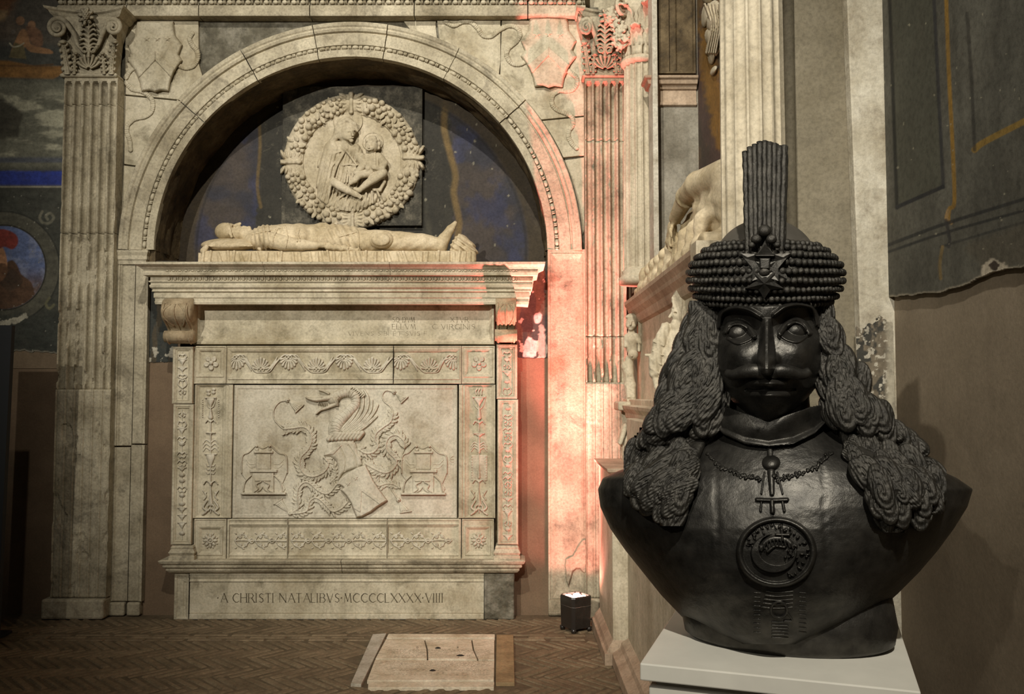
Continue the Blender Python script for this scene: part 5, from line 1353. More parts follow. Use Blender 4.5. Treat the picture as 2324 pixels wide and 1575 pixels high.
# round hip shield
a = zf(1475, 212)
dsc = Solid((a[0] - 34, a[1] - 26, 14), (a[0] + 34, a[1] + 26, 70), 1.5)
dsc.ell((a[0], a[1], 42), (29, 21, 15), 0); dsc.ell((a[0], a[1], 55), (20, 14, 5), 2)
obj('round_shield', dsc.mesh('round_shield', eff_place), M['effigy'], ef)
S = Solid((450, -576, -45), (592, -536, 60), 1.6)
S.ell(Q(330, 250, 4), (62, 15, 42), 0); S.ell(Q(330, 258, 4), (56, 14, 48), 4)
for s in (-40, 50):
    S.cap(Q(160, 268, s), Q(140, 296, s), 6, 8, 3); S.cap(Q(555, 280, s * .9), Q(590, 292, s * .9), 3.5, 6, 2)
for k in range(8): S.cap(Q(150 + 45 * k, 258 + 3 * math.sin(k), 49 - abs(k - 4) * 2.2), Q(190 + 45 * k, 258, 49 - abs(k - 4) * 2.2), 2.2, 2.2, 2)
obj('pillow', S.mesh('pillow', eff_place), M['effigy'], ef)
S = Solid((446, -598, -60), (1092, -560, 74), 1.8)
S.rbox((769, -583, 2), (312, 15, 58), 9)
rr = random.Random(4); x = 462
while x < 1076:
    S.cap((x, -570 - rr.uniform(0, 5), 60), (x + rr.uniform(-5, 8), -594, 60), 3.6, 4.6, 1.6); x += rr.uniform(10, 26)
obj('mattress', S.mesh('mattress', lambda V: np.column_stack([(P := eff_place(V))[:, 0], P[:, 1], np.maximum(P[:, 2] - (P[:, 1] - 6.2) * .08, LEDGE)])), M['effigy'], ef)
box('mattress_core', XW(464, 590, EFY), XW(1074, 590, EFY), EFY - 40 * EK, EFY + 50 * EK, LEDGE, ZW(580, EFY), M['effigy'], ef, 0)
S = Solid((1012, -580, -42), (1096, -518, 62), 1.7)
S.ell(Q(2080, 255, 6), (21, 25, 38), 0); S.ell(Q(2130, 285, 10), (17, 18, 38), 6); S.ell(Q(2040, 275, 24), (12, 16, 20), 5); S.ell(Q(2165, 305, 20), (12, 11, 26), 5)
S.D += 1.4 * np.sin(S.X * .35 + S.Y * .5) + 1.0 * np.sin(S.Z * .3 + S.X * .2)
obj('foot_rest', S.mesh('foot_rest', eff_place), M['effigy'], ef)

# ================================================================== TONDO OF MOTHER AND CHILD IN A FRUIT WREATH
TY = LY - .05; TK = TY / FPX
tc = (799, 367)
td = thing('tondo', 'round marble relief of a mother and child inside a carved fruit wreath', 'relief', (XW(799, 510, TY), TY, ZW(510, TY)))
M['slab_dark'] = stone('dark veined slab', (0.17, 0.15, 0.11), (0.06, 0.054, 0.04), (0.03, 0.027, 0.02), (0.018, 0.016, 0.011), 7, 0.7, bump=.4, grime=.5)
pbox('backing_slab', 640, 196, 958, 512, TY, LY - .002, M['slab_dark'], td, .004)
th = np.linspace(0, 2 * math.pi, 64, endpoint=False)
P = [PY(tc[0] + 116 * math.cos(a), tc[1] + 113 * math.sin(a), TY - .012) for a in th]
prism('disc', P, (0, .03, 0), M['tondo'], td)
R_ = Relief(636, 206, 964, 524, 1.0)
R_.ring(tc[0], tc[1], 132, 22, 12, ry=131); R_.ring(tc[0], tc[1], 113, 3.2, 7, ry=110)
for (ax, ay, hz) in ((660, 368, 0), (938, 358, 0), (797, 234, 1), (800, 495, 1)):
    for s in (-1, 1):
        for k in range(-2, 3):
            ex, ey = (k * 9, s * 17) if not hz else (s * 17, k * 8)
            R_.blob(ax + ex, ay + ey, 12, 4.6, 15 - abs(k), math.atan2(ey, ex * .55) if not hz else math.atan2(ey * .55, ex))
    R_.stroke([(ax - 20, ay), (ax + 20, ay)] if not hz else [(ax, ay - 20), (ax, ay + 20)], 6.0, 16, prof=.35)
R_.rough(1.6, 7, 3)
wr = R_.build('wreath', onY(TY, TK), M['tondo'], td)
def fruit_mesh(k):
    n1_, n2_ = 10, 8; V = []
    for i in range(n2_ + 1):
        ph = -math.pi / 2 + math.pi * i / n2_
        for q in range(n1_):
            a = 2 * math.pi * q / n1_; r = math.cos(ph) * (1 + (.12 * math.cos(5 * a) if k == 1 else 0)) * (1 - (.25 * math.sin(ph) if k == 2 else 0))
            V.append((r * math.cos(a), math.sin(ph) * (1.25 if k == 2 else 1), r * math.sin(a)))
    me = mesh_np('fruit', V, grid_faces(n2_ + 1, n1_, True), True); me.materials.append(M['tondo']); return me
fm = [fruit_mesh(k) for k in range(3)]
def leaflet_mesh():
    n, m = 7, 5; V = []
    for i in range(n):
        t = i / (n - 1)
        for j in range(m):
            u_ = j / (m - 1) * 2 - 1; w_ = math.sin(math.pi * (.06 + .9 * t)) ** .8 * .5
            V.append((u_ * w_, -.25 * (1 - u_ * u_) * math.sin(math.pi * t) - .12 * t, 2.2 * t - 1.1))
    me = mesh_np('leaf', V, grid_faces(n, m), True); me.materials.append(M['tondo']); return me
lfm = leaflet_mesh()
rr = random.Random(9); placed = []
for tries in range(6000):
    a = rr.uniform(0, 2 * math.pi); r = 132 + rr.uniform(-18, 18); x, y = tc[0] + r * math.cos(a), tc[1] + r * math.sin(a) * .99
    da = min(abs((a - b + math.pi) % (2 * math.pi) - math.pi) for b in (0, math.pi / 2, math.pi, 3 * math.pi / 2))
    if da * 132 < 26: continue
    rad = rr.uniform(4.4, 8.2)
    if any((x - p[0]) ** 2 + (y - p[1]) ** 2 < (.88 * (rad + p[2])) ** 2 for p in placed): continue
    placed.append((x, y, rad))
    lift = 12 * math.sqrt(max(0, 1 - ((r - 132) / 22) ** 2)) + 2
    if rr.random() < .16:
        pt = PY(x, y, TY - (lift + 3) * TK); obj('leaf', lfm, None, wr, loc=pt, rot=(0, a + rr.uniform(-.8, .8) + math.pi / 2, 0), scale=(9 * TK, 8 * TK, 8 * TK))
    else:
        pt = PY(x, y, TY - lift * TK); obj('fruit', fm[rr.randrange(3)], None, wr, loc=pt, rot=(rr.uniform(-1, 1), rr.uniform(0, 3), rr.uniform(-1, 1)), scale=(rad * TK, rad * TK, rad * TK))
    if len(placed) >= 230: break
zc_ = lambda x, y: (600 + x / 4.6325, 180 + y / 4.6325)
FT = onY(TY - .012, TK)
R_ = Relief(715, 240, 885, 312, .8); R_.blob(*zc_(878, 440), 33, 31, 3.2, prof=.12); R_.ring(*zc_(878, 440), 32, 1.6, 4.4, ry=30); R_.build('halo', FT, M['tondo'], td)
R_ = Relief(815, 296, 875, 352, .8); R_.blob(*zc_(1140, 660), 23, 22, 3.0, prof=.12); R_.ring(*zc_(1140, 660), 22.5, 1.5, 4.2, ry=21.5); R_.build('halo', FT, M['tondo'], td)
def rel_place(V): return PY(V[:, 0], -V[:, 1], TY - .012 - V[:, 2] * TK)
def C(x, y, d): q = zc_(x, y); return (q[0], -q[1], d)
Z = 4.6325
def rotz(a): c, s = math.cos(a), math.sin(a); return [[c, -s, 0], [s, c, 0], [0, 0, 1]]
# mother: cloak, veil, bowed head, encircling arms, gathered skirt
S = Solid((716, -486, -3), (882, -256, 30), 1.15)
S.ell(C(830, 930, 0), (46, 66, 13), 0); S.chain([C(720, 730, 2), C(660, 900, 2), C(630, 1100, 2), C(625, 1290, 0)], [19, 19, 17, 15], 6, squash=(1, 1, .75))
S.chain([C(940, 740, 3), C(1020, 860, 4)], [15, 12], 5); S.chain([C(700, 1300, 0), C(850, 1330, 1), C(1000, 1290, 2), C(1150, 1250, 0)], [17, 20, 18, 13], 7, squash=(1, 1, .7))
S.cap(C(850, 640, 7), C(850, 720, 5), 9, 12, 4)
xs = S.X; ys = -S.Y
fold = 1.5 * np.sin((xs - 738) * .75 + (ys - 380) * .18) * np.clip((ys - 330) / 25, 0, 1) + .9 * np.sin((xs + ys) * .38) * np.clip((ys - 420) / 25, 0, 1)
S.D += fold.astype('f4') * .9
S.ell(C(880, 545, 13), (18, 23, 13), 2, rot=rotz(-.28))                       # head
S.ell(C(850, 520, 9), (23, 28, 12), 2, rot=rotz(-.2)); S.chain([C(770, 520, 7), C(750, 600, 6), C(715, 660, 5)], [8, 7, 8], 3)   # veil
S.chain([C(790, 470, 14), C(870, 425, 18), C(950, 470, 18), C(975, 540, 14)], [5, 5, 4.5, 3.5], 2)
S.cap(C(918, 545, 25), C(930, 588, 27), 2.0, 2.8, 1.4); S.cap(C(880, 545, 24), C(905, 540, 25.5), 1.6, 1.4, 1); S.cap(C(940, 535, 25), C(958, 532, 22), 1.5, 1.2, 1)
S.cap(C(905, 616, 24), C(935, 612, 24.5), 1.7, 1.7, 1); S.ell(C(915, 645, 21), (5, 4.5, 4), 2); S.ell(C(880, 600, 21), (7, 8, 5), 3); S.ell(C(890, 560, 27), (3.5, 2, 3), 1, cut=True); S.ell(C(945, 553, 26), (3, 2, 3), 1, cut=True)
for (p_, w_) in ((((850, 740, 12), (700, 790, 14), (630, 860, 10)), 2.2), (((845, 750, 13), (760, 900, 16), (700, 1080, 15), (660, 1290, 10)), 3.6), (((830, 760, 13), (690, 940, 14), (625, 1120, 10)), 2.2), (((845, 735, 14), (900, 800, 15), (970, 900, 14)), 2.6)):
    S.chain([C(*q) for q in p_], [w_] * len(p_), 1.5)
S.ell(C(850, 742, 15), (4, 4, 4), 1.5)
for k in range(7): S.cap(C(855 + 17 * k, 915, 13), C(815 + 27 * k, 1080, 13), 1.6, 2.2, 1.0)
S.chain([C(820, 905, 13), C(890, 892, 15), C(960, 905, 13)], [2.2] * 3, 1)
S.chain([C(730, 1080, 13), C(800, 1125, 17), C(880, 1170, 19), C(930, 1195, 20)], [10, 10, 8.5, 6.5], 2); S.ell(C(950, 1205, 21), (11, 7, 5), 2, rot=rotz(-.5))
for k in range(4): S.cap(C(965 + 4 * k, 1190 + 13 * k, 22), C(1025 - 6 * k, 1228 + 9 * k, 21), 2.2, 1.8, .8)
S.chain([C(1010, 820, 12), C(1050, 890, 15), C(1000, 950, 17), C(960, 985, 19)], [11, 10, 7, 5.5], 2)
for q in (((870, 1190), (760, 1270), (690, 1320)), ((890, 1200), (830, 1300), (800, 1380)), ((925, 1215), (895, 1300), (905, 1390)), ((1000, 1245), (985, 1380)), ((1070, 1200), (1060, 1340)), ((1130, 1180), (1140, 1300)), ((1180, 1160), (1210, 1230))):
    S.chain([C(x_, y_, 13 if y_ < 1250 else 10) for x_, y_ in q], [2.6] * len(q), 2)
rr_ = np.hypot(S.X - tc[0], (-S.Y - tc[1])); S.D = np.maximum(S.D, (rr_ - 113).astype('f4'))
obj('mother_figure', S.mesh('mother_figure', rel_place), M['tondo'], td)
# child seated on her arm
S = Solid((792, -446, -2), (884, -302, 34), 1.05)
S.ell(C(1140, 880, 10), (22, 27, 14), 0); S.D += .7 * np.sin((S.X - 840) * .95) * (S.Y > -402)
S.ell(C(1130, 690, 15), (15.5, 17.5, 13), 1); S.cap(C(1130, 760, 12), C(1135, 800, 11), 7, 9, 3)
for (x, y, r) in ((1085, 640, 5.5), (1115, 622, 6), (1150, 620, 6.5), (1185, 640, 6), (1200, 680, 5.5), (1195, 720, 5), (1160, 645, 6)): S.ell(C(x, y, 22 if x < 1180 else 16), (r, r, r * .8), 1.2)
S.cap(C(1100, 690, 27.5), C(1098, 718, 29), 1.7, 2.4, 1.2); S.ell(C(1080, 725, 25), (4.5, 5, 3.5), 2); S.ell(C(1128, 725, 26), (5, 5, 3.5), 2); S.cap(C(1090, 742, 27), C(1110, 742, 27.2), 1.3, 1.3, .8)
S.ell(C(1082, 696, 28), (2.8, 1.6, 2.5), 1, cut=True); S.ell(C(1122, 696, 29), (3, 1.6, 2.5), 1, cut=True)
S.chain([C(1205, 810, 12), C(1262, 880, 14), C(1235, 945, 18), C(1165, 930, 22)], [8.5, 8, 6.5, 5], 2); S.ell(C(1150, 930, 23), (5, 4, 4), 1.5)
S.chain([C(1080, 810, 14), C(1062, 890, 17), C(1085, 940, 20)], [7.5, 6.5, 5], 2)
S.chain([C(1100, 985, 14), C(1000, 1000, 19), C(950, 1060, 19), C(905, 1090, 18)], [10, 9.5, 7, 5], 2)
S.chain([C(1240, 985, 14), C(1160, 1040, 19), C(1070, 1105, 19), C(1000, 1165, 18)], [12, 11, 8, 6], 2); S.chain([C(1000, 1168, 18), C(950, 1150, 18)], [6, 4], 1.5)
S.chain([C(1235, 1000, 8), C(1262, 1080, 7), C(1215, 1165, 7), C(1150, 1160, 7)], [4, 4, 4, 3.5], 2)
obj('child_figure', S.mesh('child_figure', rel_place), M['tondo'], td)

# ================================================================== RIGHT SIDE: SECOND TOMB, COLUMNS AND WALLS
M['tomb2'] = stone('pale streaked marble', (0.62, 0.54, 0.40), (0.50, 0.43, 0.31), (0.36, 0.30, 0.20), (0.2, 0.15, 0.08), 3.0, 0.45, bump=0.15, streak=.55)
M['pink'] = stone('rosy brown marble', (0.50, 0.38, 0.27), (0.38, 0.28, 0.19), (0.26, 0.18, 0.12), (0.14, 0.10, 0.06), 4.0, 0.45, bump=0.15)
M['grey'] = stone('grey stone', (0.33, 0.30, 0.24), (0.24, 0.215, 0.165), (0.15, 0.13, 0.095), (0.05, 0.045, 0.03), 4.0, 0.6, bump=0.3)
M['wall_plaster'] = stone('grey brown wall plaster', (0.25, 0.215, 0.15), (0.20, 0.17, 0.115), (0.15, 0.125, 0.08), (0.09, 0.075, 0.05), 2.2, 0.5, bump=0.25, grime=.3)
wall_right = struct(obj('wall_right', boxm('wall_right', 1.50, 2.2, -4.5, 7.2, -0.1, 6.2), M['wall_plaster']))
# niche of the second tomb: reveal, painted back, jamb strip, impost
box('niche_back', 1.26, 1.55, 3.45, 6.6, 2.0, 6.2, M['grey'], wall_right, 0)
NX = 1.255
p = Paint(1576, -60, 1665, 470, 1.6, (0.075, 0.055, 0.04))
p.mix(sstep(.4, .6, fbm(p.GX / 22, p.GY / 70, 201)) * .8, (0.10, 0.06, 0.05))
p.poly([(1590, 40), (1612, 20), (1625, 120), (1640, 240), (1660, 250), (1660, 340), (1625, 330), (1608, 250), (1590, 150)], (0.24, 0.125, 0.03), 8, 3, jag=20)
p.mix(sstep(.55, .7, fbm(p.GX / 6, p.GY / 60, 205)) * .5, (0.26, 0.15, 0.05)); p.mix(sstep(330, 400, p.GY) * .7, (0.08, 0.05, 0.042))
p.mottle(.25, 8, 30, 207)
p.build('niche_fresco', onX(NX, 1), M['fresco'], wall_right, label='worn ochre and violet fresco in the side niche')
RVY = 5.85
box('niche_reveal', .95, 1.30, RVY, 6.5, 2.2, 6.2, M['grey'], wall_right, .004)
box('niche_jamb', .93, .965, RVY - .12, RVY + .05, 2.25, 4.9, M['white_plaster'], wall_right, .004)
# dark framed recess above the impost
xa, xb = XW(1492, 90, RVY), XW(1578, 90, RVY)
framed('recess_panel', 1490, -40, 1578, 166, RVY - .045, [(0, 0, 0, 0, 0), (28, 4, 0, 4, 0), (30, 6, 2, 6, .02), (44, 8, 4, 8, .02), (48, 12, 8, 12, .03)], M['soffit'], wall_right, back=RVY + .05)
moulding('impost', pprof([(242, .004), (238, .02), (233, .02), (231, .006), (205, .006), (202, .02), (194, .03), (190, .05), (180, .06), (176, .075), (170, .08)], RVY), XW(1486, 200, RVY), XW(1580, 200, RVY), RVY, M['pink'], wall_right, depth=.1, retr=False, bevel=.003)
R_ = Relief(1474, -40, 1486, 166, .8)
for k in range(26):
    y = -36 + k * 8; R_.blob(1477, y, 2.6, 3.4, 3); R_.blob(1481.5, y + 4, 2.6, 3.4, 3)
R_.build('guilloche_strip', onY(6.0), M['white_plaster'], wall_right)
box('guilloche_ground', XW(1472, 60, 6.0), XW(1492, 60, 6.0), 6.0, 6.3, ZW(166, 6.0), 5.2, M['travertine'], wall_right, 0)
# carved hanging figure on the niche wall
R_ = Relief(1588, -50, 1648, 180, .9)
for (x, y, rx, ry, h, a) in ((1618, 22, 17, 22, 9, .3), (1606, -10, 14, 18, 9, 0), (1618, 50, 14, 24, 11, .2), (1612, 85, 12, 20, 9, -.2), (1628, 74, 14, 26, 8, .4), (1616, 120, 9, 26, 7, .1), (1626, 112, 9, 20, 6, .5), (1620, 160, 6, 12, 6, .5), (1600, 36, 8, 26, 7, .1)):
    R_.blob(x, y, rx, ry, h, a)
for k in range(5): R_.stroke([(1600 + 8 * k, 10), (1614 + 5 * k, 60), (1604 + 5 * k, 120)], 3.2, 11)
hf = R_.build('hanging_figure', onX(NX - .002, .0035), M['tomb2'], None)
tag(hf, 'carved draped figure fixed high on the ochre niche wall', 'relief')

def column(name, label, cx, cy, r, z0, z1, mat, base=True, cap=None):
    t = thing(name, label, 'column', (cx, cy, z0), 'fluted columns of the side tomb')
    N = 16
    fl = lambda th, z: 1 - .10 * np.sqrt(np.clip(1 - ((((th * N / (2 * math.pi)) % 1) - .5) / .38) ** 2, 0, 1))
    lathe('shaft', [(0, r * 1.0), (.01, r), ((z1 - z0) * .33, r * 1.01), (z1 - z0 - .02, r * .93), (z1 - z0, r * .93)], (cx, cy, z0), mat, t, N * 12, smooth=False, fl=fl)
    lathe('base_ring', [(-.10, r * 1.3), (-.06, r * 1.34), (-.045, r * 1.2), (-.03, r * 1.12), (-.01, r * 1.16), (0, r * 1.03), (.012, r * 1.0)], (cx, cy, z0), mat, t, 32)
    return t
colf = column('fluted_column', 'pale fluted column with leafy capital in the corner of the chapel', .905, 6.14, .118, 2.46, ZW(132, 6.02), M['tomb2'])
zc0 = ZW(132, 6.02)
lathe('collar', [(-.02, .118), (0, .135), (.02, .135), (.035, .12)], (.905, 6.14, zc0), M['tomb2'], colf, 32)
lathe('bell', [(.03, .105), (.2, .115), (.34, .15), (.44, .17)], (.905, 6.14, zc0), M['tomb2'], colf, 24)
box('abacus', .74, 1.07, 5.97, 6.3, zc0 + .44, zc0 + .5, M['tomb2'], colf, .01)
def leaf_blade(name, base, out, h, w, mat, parent, curl=.05):
    # upright leaf that bends outwards at the tip, with scalloped edge and midrib
    out = np.asarray(out, float); out /= np.linalg.norm(out); side = np.array([-out[1], out[0], 0]); n, m = 12, 9; V = []
    for i in range(n):
        t = i / (n - 1); wd = w * (.75 + .35 * math.sin(math.pi * t)) * (1 - .5 * t ** 3) * (1 + .16 * math.cos(t * 22))
        dz = h * math.sin(t * 1.9) / math.sin(1.57) if t < .9 else h * math.sin(.9 * 1.9) / 1 - (t - .9) * .3 * h
        of = curl * t ** 2 * 1.6
        for j in range(m):
            u = j / (m - 1) * 2 - 1
            V.append(np.asarray(base) + out * (of + .012 * (1 - abs(u) ** 2) + .006 * math.cos(u * 9)) + side * u * wd + np.array([0, 0, dz - .02 * abs(u) * h]))
    me = mesh_np(name, np.array(V), grid_faces(n, m), True)
    o = obj(name, me, mat, parent); s = o.modifiers.new('thick', 'SOLIDIFY'); s.thickness = .012; return o
for k in range(8):
    a = k * math.pi / 4 - .3
    d = (math.cos(a), math.sin(a), 0)
    leaf_blade('acanthus_leaf', (.905 + .11 * d[0], 6.14 + .11 * d[1], zc0 + .03), d, .19, .05, M['tomb2'], colf)
    a += .39; d = (math.cos(a), math.sin(a), 0)
    leaf_blade('acanthus_leaf', (.905 + .115 * d[0], 6.14 + .115 * d[1], zc0 + .1), d, .26, .045, M['tomb2'], colf, .08)
for a in (-2.36, -.78, 2.36):
    c = np.array([.905 + .2 * math.cos(a), 6.14 + .2 * math.sin(a), zc0 + .36]); d = np.array([math.cos(a), math.sin(a), 0])
    t = np.linspace(0, 1, 34); rr_ = .062 * (1 - t) ** .8 + .006; an_ = 2.2 + 13 * t
    P = c + d * (rr_ * np.cos(an_))[:, None] + np.array([0, 0, 1]) * (rr_ * np.sin(an_))[:, None]
    st_ = np.array([[.905 + .11 * d[0], 6.14 + .11 * d[1], zc0 + .2], [.905 + .14 * d[0], 6.14 + .14 * d[1], zc0 + .34]])
    tube('volute', np.vstack([smooth_pts(np.vstack([st_, P[:1]]), 5), P[1:]]), np.r_[np.full(11, .016), np.linspace(.016, .007, 33)][:len(smooth_pts(np.vstack([st_, P[:1]]), 5)) + 33], M['tomb2'], colf, 8)
# flower and foliage boss that sticks out of the capital into the pink light
rr = random.Random(21)
for k, (x, y, s) in enumerate(((1388, 28, 1.2), (1396, 52, 1), (1406, 74, 1.1), (1398, 92, .9), (1412, 60, 1), (1384, 44, .8), (1404, 106, .8), (1418, 84, 1))):
    c = PY(x, y, 6.02); S = Solid((-.06, -.06, -.06), (.06, .06, .06), .006)
    S.ell((0, 0, 0), (.016 * s, .018 * s, .02 * s), 0)
    for q in range(6):
        a = q * 1.05 + rr.uniform(0, .5); S.ell((.026 * s * math.cos(a), rr.uniform(-.02, .02), .026 * s * math.sin(a)), (.015 * s, .011, .012 * s), .006)
    S.cap((0, 0, 0), (.02, .03, .0), .01, .01, .004)
    obj('foliage_boss', S.mesh('foliage_boss'), M['tomb2'], colf, loc=c)
S_ = smooth_pts([PY(1386, 26, 6.03), PY(1396, 50, 6.03), PY(1410, 70, 6.03), PY(1424, 60, 6.05), PY(1432, 30, 6.06)], 6); tube('foliage_stem', S_, .012, M['tomb2'], colf, 6)
S_ = smooth_pts([PY(1400, 60, 6.03), PY(1402, 90, 6.03), PY(1412, 106, 6.03), PY(1426, 96, 6.06)], 6); tube('foliage_stem', S_, .011, M['tomb2'], colf, 6)

coln = column('fluted_column', 'tall pale fluted column standing behind the bronze bust', .863, 3.12, .112, 1.60, 4.4, M['tomb2'])
box('pedestal_block', .735, .99, 2.99, 3.25, .0, 1.50, M['tomb2'], coln, .006)

# wall facing the room behind the bust, half round trim, pale pilaster strip
FY = 3.20
box('wall_return', .97, 1.56, FY, FY + .3, -0.1, 6.2, M['wall_plaster'], wall_right, 0)
tr = struct(lathe('trim_1', [(0, .022), (6.0, .022)], (XW(1794, 400, FY), FY + .002, 0), M['wall_plaster'], None, 16)); tr['label'] = 'half round plaster moulding on the wall behind the bust'
P = [PY(1908, -60, FY), PY(1998, -60, FY), PY(2030, 700, FY), PY(2046, 1500, FY), PY(1965, 1500, FY), PY(1938, 700, FY)]
M['strip'] = stone('pale whitewashed strip', (0.60, 0.55, 0.44), (0.46, 0.41, 0.31), (0.30, 0.25, 0.17), (0.16, 0.12, 0.075), 4.5, 0.6, bump=0.35)
prism('pale_pilaster', P, (0, -.05, 0), M['strip'], wall_right, .004, 'stained pale pilaster strip')
p = Paint(1936, 688, 2046, 1000, 1.2, (0.16, 0.13, 0.09)); n_ = fbm(p.GX / 16, p.GY / 22, 301)
p.mix(sstep(.45, .6, n_), (0.045, 0.042, 0.034)); p.mix(sstep(.62, .68, fbm(p.GX / 9, p.GY / 9, 305)), (0.42, 0.38, 0.30)); p.mix(sstep(2004, 2020, p.GX + 14 * (n_ - .5)), (0.36, 0.32, 0.24))
lim = fbm(p.GX / 20, p.GY / 20, 309) * 60 + 700
p.build('exposed_stain', onY(FY - .0535), M['fresco'], wall_right, mask=(p.GY > lim) & (p.GX > 1940 + (p.GY - 700) * .03) & (p.GX < 2026 + (p.GY - 700) * .024))
# near wall: painted upper layer torn off above brown plaster
WX = 1.36
M['plaster_right'] = stone('worn brown plaster', (0.27, 0.215, 0.15), (0.225, 0.178, 0.122), (0.18, 0.14, 0.095), (0.13, 0.10, 0.068), 1.6, 0.4, bump=0.15, fine=90, streak=0.3, grime=0.15)
box('plaster_lower', WX + .012, 1.6, -4.5, FY + .1, -0.1, 6.2, M['plaster_right'], wall_right, 0)
p = Paint(1996, -80, 2560, 720, 2.2, (0.085, 0.080, 0.063)); gx, gy = p.GX, p.GY
p.mottle(.35, 60, 200, 401); p.mottle(.3, 14, 90, 402)
line = lambda pts, w, c, a=1: p.stroke(pts, w, c, a, 1.5)
p.poly([(2022, -80), (2120, -80), (2147, 426), (2040, 474)], (0.068, 0.066, 0.048), 2)
line([(2020, -80), (2029, 150), (2040, 472)], 4, (0.018, 0.018, 0.015)); line([(2121, -80), (2132, 150), (2146, 425)], 4, (0.022, 0.022, 0.026), .8); line([(2040, 470), (2145, 424)], 4.5, (0.02, 0.02, 0.022))
line([(2150, -80), (2158, 150), (2168, 350), (2171, 458), (2160, 474), (2157, 500)], 4.5, (0.23, 0.13, 0.025)); line([(2157, 478), (2153, 496), (2164, 506)], 4, (0.30, 0.19, 0.08))
line([(2217, 340), (2240, 322), (2330, 276), (2420, 232)], 7, (0.21, 0.13, 0.03)); line([(2200, 30), (2210, 180), (2217, 340)], 4, (0.028, 0.026, 0.022), .7)
line([(2020, 556), (2150, 508), (2330, 452), (2500, 400)], 4, (0.025, 0.025, 0.024), .9); line([(2020, 572), (2150, 528), (2330, 478), (2500, 430)], 3.2, (0.025, 0.025, 0.024), .9)
line([(2140, 560), (2240, 530), (2330, 505), (2460, 470)], 3, (0.03, 0.03, 0.028), .7)
line([(2144, 560), (2138, 600), (2140, 632)], 3.6, (0.20, 0.14, 0.06)); line([(2152, 500), (2160, 540), (2158, 560)], 4, (0.03, 0.028, 0.028), .8)
p.poly([(2190, 560), (2330, 505), (2560, 430), (2560, 600), (2330, 600), (2240, 610)], (0.095, 0.08, 0.055), 10, a=.6, jag=20)
for i in range(40): p.blob(rnd.uniform(2010, 2330), rnd.uniform(0, 660), rnd.uniform(.8, 2.4), rnd.uniform(1, 3), (0.32, 0.29, 0.2), .7)
edge = np.interp(gx, [1990, 2020, 2080, 2140, 2200, 2250, 2324, 2560], [684, 676, 668, 664, 644, 620, 606, 560]) + 12 * (fbm(gx / 26, gx * 0, 411) - .5)
p.mix((1 - sstep(0, 7, edge - gy)) * .9, (0.30, 0.26, 0.19))
p.poly([(2232, 628), (2240, 596), (2262, 588), (2290, 600), (2296, 626), (2262, 634)], (0.42, 0.36, 0.27), 2, 2, jag=12)
p.poly([(2246, 606), (2262, 592), (2274, 600), (2266, 612)], (0.05, 0.035, 0.025), 1.5, 2, jag=10)
pw = p.build('painted_layer', onX(WX, 1), M['fresco'], wall_right, edge=edge, label='dark painted wall layer with ochre lines')
M['painted_far'] = stone('dark grey painted wall', (0.10, 0.095, 0.075), (0.08, 0.075, 0.06), (0.06, 0.056, 0.044), (0.035, 0.033, 0.026), 2.0, .5, bump=.2, streak=.3)
box('painted_upper', WX + .004, WX + .02, -4.5, FY - .01, 2.02, 6.2, M['painted_far'], wall_right, 0)
s = pw.modifiers.new('thick', 'SOLIDIFY'); s.thickness = .014; s.offset = 0

# ---- the second tomb: plinth, panel, sarcophagus with figures
t2 = thing('side_tomb', 'pale marble tomb along the right wall with mourning figure relief', 'tomb', (.8, 4.7, 0))
T2 = M['tomb2']
def slabx(name, x0, x1, y0, y1, z0, z1, mat=None, bevel=.005): return box(name, x0, x1, y0, y1, z0, z1, mat or T2, t2, bevel)
def mould_x(name, rows, y0, y1, xf, mat, depth=.3, ends=True):
    # moulding running along Y on a face that looks to -X
    V, n = [], len(rows)
    for z, p_ in rows:
        a = y0 - (p_ if ends else 0)
        V += [(xf + depth, a, z), (xf + depth, y1, z), (xf - p_, y1, z), (xf - p_, a, z)]
    F = []
    for i in range(n - 1):
        for j in range(4):
            k = (j + 1) % 4; F.append((4 * i + k, 4 * i + j, 4 * i + 4 + j, 4 * i + 4 + k))
    F += [(0, 1, 2, 3), (4 * n - 1, 4 * n - 2, 4 * n - 3, 4 * n - 4)]
    return obj(name, mesh_np(name, V, F), mat, t2, bevel=.003)
slabx('base_pier', .60, .95, 5.32, 6.12, .12, 1.13)
mould_x('pier_plinth', [(0, .055), (.07, .055), (.075, .04), (.10, .03), (.12, .012), (.135, .0)], 5.32, 6.12, .60, M['pink'])
mould_x('pier_cap', [(1.10, .0), (1.115, .012), (1.13, .03), (1.15, .035)], 5.32, 6.12, .60, M['pink'])
slabx('base_panel', .69, .95, 3.30, 5.318, .12, 1.45)
mould_x('panel_plinth', [(0, .10), (.07, .10), (.08, .08), (.10, .05), (.125, .04), (.15, .0)], 3.30, 5.31, .69, M['pink'], ends=False)
slabx('upper_panel', .78, 1.2, 3.30, 6.2, 1.45, 1.56)
R_ = Relief(1420, 928, 1520, 960, .8); R_.stroke([(1426, 931), (1520, 956)], 2, 3); R_.stroke([(1432, 941), (1520, 966)], 1.4, 2)
mould_x('ledge', [(1.42, .0), (1.44, .02), (1.47, .025), (1.50, .05), (1.52, .055), (1.525, .0)], 3.6, 6.1, .78, T2)
SXF = .86
slabx('sarcophagus_chest', SXF, 1.24, 3.74, 6.05, 1.52, 2.08)
mould_x('sarcophagus_cornice', [(2.06, .0), (2.075, .02), (2.10, .03), (2.12, .035), (2.15, .06), (2.17, .065), (2.20, .085), (2.225, .085)], 3.78, 6.05, SXF, M['pink'], depth=.36)
slabx('corner_scroll', SXF - .09, 1.1, 3.66, 3.78, 2.05, 2.24)
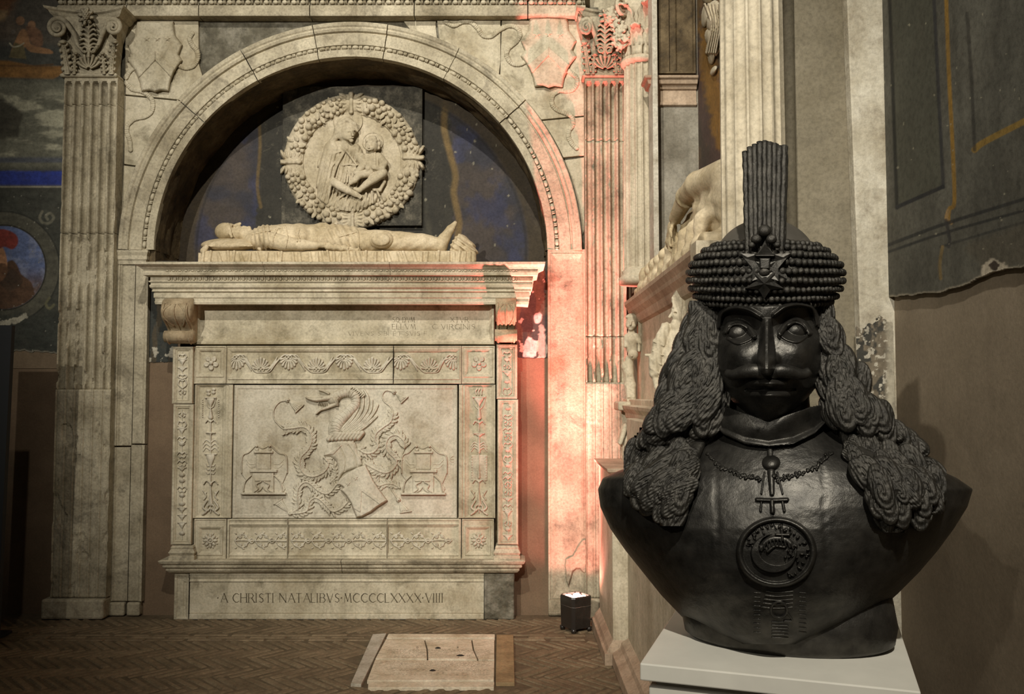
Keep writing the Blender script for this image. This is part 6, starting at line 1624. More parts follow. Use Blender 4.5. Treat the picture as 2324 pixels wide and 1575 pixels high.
# bracket with a standing figure under the far corner
S = Solid((.66, 5.75, 1.10), (.86, 6.1, 1.56), .008)
S.cap((.76, 5.95, 1.44), (.76, 5.95, 1.47), .03, .026, .01); S.chain([(.78, 5.95, 1.4), (.77, 5.95, 1.28), (.79, 5.96, 1.14)], [.045, .05, .035], .01)
S.cap((.76, 5.9, 1.38), (.72, 5.88, 1.27), .02, .015, .008); S.cap((.76, 6.0, 1.38), (.73, 6.0, 1.27), .02, .015, .008); S.rbox((.78, 5.95, 1.515), (.08, .13, .03), .01)
for k in range(5): S.cap((.735, 5.9 + .025 * k, 1.33), (.75, 5.9 + .025 * k, 1.14), .007, .007, .004)
obj('bracket_figure', S.mesh('bracket_figure'), T2, t2)
# putto with a torch at the far corner (local frame: photo px, up, depth towards the room)
def fig_place(Y): return lambda V: PY(V[:, 0], -V[:, 1], Y - V[:, 2] * Y / FPX)
def G(x, y, d): return (1380 + x / 2.918, -(360 + y / 2.918), d)
S = Solid((1406, -912, -26), (1470, -682, 26), 1.0)
S.ell(G(158, 1085, 4), (13, 15, 13), 0); S.ell(G(158, 1050, 2), (13, 9, 13), 3)
for k in range(5): S.ell(G(128 + 15 * k, 1040 + 4 * abs(k - 2), 8), (4.4, 4, 4), 1.5)
S.cap(G(150, 1080, 16), G(148, 1098, 18.5), 1.8, 2.6, 1.2); S.ell(G(135, 1106, 12), (5, 5, 5), 2.5); S.ell(G(172, 1106, 13), (5, 5, 5), 2.5); S.ell(G(154, 1104, 3), (12.5, 11, 12), 4); S.cap(G(143, 1114, 14), G(158, 1114, 14.5), 1.5, 1.5, 1.2); S.ell(G(151, 1128, 11), (5, 4, 4), 3)
S.ell(G(136, 1084, 17), (3, 1.8, 3), 1, cut=True); S.ell(G(166, 1084, 18), (3, 1.8, 3), 1, cut=True)
S.chain([G(155, 1150, 0), G(155, 1200, 2), G(160, 1260, 0)], [9, 15, 14], 4)
S.chain([G(185, 1175, 6), G(212, 1215, 12), G(220, 1180, 16)], [7, 6, 4.5], 2); S.ell(G(220, 1170, 17), (5, 5, 5), 1.5); S.chain([G(125, 1180, 4), G(118, 1240, 8)], [7, 5], 2)
S.chain([G(205, 1000, 13), G(212, 1120, 14), G(205, 1270, 12)], [4, 4.4, 3.6], 1); S.ell(G(208, 975, 13), (9, 9, 8), 1)
for k in range(6): a_ = k * 1.047; S.ell(G(208 + 16 * math.cos(a_), 975 + 16 * math.sin(a_), 19), (3.4, 3.4, 3.4), 1)
S.ell(G(165, 1298, 6), (12, 12, 12), 2); S.cap(G(160, 1298, 17), G(158, 1308, 18), 1.6, 2.2, 1)
S.ell(G(112, 1375, 2), (9, 11, 9), 2); S.chain([G(140, 1330, 0), G(140, 1420, 4), G(160, 1500, 4), G(165, 1600, 2)], [10, 10, 8, 7], 4); S.chain([G(118, 1400, 0), G(130, 1500, 2), G(140, 1600, 0)], [7, 7, 6], 4)
for k in range(6): S.cap(G(120 + 8 * k, 1420, 10), G(132 + 8 * k, 1580, 8), 2, 2, 1.5)
obj('torch_bearer', S.mesh('torch_bearer', fig_place(5.9)), T2, t2, label='small child figure holding a torch at the chest corner')
# bearded mourner standing against the chest, hand to the head
S = Solid((1462, -932, -42), (1580, -630, 42), 1.35)
S.chain([G(455, 1180, 0), G(430, 1300, 2), G(415, 1450, 2), G(410, 1640, 0)], [24, 30, 32, 34], 10, squash=(1, 1, .85))
S.chain([G(385, 1120, 4), G(345, 1220, 8), G(318, 1330, 10), G(312, 1415, 10)], [13, 16, 16, 15], 4)
S.D += (.8 * np.sin((S.X - 1500) * .5 + (S.Y + 800) * .06) + .4 * np.sin((S.X + S.Y) * .3)).astype('f4')
for k in range(4): S.cap(G(285 + 6 * k, 1390 - 60 * k, 22), G(345 + 8 * k, 1425 - 62 * k, 24), 2.4, 2.0, 1.5)
S.chain([G(312, 1430, 10), G(328, 1510, 14), G(345, 1590, 16)], [9, 8, 6], 2)
for k in range(4): S.cap(G(335 + 9 * k, 1590, 17), G(340 + 12 * k, 1640, 17), 2.6, 2.2, 1)
S.ell(G(475, 1020, 4), (20, 26, 20), 2); S.cap(G(480, 1090, 2), G(460, 1170, 0), 14, 18, 5)
S.cap(G(428, 1018, 10), G(408, 1048, 12), 3.0, 3.6, 2); S.cap(G(428, 1004, 12), G(458, 1000, 20), 2.6, 2.6, 1.5); S.cap(G(432, 1076, 10), G(448, 1078, 15), 2.4, 2.4, 1.6); S.ell(G(450, 1104, 8), (13, 14, 12), 4); S.ell(G(446, 1024, 19), (5, 3, 4), 1.5, cut=True)
S.ell(G(492, 935, 2), (25, 26, 20), 4)
S.D += (.9 * np.sin((S.X - 1540) * .75 - (S.Y + 690) * .38)).astype('f4') * (S.Y > -698)
for k in range(6): S.chain([G(452 + 17 * k, 868 + 6 * abs(k - 3), 14 - abs(k - 3) * 2), G(432 + 18 * k, 925, 21 - abs(k - 3) * 1.5), G(436 + 17 * k, 985, 21 - abs(k - 3) * 1.5)], [2.0, 4.0, 2.6], 2.0)
S.chain([G(560, 1260, 10), G(570, 1180, 18), G(535, 1100, 24)], [15, 13, 8], 3); S.ell(G(520, 1075, 26), (10, 11, 6), 2)
for k in range(4): S.chain([G(500 + 13 * k, 1070, 29), G(498 + 14 * k, 1020, 30), G(502 + 14 * k, 978 + 6 * abs(k - 1), 26)], [3.6, 3.4, 2.8], 1)
S.rbox(G(272, 1300, 6), (10, 3, 8), 1.5)
obj('mourning_figure', S.mesh('mourning_figure', fig_place(4.42)), T2, t2, label='bearded mourner in heavy robes with a hand to the head')
# robed figure reclining on the lid
e2 = thing('reclining_effigy', 'robed marble figure reclining on the side tomb with one hand hanging down', 'sculpture', (.98, 4.7, 2.225))
S = Solid((.76, 3.70, 2.20), (1.25, 6.04, 2.74), .0115)
S.rbox((1.0, 4.9, 2.265), (.17, 1.1, .045), .03)
S.chain([(1.06, 3.88, 2.47), (1.06, 4.15, 2.47), (1.05, 4.5, 2.42), (1.03, 4.9, 2.37), (1.02, 5.4, 2.35), (1.0, 5.85, 2.33)], [.17, .175, .15, .12, .10, .07], .08)
for k in range(10):
    y = 3.9 + k * .19; S.chain([(.95, y, 2.52 - .12 * max(0, y - 4.3)), (.865, y + .07, 2.38), (.85, y + .12, 2.26)], [.022, .03, .026], .03)
for k in range(6): S.cap((.98, 4.95 + .15 * k, 2.44 - .01 * k), (.85, 5.06 + .15 * k, 2.27), .016, .014, .03)
S.D += .0045 * np.sin(S.Y * 46 + S.Z * 34 + 2.5 * np.sin(S.X * 14 + S.Y * 6)) + .003 * np.sin(S.Z * 85 - S.Y * 30)
# forearm over the edge with a relaxed hand
S.chain([(.95, 3.88, 2.575), (.885, 4.14, 2.59), (.862, 4.32, 2.57)], [.07, .062, .05], .015); S.chain([(.862, 4.32, 2.57), (.842, 4.5, 2.50)], [.046, .034], .01)
S.ell((.836, 4.56, 2.455), (.026, .040, .05), .01)
for k in range(4): S.chain([(.826, 4.53 + .024 * k, 2.445), (.817, 4.535 + .028 * k, 2.39), (.823, 4.535 + .03 * k, 2.345 + .012 * abs(k - 1))], [.0125, .0115, .0095], .003)
S.chain([(.832, 4.52, 2.475), (.816, 4.485, 2.44), (.815, 4.475, 2.40)], [.013, .012, .010], .003)
for k in range(3): S.ell((.862, 4.30 + .012 * k, 2.565), (.056 - .006 * k, .01, .058 - .006 * k), .006)
obj('draped_body', S.mesh('draped_body', lambda V: np.column_stack([V[:, 0], V[:, 1], np.maximum(V[:, 2], 2.2255)])), M['effigy'], e2)

# ================================================================== UPLIGHT
u = thing('uplight', 'small dark four lens floor uplight glowing pink at the pilaster foot', 'lamp', (.432, 6.06, 0))
LA = math.radians(32)
def ring_sq(z, h, c=.018):
    o = []
    for sx, sy in ((-1, -1), (1, -1), (1, 1), (-1, 1)):
        for q in ((0, 1), (1, 0)) if sx * sy < 0 else ((1, 0), (0, 1)):
            o.append((sx * (h - c * (1 - q[0])) if q[0] == 0 else sx * h, sy * (h - c) if q[0] else sy * h))
    R = Matrix.Rotation(LA, 2); return [(.432 + (R @ Vector(v))[0], 6.06 + (R @ Vector(v))[1], z) for v in o]
rings = [(.025, .078), (.20, .082), (.225, .082), (.235, .079)]
V = sum([ring_sq(z, h) for z, h in rings], []); F = grid_faces(4, 8, True).tolist() + [tuple(range(8))[::-1]]
# sunk top
V += ring_sq(.235, .070) + ring_sq(.222, .070); F += [tuple(24 + i for i in (j, (j + 1) % 8)) + (32 + (j + 1) % 8, 32 + j) for j in range(8)]
F += [(32 + j, 32 + (j + 1) % 8, 40 + (j + 1) % 8, 40 + j) for j in range(8)] + [tuple(range(40, 48))]
hs = obj('housing', mesh_np('housing', V, F), M['lamp'], u)
R2 = Matrix.Rotation(LA, 2)
for sx in (-1, 1):
    for sy in (-1, 1):
        c = R2 @ Vector((sx * .034, sy * .034)); lathe('lens', [(0, .026), (.004, .026), (.009, .018), (.011, .004)], (.432 + c[0], 6.06 + c[1], .222), M['lens'], u, 16)
        f = R2 @ Vector((sx * .064, sy * .064)); lathe('foot', [(0, .016), (.026, .02)], (.432 + f[0], 6.06 + f[1], 0), M['lamp'], u, 8)
P = [np.array(v) for v in ring_sq(.17, .0825)]; tube('seam', np.array(P), .0012, M['steel'], u, 5, closed=True)
for (en, an_, bl, tg) in ((2300, 36, 1.0, (.33, 6.42, 3.5)), (190, 72, 1.0, (.22, 6.42, 2.6)), (20, 150, .35, (.40, 6.40, 2.2))):
    l = bpy.data.lights.new('uplight_beam', 'SPOT'); l.energy = en; l.color = (1.0, 0.235, 0.215); l.spot_size = math.radians(an_); l.spot_blend = bl; l.shadow_soft_size = .05
    lo = bpy.data.objects.new('uplight_beam', l); lo.location = (.45, 6.05, .245); lo.rotation_euler = (Vector(tg) - Vector((.45, 6.05, .245))).to_track_quat('-Z', 'Y').to_euler(); COL.objects.link(lo)
    lo.parent = u; lo.matrix_parent_inverse = Matrix.Translation(-Vector(u.location))

# black information stand at the left edge
ps = thing('panel_stand', 'black upright panel stand on a flat foot beside the left pilaster', 'stand', (-3.05, 5.55, 0))
a, b = PY(27, 738, 5.6), PY(-6, 1400, 5.6)
prism('panel', [(float(a[0]), 5.6, float(a[2])), (float(b[0]), 5.6, .03), (float(b[0]) - .5, 5.6, .03), (float(a[0]) - .5, 5.6, float(a[2]))], (0, .04, 0), M['black'], ps, .004)
f0 = PZ(28, 1430, .02); box('foot_plate', -3.7, float(f0[0]), 5.55, 5.98, 0, .02, M['black'], ps, .004)

# ================================================================== PEDESTAL AND BRONZE BUST
ZP = 1.03
cl = PZ(1452, 1505, ZP)[:2]; cr_ = PZ(2090, 1570, ZP)[:2]
e1 = (cr_ - cl) / np.linalg.norm(cr_ - cl); e2v = np.array([-e1[1], e1[0]]); PW = float(np.linalg.norm(cr_ - cl))
pc = (cl + cr_) / 2 + e2v * PW / 2
pd = thing('pedestal', 'square off white pedestal under the bronze bust', 'pedestal', (float(pc[0]), float(pc[1]), 0))
ang = math.atan2(e1[1], e1[0])
def pblock(name, half, z0, z1, bev):
    V = []
    for z in (z0, z1):
        for sx, sy in ((-1, -1), (1, -1), (1, 1), (-1, 1)):
            q = pc + e1 * sx * half + e2v * sy * half; V.append((q[0], q[1], z))
    F = [(3, 2, 1, 0), (4, 5, 6, 7), (0, 1, 5, 4), (1, 2, 6, 5), (2, 3, 7, 6), (3, 0, 4, 7)]
    return obj(name, mesh_np(name, V, F), M['pedestal'], pd, bevel=bev)
pblock('cap', PW / 2, ZP - .036, ZP, .003)
pblock('shadow_gap', PW / 2 - .03, ZP - .05, ZP - .036, 0)
pblock('body', PW / 2 - .016, 0, ZP - .05, .003)

bust = thing('bust', 'large dark bronze bust of a moustached ruler in a beaded turban', 'bust', (float(BO[0]), float(BO[1]), ZP))
br = M['bronze']
# --- torso: silhouette (left edge, right edge) and forward bulge by photo row
ty = np.array([930, 960, 1000, 1040, 1070, 1085, 1110, 1150, 1200, 1250, 1300, 1350, 1400, 1440, 1462])
tl = np.array([1640, 1620, 1560, 1480, 1400, 1368, 1357, 1362, 1385, 1420, 1460, 1500, 1548, 1600, 1650])
tr_ = np.array([1850, 1880, 1960, 2060, 2140, 2172, 2208, 2196, 2165, 2128, 2085, 2035, 1975, 1905, 1850])
tdp = np.array([105, 118, 150, 178, 196, 204, 216, 232, 246, 252, 250, 240, 222, 200, 182])
def torso_d(x, y):
    l = np.interp(y, ty, tl); r = np.interp(y, ty, tr_); D = np.interp(y, ty, tdp)
    c = (l + r) / 2 + 0 * x; t = np.clip((x - c) / ((r - l) / 2), -1, 1)
    return D * np.maximum(1 - np.abs(t) ** 2.15, 0) ** .62
ny, nx_ = 150, 180
yy = np.linspace(930, 1462, ny); V = []
uu = np.sin(np.linspace(-math.pi / 2, math.pi / 2, nx_))
for y in yy:
    l, r = np.interp(y, ty, tl), np.interp(y, ty, tr_); x = (l + r) / 2 + uu * (r - l) / 2
    d = torso_d(x, np.full(nx_, y))
    # cloth folds on the breast, faint vertical seams
    d = d + 3.0 * (fbm(x / 60, np.full(nx_, y) / 40, 501) - .5) * sstep(0, .3, 1 - np.abs(uu)) + 1.0 * (fbm(x / 14, np.full(nx_, y) / 9, 503) - .5)
    for sx in (1625, 1870): d = d - 2.2 * np.exp(-((x - sx - (y - 1100) * .03) / 3.0) ** 2) * (1060 < y < 1290)
    bx = (l + r) / 2 + uu[::-1][1:-1] * (r - l) / 2; tb = uu[::-1][1:-1]
    db = -np.interp(y, ty, tdp) * .62 * np.maximum(1 - np.abs(tb) ** 2.2, 0) ** .6
    V.append(BP(np.r_[x, bx], np.full(2 * nx_ - 2, y), np.r_[d, db]))
V = np.vstack(V); V[:, 2] = np.maximum(V[:, 2], ZP + .006); m = 2 * nx_ - 2
F = grid_faces(ny, m, True)[:, ::-1].tolist() + [tuple(range(m)), tuple(range((ny - 1) * m, ny * m))[::-1]]
obj('torso', mesh_np('torso', V, F, True), br, bust)
# foot of the bust: oval drum standing on the pedestal
n = 60; th = np.linspace(0, 2 * math.pi, n, endpoint=False); V = []
q0 = PZ(1750, 1491, ZP); fd = float(np.dot(q0[:2] - BO, BN))      # how far forward the foot reaches
ux = np.array([-BN[1], BN[0]])
cen = BO + ux * float(np.dot(PZ(1768, 1440, ZP)[:2] - BO, ux)) * 0
for z, k in ((ZP, .93), (ZP + .012, 1.0), (ZP + .05, 1.03), (ZP + .12, .98)):
    q = cen[None, :] + np.outer(np.cos(th) * .232 * k, ux) + np.outer(np.sin(th) * fd * k, BN); V.append(np.column_stack([q, np.full(n, z)]))
F = grid_faces(4, n, True).tolist() + [tuple(range(n))[::-1], tuple(range(3 * n, 4 * n))]
obj('foot', mesh_np('foot', np.vstack(V), F, True), br, bust)
# --- face
def face():
    R = Relief(1622, 640, 1870, 975, 1.15)
    X, Y = R.GX, R.GY
    u = (X - 1744) / 126.0; v = (Y - 790) / 172.0
    # jaw narrows below the mouth
    wj = np.interp(Y, [640, 760, 840, 880, 915, 950, 975], [1.0, 1.0, .97, .88, .70, .42, .1]); uu_ = u / wj
    base = 165 * np.maximum(1 - np.abs(uu_) ** 2.4 - .55 * np.abs(v) ** 2.6, 0) ** .5 + 45
    ok = (np.abs(uu_) < 1) & (1 - np.abs(uu_) ** 2.4 - .55 * np.abs(v) ** 2.6 > 0)
    H = np.where(ok, base, 0)
    def g(cx, cy, rx, ry, a, ang=0.0, p=1.0):
        c, s_ = math.cos(ang), math.sin(ang); dx, dy = X - cx, Y - cy
        return a * np.exp(-(((dx * c + dy * s_) / rx) ** 2 + ((-dx * s_ + dy * c) / ry) ** 2) ** p)
    # eye sockets
    H = H + g(1679, 738, 44, 33, -44, .10) + g(1808, 734, 46, 33, -44, -.10)
    # cheeks
    H = H + g(1668, 806, 40, 40, 20) + g(1822, 802, 40, 40, 20) + g(1690, 880, 40, 40, -8) + g(1800, 880, 40, 40, -8)
    # muzzle and chin
    H = H + g(1744, 870, 66, 44, 16) + g(1745, 925, 40, 24, 14) + g(1745, 905, 50, 7, -7)
    def ridge(pts, w, a, p=1.0):
        Rr = Relief(1622, 640, 1870, 975, 1.15); Rr.stroke(pts, w, 1.0, prof=p); return a * Rr.H
    # brows: sharp arched ridges overhanging the sockets
    H = np.maximum(H, 0)
    H = H + ridge([(1628, 742), (1638, 710), (1666, 699), (1698, 704), (1724, 718)], 7.5, 25, .8) + ridge([(1758, 714), (1786, 695), (1818, 690), (1846, 701), (1857, 736)], 7.5, 25, .8)
    # eyeballs
    H = np.maximum(H, np.where(ok, 154 + 24 * np.sqrt(np.clip(1 - ((X - 1676) / 27) ** 2 - ((Y - 756) / 22) ** 2, 0, 1)), 0) * (np.hypot((X - 1676) / 27, (Y - 756) / 22) < 1))
    H = np.maximum(H, np.where(ok, 154 + 24 * np.sqrt(np.clip(1 - ((X - 1803) / 28) ** 2 - ((Y - 752) / 22) ** 2, 0, 1)), 0) * (np.hypot((X - 1803) / 28, (Y - 752) / 22) < 1))
    # lids
    H = H + ridge([(1646, 752), (1656, 736), (1674, 731), (1694, 739), (1712, 762)], 7.5, 19, .6) + ridge([(1770, 756), (1784, 738), (1804, 727), (1824, 734), (1838, 754)], 7.5, 19, .6)
    H = H + ridge([(1652, 768), (1674, 779), (1698, 772), (1708, 764)], 4, 7, .7) + ridge([(1772, 762), (1790, 772), (1812, 775), (1834, 760)], 4, 7, .7)
    # nose: straight sharp ridge, wings, overhanging tip
    nz = np.interp(Y, [722, 740, 800, 836, 848, 856], [6, 20, 50, 74, 70, 0]); nw = np.interp(Y, [722, 760, 815, 836, 856], [10, 12, 19, 20, 8])
    H = H + np.where((Y > 722) & (Y < 856), nz * np.maximum(1 - (np.maximum(np.abs(X - 1740) - 3, 0) / nw) ** 1.2, 0), 0)
    H = H + g(1722, 820, 11, 13, 18) + g(1758, 818, 11, 13, 18)
    # full closed lips, forehead falling back under the turban
    H = H + g(1745, 871, 38, 10, 26, 0, 1.2) + g(1747, 900, 42, 13, 34, 0, 1.2) + g(1695, 884, 9, 9, -6) + g(1802, 882, 9, 9, -6)
    H = H - ridge([(1694, 885), (1720, 886), (1745, 884), (1775, 886), (1804, 884)], 3.2, 6, .8)
    H = H - 30 * (1 - sstep(676, 698, Y))
    R.H = np.where(ok, np.maximum(H, 1), 0)
    return R
R_ = face(); R_.H = np.where(R_.H > 0, R_.H + 1.2 * (fbm(R_.GX / 10, R_.GY / 10, 601) - .5), 0)
R_.build('face', lambda x, y, h: BP(x, y, h + 10), br, bust, sink=-20)
FD = R_
def face_at(x, y):
    i = np.clip(((np.asarray(x) - FD.x[0]) / FD.step).astype(int), 0, len(FD.x) - 1); j = np.clip(((np.asarray(y) - FD.y[0]) / FD.step).astype(int), 0, len(FD.y) - 1)
    return FD.H[j, i] + 10
# skull behind the face and neck
S = Solid((1600, -1010, -130), (1890, -560, 215), 6.0)
S.ell((1744, -760, 20), (120, 175, 130), 0); S.cap((1744, -900, 20), (1748, -1010, 30), 92, 100, 20)
obj('neck', S.mesh('neck', lambda V: BP(V[:, 0], -V[:, 1], V[:, 2])), br, bust)
# moustache
P = smooth_pts([(1648, 847), (1664, 851), (1690, 844), (1716, 842), (1740, 850), (1766, 842), (1796, 845), (1822, 850), (1838, 842)], 5)
dd = np.maximum(face_at(P[:, 0], P[:, 1]), 120) + 7; dd = np.convolve(np.pad(dd, 3, 'edge'), np.ones(7) / 7, 'valid'); dd = np.minimum(dd, 232); dd += np.interp(np.abs(P[:, 0] - 1742), [0, 60, 95], [-4, 8, 26])
tube('moustache', BP(P[:, 0], P[:, 1], dd), np.interp(np.abs(P[:, 0] - 1742), [0, 12, 45, 90, 97], [.011, .0155, .0150, .0105, .0085]), br, bust, 12)
# collar: upright band that opens at the chin, rolled lower edge
R_ = Relief(1610, 915, 1880, 1022, 1.3); X, Y = R_.GX, R_.GY
lo_ = np.interp(X, [1612, 1640, 1690, 1745, 1800, 1850, 1878], [958, 985, 1008, 1014, 1008, 984, 955]); up = np.interp(X, [1612, 1650, 1700, 1745, 1790, 1840, 1878], [918, 925, 940, 956, 940, 924, 916])
t = (Y - up) / (lo_ - up); inb = (t > 0) & (t < 1)
dep = torso_d(X, np.maximum(Y, 940)); dep = np.maximum(dep, 160 * np.maximum(1 - ((X - 1745) / 150) ** 2, 0) ** .5)
R_.H = np.where(inb, 8 + 5 * np.sin(t * 5 + (X - 1745) / 60) + 10 * sstep(.75, .95, t), 0)
R_.build('collar', lambda x, y, h: BP(x, y, np.maximum(torso_d(x, np.maximum(y, 940)), 160 * np.maximum(1 - ((x - 1745) / 150) ** 2, 0) ** .5) + h + 4), br, bust, sink=14)
# --- relief ornaments lying on the torso
on_t = lambda x, y, h: BP(x, y, torso_d(x, y) + h)
R_ = Relief(1590, 1005, 1900, 1100, .9); rr = random.Random(31)
for s in (-1, 1):
    P = smooth_pts([(1745 + s * 20, 1088), (1745 + s * 62, 1078), (1745 + s * 105, 1060), (1745 + s * 140, 1030)], 10)
    for x, y in P[::2]:
        for k in range(2): R_.blob(x + rr.uniform(-5, 5), y + rr.uniform(-6, 6), rr.uniform(3, 6.5), rr.uniform(2, 4), rr.uniform(4, 8), rr.uniform(0, 3))
        R_.blob(x, y, 4.5, 3.5, 6)
R_.build('necklace', on_t, br, bust)
R_ = Relief(1722, 1010, 1782, 1072, .8); R_.stroke([(1747, 1014), (1748, 1036)], 7, 7, prof=.3); R_.blob(1750, 1050, 21, 17, 16); R_.build('clasp', on_t, br, bust)
R_ = Relief(1705, 1064, 1805, 1176, .8)
R_.stroke([(1750, 1068), (1752, 1120)], 9, 9, w2=6); R_.stroke([(1735, 1072), (1728, 1120)], 2.4, 6); R_.stroke([(1764, 1072), (1776, 1120)], 2.4, 6)
R_.stroke([(1718, 1134), (1750, 1135), (1786, 1134)], 5, 10); R_.stroke([(1752, 1136), (1753, 1162)], 6, 12); R_.stroke([(1728, 1138), (1726, 1160)], 3, 7); R_.stroke([(1776, 1138), (1780, 1160)], 3.5, 8); R_.blob(1756, 1080, 7, 7, 12)
R_.build('pendant', on_t, br, bust)
mc = (1762, 1253)
R_ = Relief(1665, 1168, 1862, 1340, .9)
R_.ring(mc[0], mc[1], 84, 8, 16, ry=74); R_.blob(mc[0], mc[1], 80, 70, 3, prof=.08)
md = R_.build('medallion', on_t, br, bust)
R_ = Relief(1685, 1184, 1845, 1330, .8)
d = np.hypot((R_.GX - 1756) / 54, (R_.GY - 1256) / 46); d2 = np.hypot((R_.GX - 1764) / 46, (R_.GY - 1246) / 40)
R_.H = np.where((d < 1) & (d2 > .86), 12 * np.minimum(1, np.minimum(1 - d, d2 - .86) * 14), 0)
R_.build('crescent', on_t, br, md)
R_ = Relief(1685, 1184, 1845, 1330, .8)
R_.stroke([(1774, 1202), (1776, 1226)], 4.2, 14, prof=.3); R_.stroke([(1762, 1213), (1790, 1214)], 4.2, 14, prof=.3)
R_.build('cross', on_t, br, md)
rr = random.Random(5)
R_ = Relief(1685, 1184, 1845, 1330, .8)
R_.stroke([(1726, 1246), (1740, 1228), (1760, 1222), (1784, 1226), (1800, 1240)], 8, 10); R_.stroke([(1742, 1252), (1758, 1240), (1780, 1242)], 5, 11)
for k in range(10): R_.stroke([(1724 + 8 * k, 1226 + (k - 5) ** 2 * .5), (1728 + 8 * k, 1238 + (k - 5) ** 2 * .5)], 2.6, 13)
for k in range(46):
    a = rr.uniform(-2.9, 1.2); q = rr.uniform(56, 72); R_.blob(mc[0] + q * math.cos(a), mc[1] + q * .88 * math.sin(a), rr.uniform(4, 8), rr.uniform(2, 4), rr.uniform(7, 12), a + rr.uniform(-.5, .5))
for k in range(16): R_.blob(rr.uniform(1782, 1812), rr.uniform(1236, 1290), rr.uniform(3, 7), rr.uniform(2, 4), 12, rr.uniform(0, 3))
R_.build('chased_ornament', on_t, br, md)
R_ = Relief(1690, 1335, 1850, 1455, .9)
for k in range(5): R_.stroke([(1740 - 3 * k, 1342 + 9 * k), (1764, 1345 + 9 * k), (1800, 1342 + 9 * k)], 1.6, 2.4)
R_.ring(1768, 1384, 18, 3, 6); R_.stroke([(1786, 1390), (1798, 1408), (1780, 1410)], 2, 4)
for s in (1718, 1822):
    for k in range(10): R_.stroke([(s - 7, 1345 + 10 * k), (s + 7, 1346 + 10 * k)], 1.5, 2.2)
for k in range(6): R_.stroke([(1752, 1412 + 7 * k), (1788, 1413 + 7 * k)], 1.4, 2.0)
R_.build('belt_ornament', on_t, br, bust)
# --- turban: dome, beaded rows, jewel star, plume
S = Solid((1610, -620, -140), (1870, -480, 150), 5.0); S.ell((1738, -600, 20), (118, 104, 118), 0)
obj('dome', S.mesh('dome', lambda V: BP(V[:, 0], -V[:, 1], V[:, 2])), M['dome'], bust, 'matt dome of the turban')
TCX, TD0 = 1738, 48.0
rows = [(685, 150, 6.8), (672, 162, 7.0), (655, 171, 7.4), (637, 176, 7.8), (619, 176, 8.0), (602, 170, 8.2), (586, 158, 8.2), (572, 142, 8.0), (561, 122, 7.6)]
n = 64; th = np.linspace(0, 2 * math.pi, n, endpoint=False); V = []
for y, a, r in [(696, 128, 0)] + rows + [(552, 100, 0)]:
    tilt = -14 * np.sin(th)            # rows dip towards the front as seen from below
    x = TCX + (a - 7) * np.cos(th); dpt = TD0 + (a - 7) * .98 * np.sin(th); V.append(BP(x, y + 0 * tilt - .10 * (a - 7) * np.sin(th) * ((637 - y) / 80.0), dpt))
F = grid_faces(len(rows) + 2, n, True).tolist() + [tuple(range(n))[::-1], tuple(range((len(rows) + 1) * n, (len(rows) + 2) * n))]
obj('turban_core', mesh_np('turban_core', np.vstack(V), F, True), M['bronze_hair'], bust)
th = np.linspace(0, 2 * math.pi, 9, endpoint=False); BV = []
for i in range(7):
    ph = -math.pi / 2 + math.pi * i / 6; BV += [(math.cos(ph) * math.cos(a), math.cos(ph) * math.sin(a), math.sin(ph)) for a in th]
bme = mesh_np('turban_bead', BV, grid_faces(7, 9, True), True); bme.materials.append(M['bronze_hair'])
beads = []
for k, (y, a, r) in enumerate(rows):
    cnt = int(2 * math.pi * a / (2 * r * .93))
    for i in range(cnt):
        an = 2 * math.pi * (i + .5 * (k % 2)) / cnt; x = TCX + a * math.cos(an); d = TD0 + a * .98 * math.sin(an)
        beads.append((math.sin(an), BP(x, y - .10 * a * math.sin(an) * ((637 - y) / 80.0) + rnd.uniform(-1, 1), d + rnd.uniform(-1.5, 1.5)), r * .001 * rnd.uniform(.88, 1.06)))
beads.sort(key=lambda b: -b[0])
for s, c, r in beads[:300]: obj('turban_bead', bme, None, bust, loc=c, scale=(r, r, r))
V, F = [], []
for s, c, r in beads[300:]:
    k = len(V); V += [tuple(np.asarray(c) + np.array(v) * r) for v in BV]; F += [tuple(k + i for i in f) for f in grid_faces(7, 9, True).tolist()]
obj('turban_bead_row', mesh_np('turban_bead_row', V, F, True), M['bronze_hair'], bust, kind='stuff')
# plume: bundle of rough upright quills fanning out
rr = random.Random(3)
for k in range(9):
    f = (k - 4) / 4.0; top = 320 + [24, 14, 8, 2, 0, 3, 6, 12, 10][k]
    ys = np.linspace(572, top, 22); xs = 1735 + f * np.interp(ys, [320, 570], [45, 38]) + np.array([rr.uniform(-.8, .8) for _ in ys]); ds = TD0 + 150 - 10 * f * f + np.interp(ys, [320, 572], [-30, 0]) + (k % 2) * 5
    tube('plume_quill', BP(xs, ys, ds), (6.6 + .9 * np.array([rr.uniform(-1, 1) for _ in ys])) * .001, M['bronze_hair'], bust, 8)
    tube('plume_quill', BP(xs + 3, ys + 2, ds - 14), (6.8 + .8 * np.array([rr.uniform(-1, 1) for _ in ys])) * .001, M['bronze_hair'], bust, 6)
JD = TD0 + 172
def star(name, cx, cy, R, r, npt, d0, h, rot=0.0, sx=1.0):
    V = [BP(cx, cy, d0 + h)]
    for k in range(2 * npt):
        a = rot - math.pi / 2 + k * math.pi / npt; q = R if k % 2 == 0 else r; V.append(BP(cx + sx * q * math.cos(a), cy + q * math.sin(a), d0 + (0 if k % 2 else 2)))
    for k in range(2 * npt):
        a = rot - math.pi / 2 + k * math.pi / npt; q = R if k % 2 == 0 else r; V.append(BP(cx + sx * q * math.cos(a), cy + q * math.sin(a), d0 - 16))
    m = 2 * npt; F = [(0, 1 + (k + 1) % m, 1 + k) for k in range(m)] + [(1 + k, 1 + (k + 1) % m, 1 + m + (k + 1) % m, 1 + m + k) for k in range(m)]
    return obj(name, mesh_np(name, np.array(V), F), br, bust)
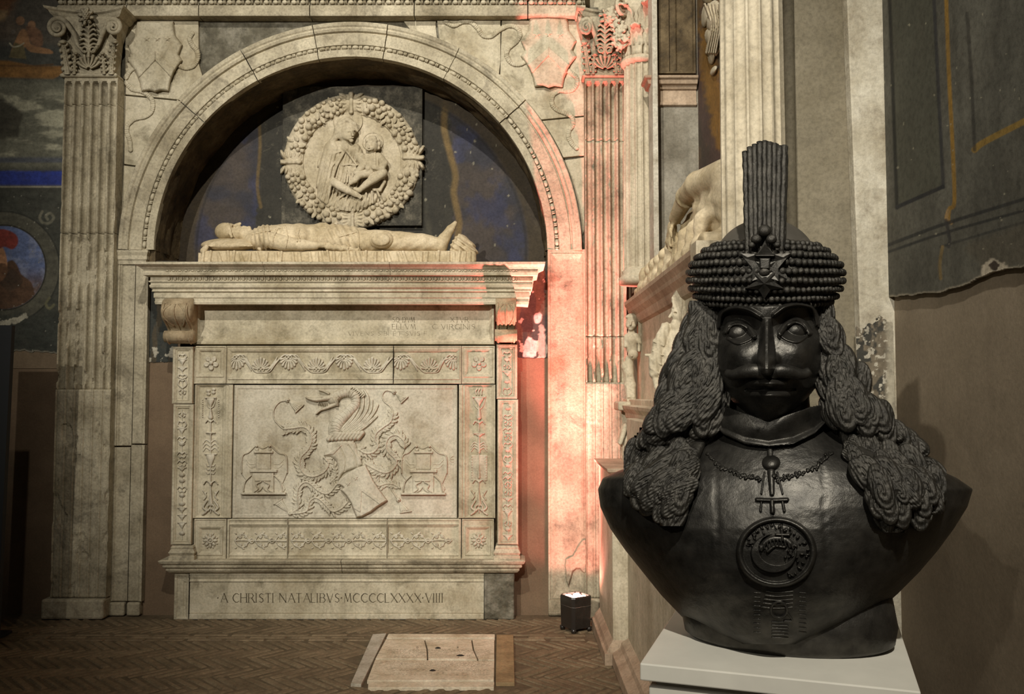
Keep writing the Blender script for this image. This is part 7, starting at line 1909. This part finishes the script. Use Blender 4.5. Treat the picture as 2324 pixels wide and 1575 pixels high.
jw = star('jewel_star', 1737, 606, 62, 34, 6, JD - 4, 12, .0, 1.05)
star('jewel_star', 1737, 600, 46, 28, 5, JD + 8, -10, 0, 1.1)
star('jewel_star', 1735, 644, 34, 17, 5, JD + 4, 12, math.pi, 1.35)
for (x, y, r) in ((1735, 524, 15), (1716, 543, 12), (1751, 543, 12), (1735, 617, 13), (1706, 556, 8), (1764, 556, 8)):
    r *= .001; obj('jewel_berry', bme, None, bust, loc=BP(x, y, JD + 2), scale=(r, r, r * .9))
R_ = Relief(1700, 565, 1772, 640, 1.0); R_.poly([(1722, 584), (1750, 584), (1748, 612), (1724, 612)], 14, 4); R_.stroke([(1716, 580), (1756, 580)], 4, 16); R_.build('jewel_setting', lambda x, y, h: BP(x, y, JD + h), br, bust)
# --- hair: two masses with layered curls
hl_l = [(1590, 690), (1560, 760), (1520, 860), (1490, 930), (1440, 1000), (1424, 1050), (1430, 1110), (1470, 1150), (1530, 1185)]
hl_r = [(1650, 700), (1632, 800), (1636, 880), (1640, 930), (1610, 990), (1580, 1060), (1560, 1110), (1552, 1150), (1548, 1180)]
hr_l = [(1850, 690), (1862, 780), (1868, 860), (1880, 930), (1915, 1000), (1945, 1060), (1968, 1120), (1990, 1160), (2030, 1198)]
hr_r = [(1884, 690), (1905, 760), (1935, 830), (1978, 910), (2040, 970), (2090, 1020), (2138, 1080), (2120, 1150), (2050, 1200)]
def hair(name, L, Rr, side):
    # one flowing mass; overlapping tufts with combed grooves, each layer lying on the one below
    L = smooth_pts(L, 8); Rr = smooth_pts(Rr, 8); n = len(L); st_ = 1.15
    poly = np.vstack([L, Rr[::-1]]); lo, hi = poly.min(0) - 8, poly.max(0) + 8
    R = Relief(lo[0], lo[1], hi[0], hi[1], st_); X, Y = R.GX, R.GY
    R.poly([tuple(q) for q in poly], 1.0, 30); cov = R.H.copy()
    def under(x, y):
        b = np.where(y > 940, torso_d(x, np.maximum(y, 935)), 0); return np.maximum(b, np.interp(y, [690, 800, 940, 1040, 1150, 1190], [60, 62, 80, 0, 0, -6]))
    dep = under(X, Y) + 58 * cov * np.interp(Y, [690, 760, 1100, 1200], [.9, 1.1, 1.0, .45])
    H = np.where(cov > 0, dep, -60.0); rr = random.Random(70 + side); tufts = []
    for k in range(330):
        x, y = rr.uniform(lo[0], hi[0]), rr.uniform(lo[1], hi[1])
        i = min(max(int((x - R.x[0]) / st_), 0), len(R.x) - 1); j = min(max(int((y - R.y[0]) / st_), 0), len(R.y) - 1)
        if cov[j, i] > .22: tufts.append((y, x, rr.uniform(20, 40), H[j, i]))
    tufts.sort(key=lambda q: -q[0])
    for y, x, r, h0 in tufts:
        w = R.win(x - r * 1.3, y - r * 1.3, x + r * 1.3, y + r * 1.3); a = rr.uniform(-.5, .5) + np.interp(y, [690, 900, 1050, 1200], [.15, .35, .75, .3]) * (-1 if side else 1)
        c, q = math.cos(a), math.sin(a); dx, dy = X[w] - x, Y[w] - y; u = (dx * c + dy * q) / (r * .72); v = (-dx * q + dy * c) / (r * 1.3)
        rad = u * u + v * v; ph = rr.uniform(0, 6)
        bump = h0 - 4 + (r * .32) * np.sqrt(np.clip(1 - rad, 0, 1)) + 5 * v + 1.3 * np.sin(15 * np.sqrt(rad + .02) + 2 * np.arctan2(v, u) + ph) + .7 * np.sin(22 * u + 7 * v + ph)
        H[w] = np.where(rad < 1, np.maximum(H[w], bump), H[w])
    R.H = np.where(H > -59, 1.0, 0)
    o = R.build(name, lambda x, y, h: BP(x, y, h), M['bronze_hair'], bust, base=np.where(H > -59, H, np.where(Y > 1000, under(X, Y) - 12, -50)))
    m = R.H > 0
    # rear of the mass
    R2 = Relief(lo[0], lo[1], hi[0], hi[1], 6.0); R2.poly([tuple(q) for q in poly], 1.0, 30)
    R2.build('hair_back', lambda x, y, h: BP(x, y, np.where(y > 1000, under(x, y) - 20, 30 - 80 * np.clip(h, 0, 1))), M['bronze_hair'], o)
    return o
hair('hair', hl_l, hl_r, 0); hair('hair', hr_l, hr_r, 1)
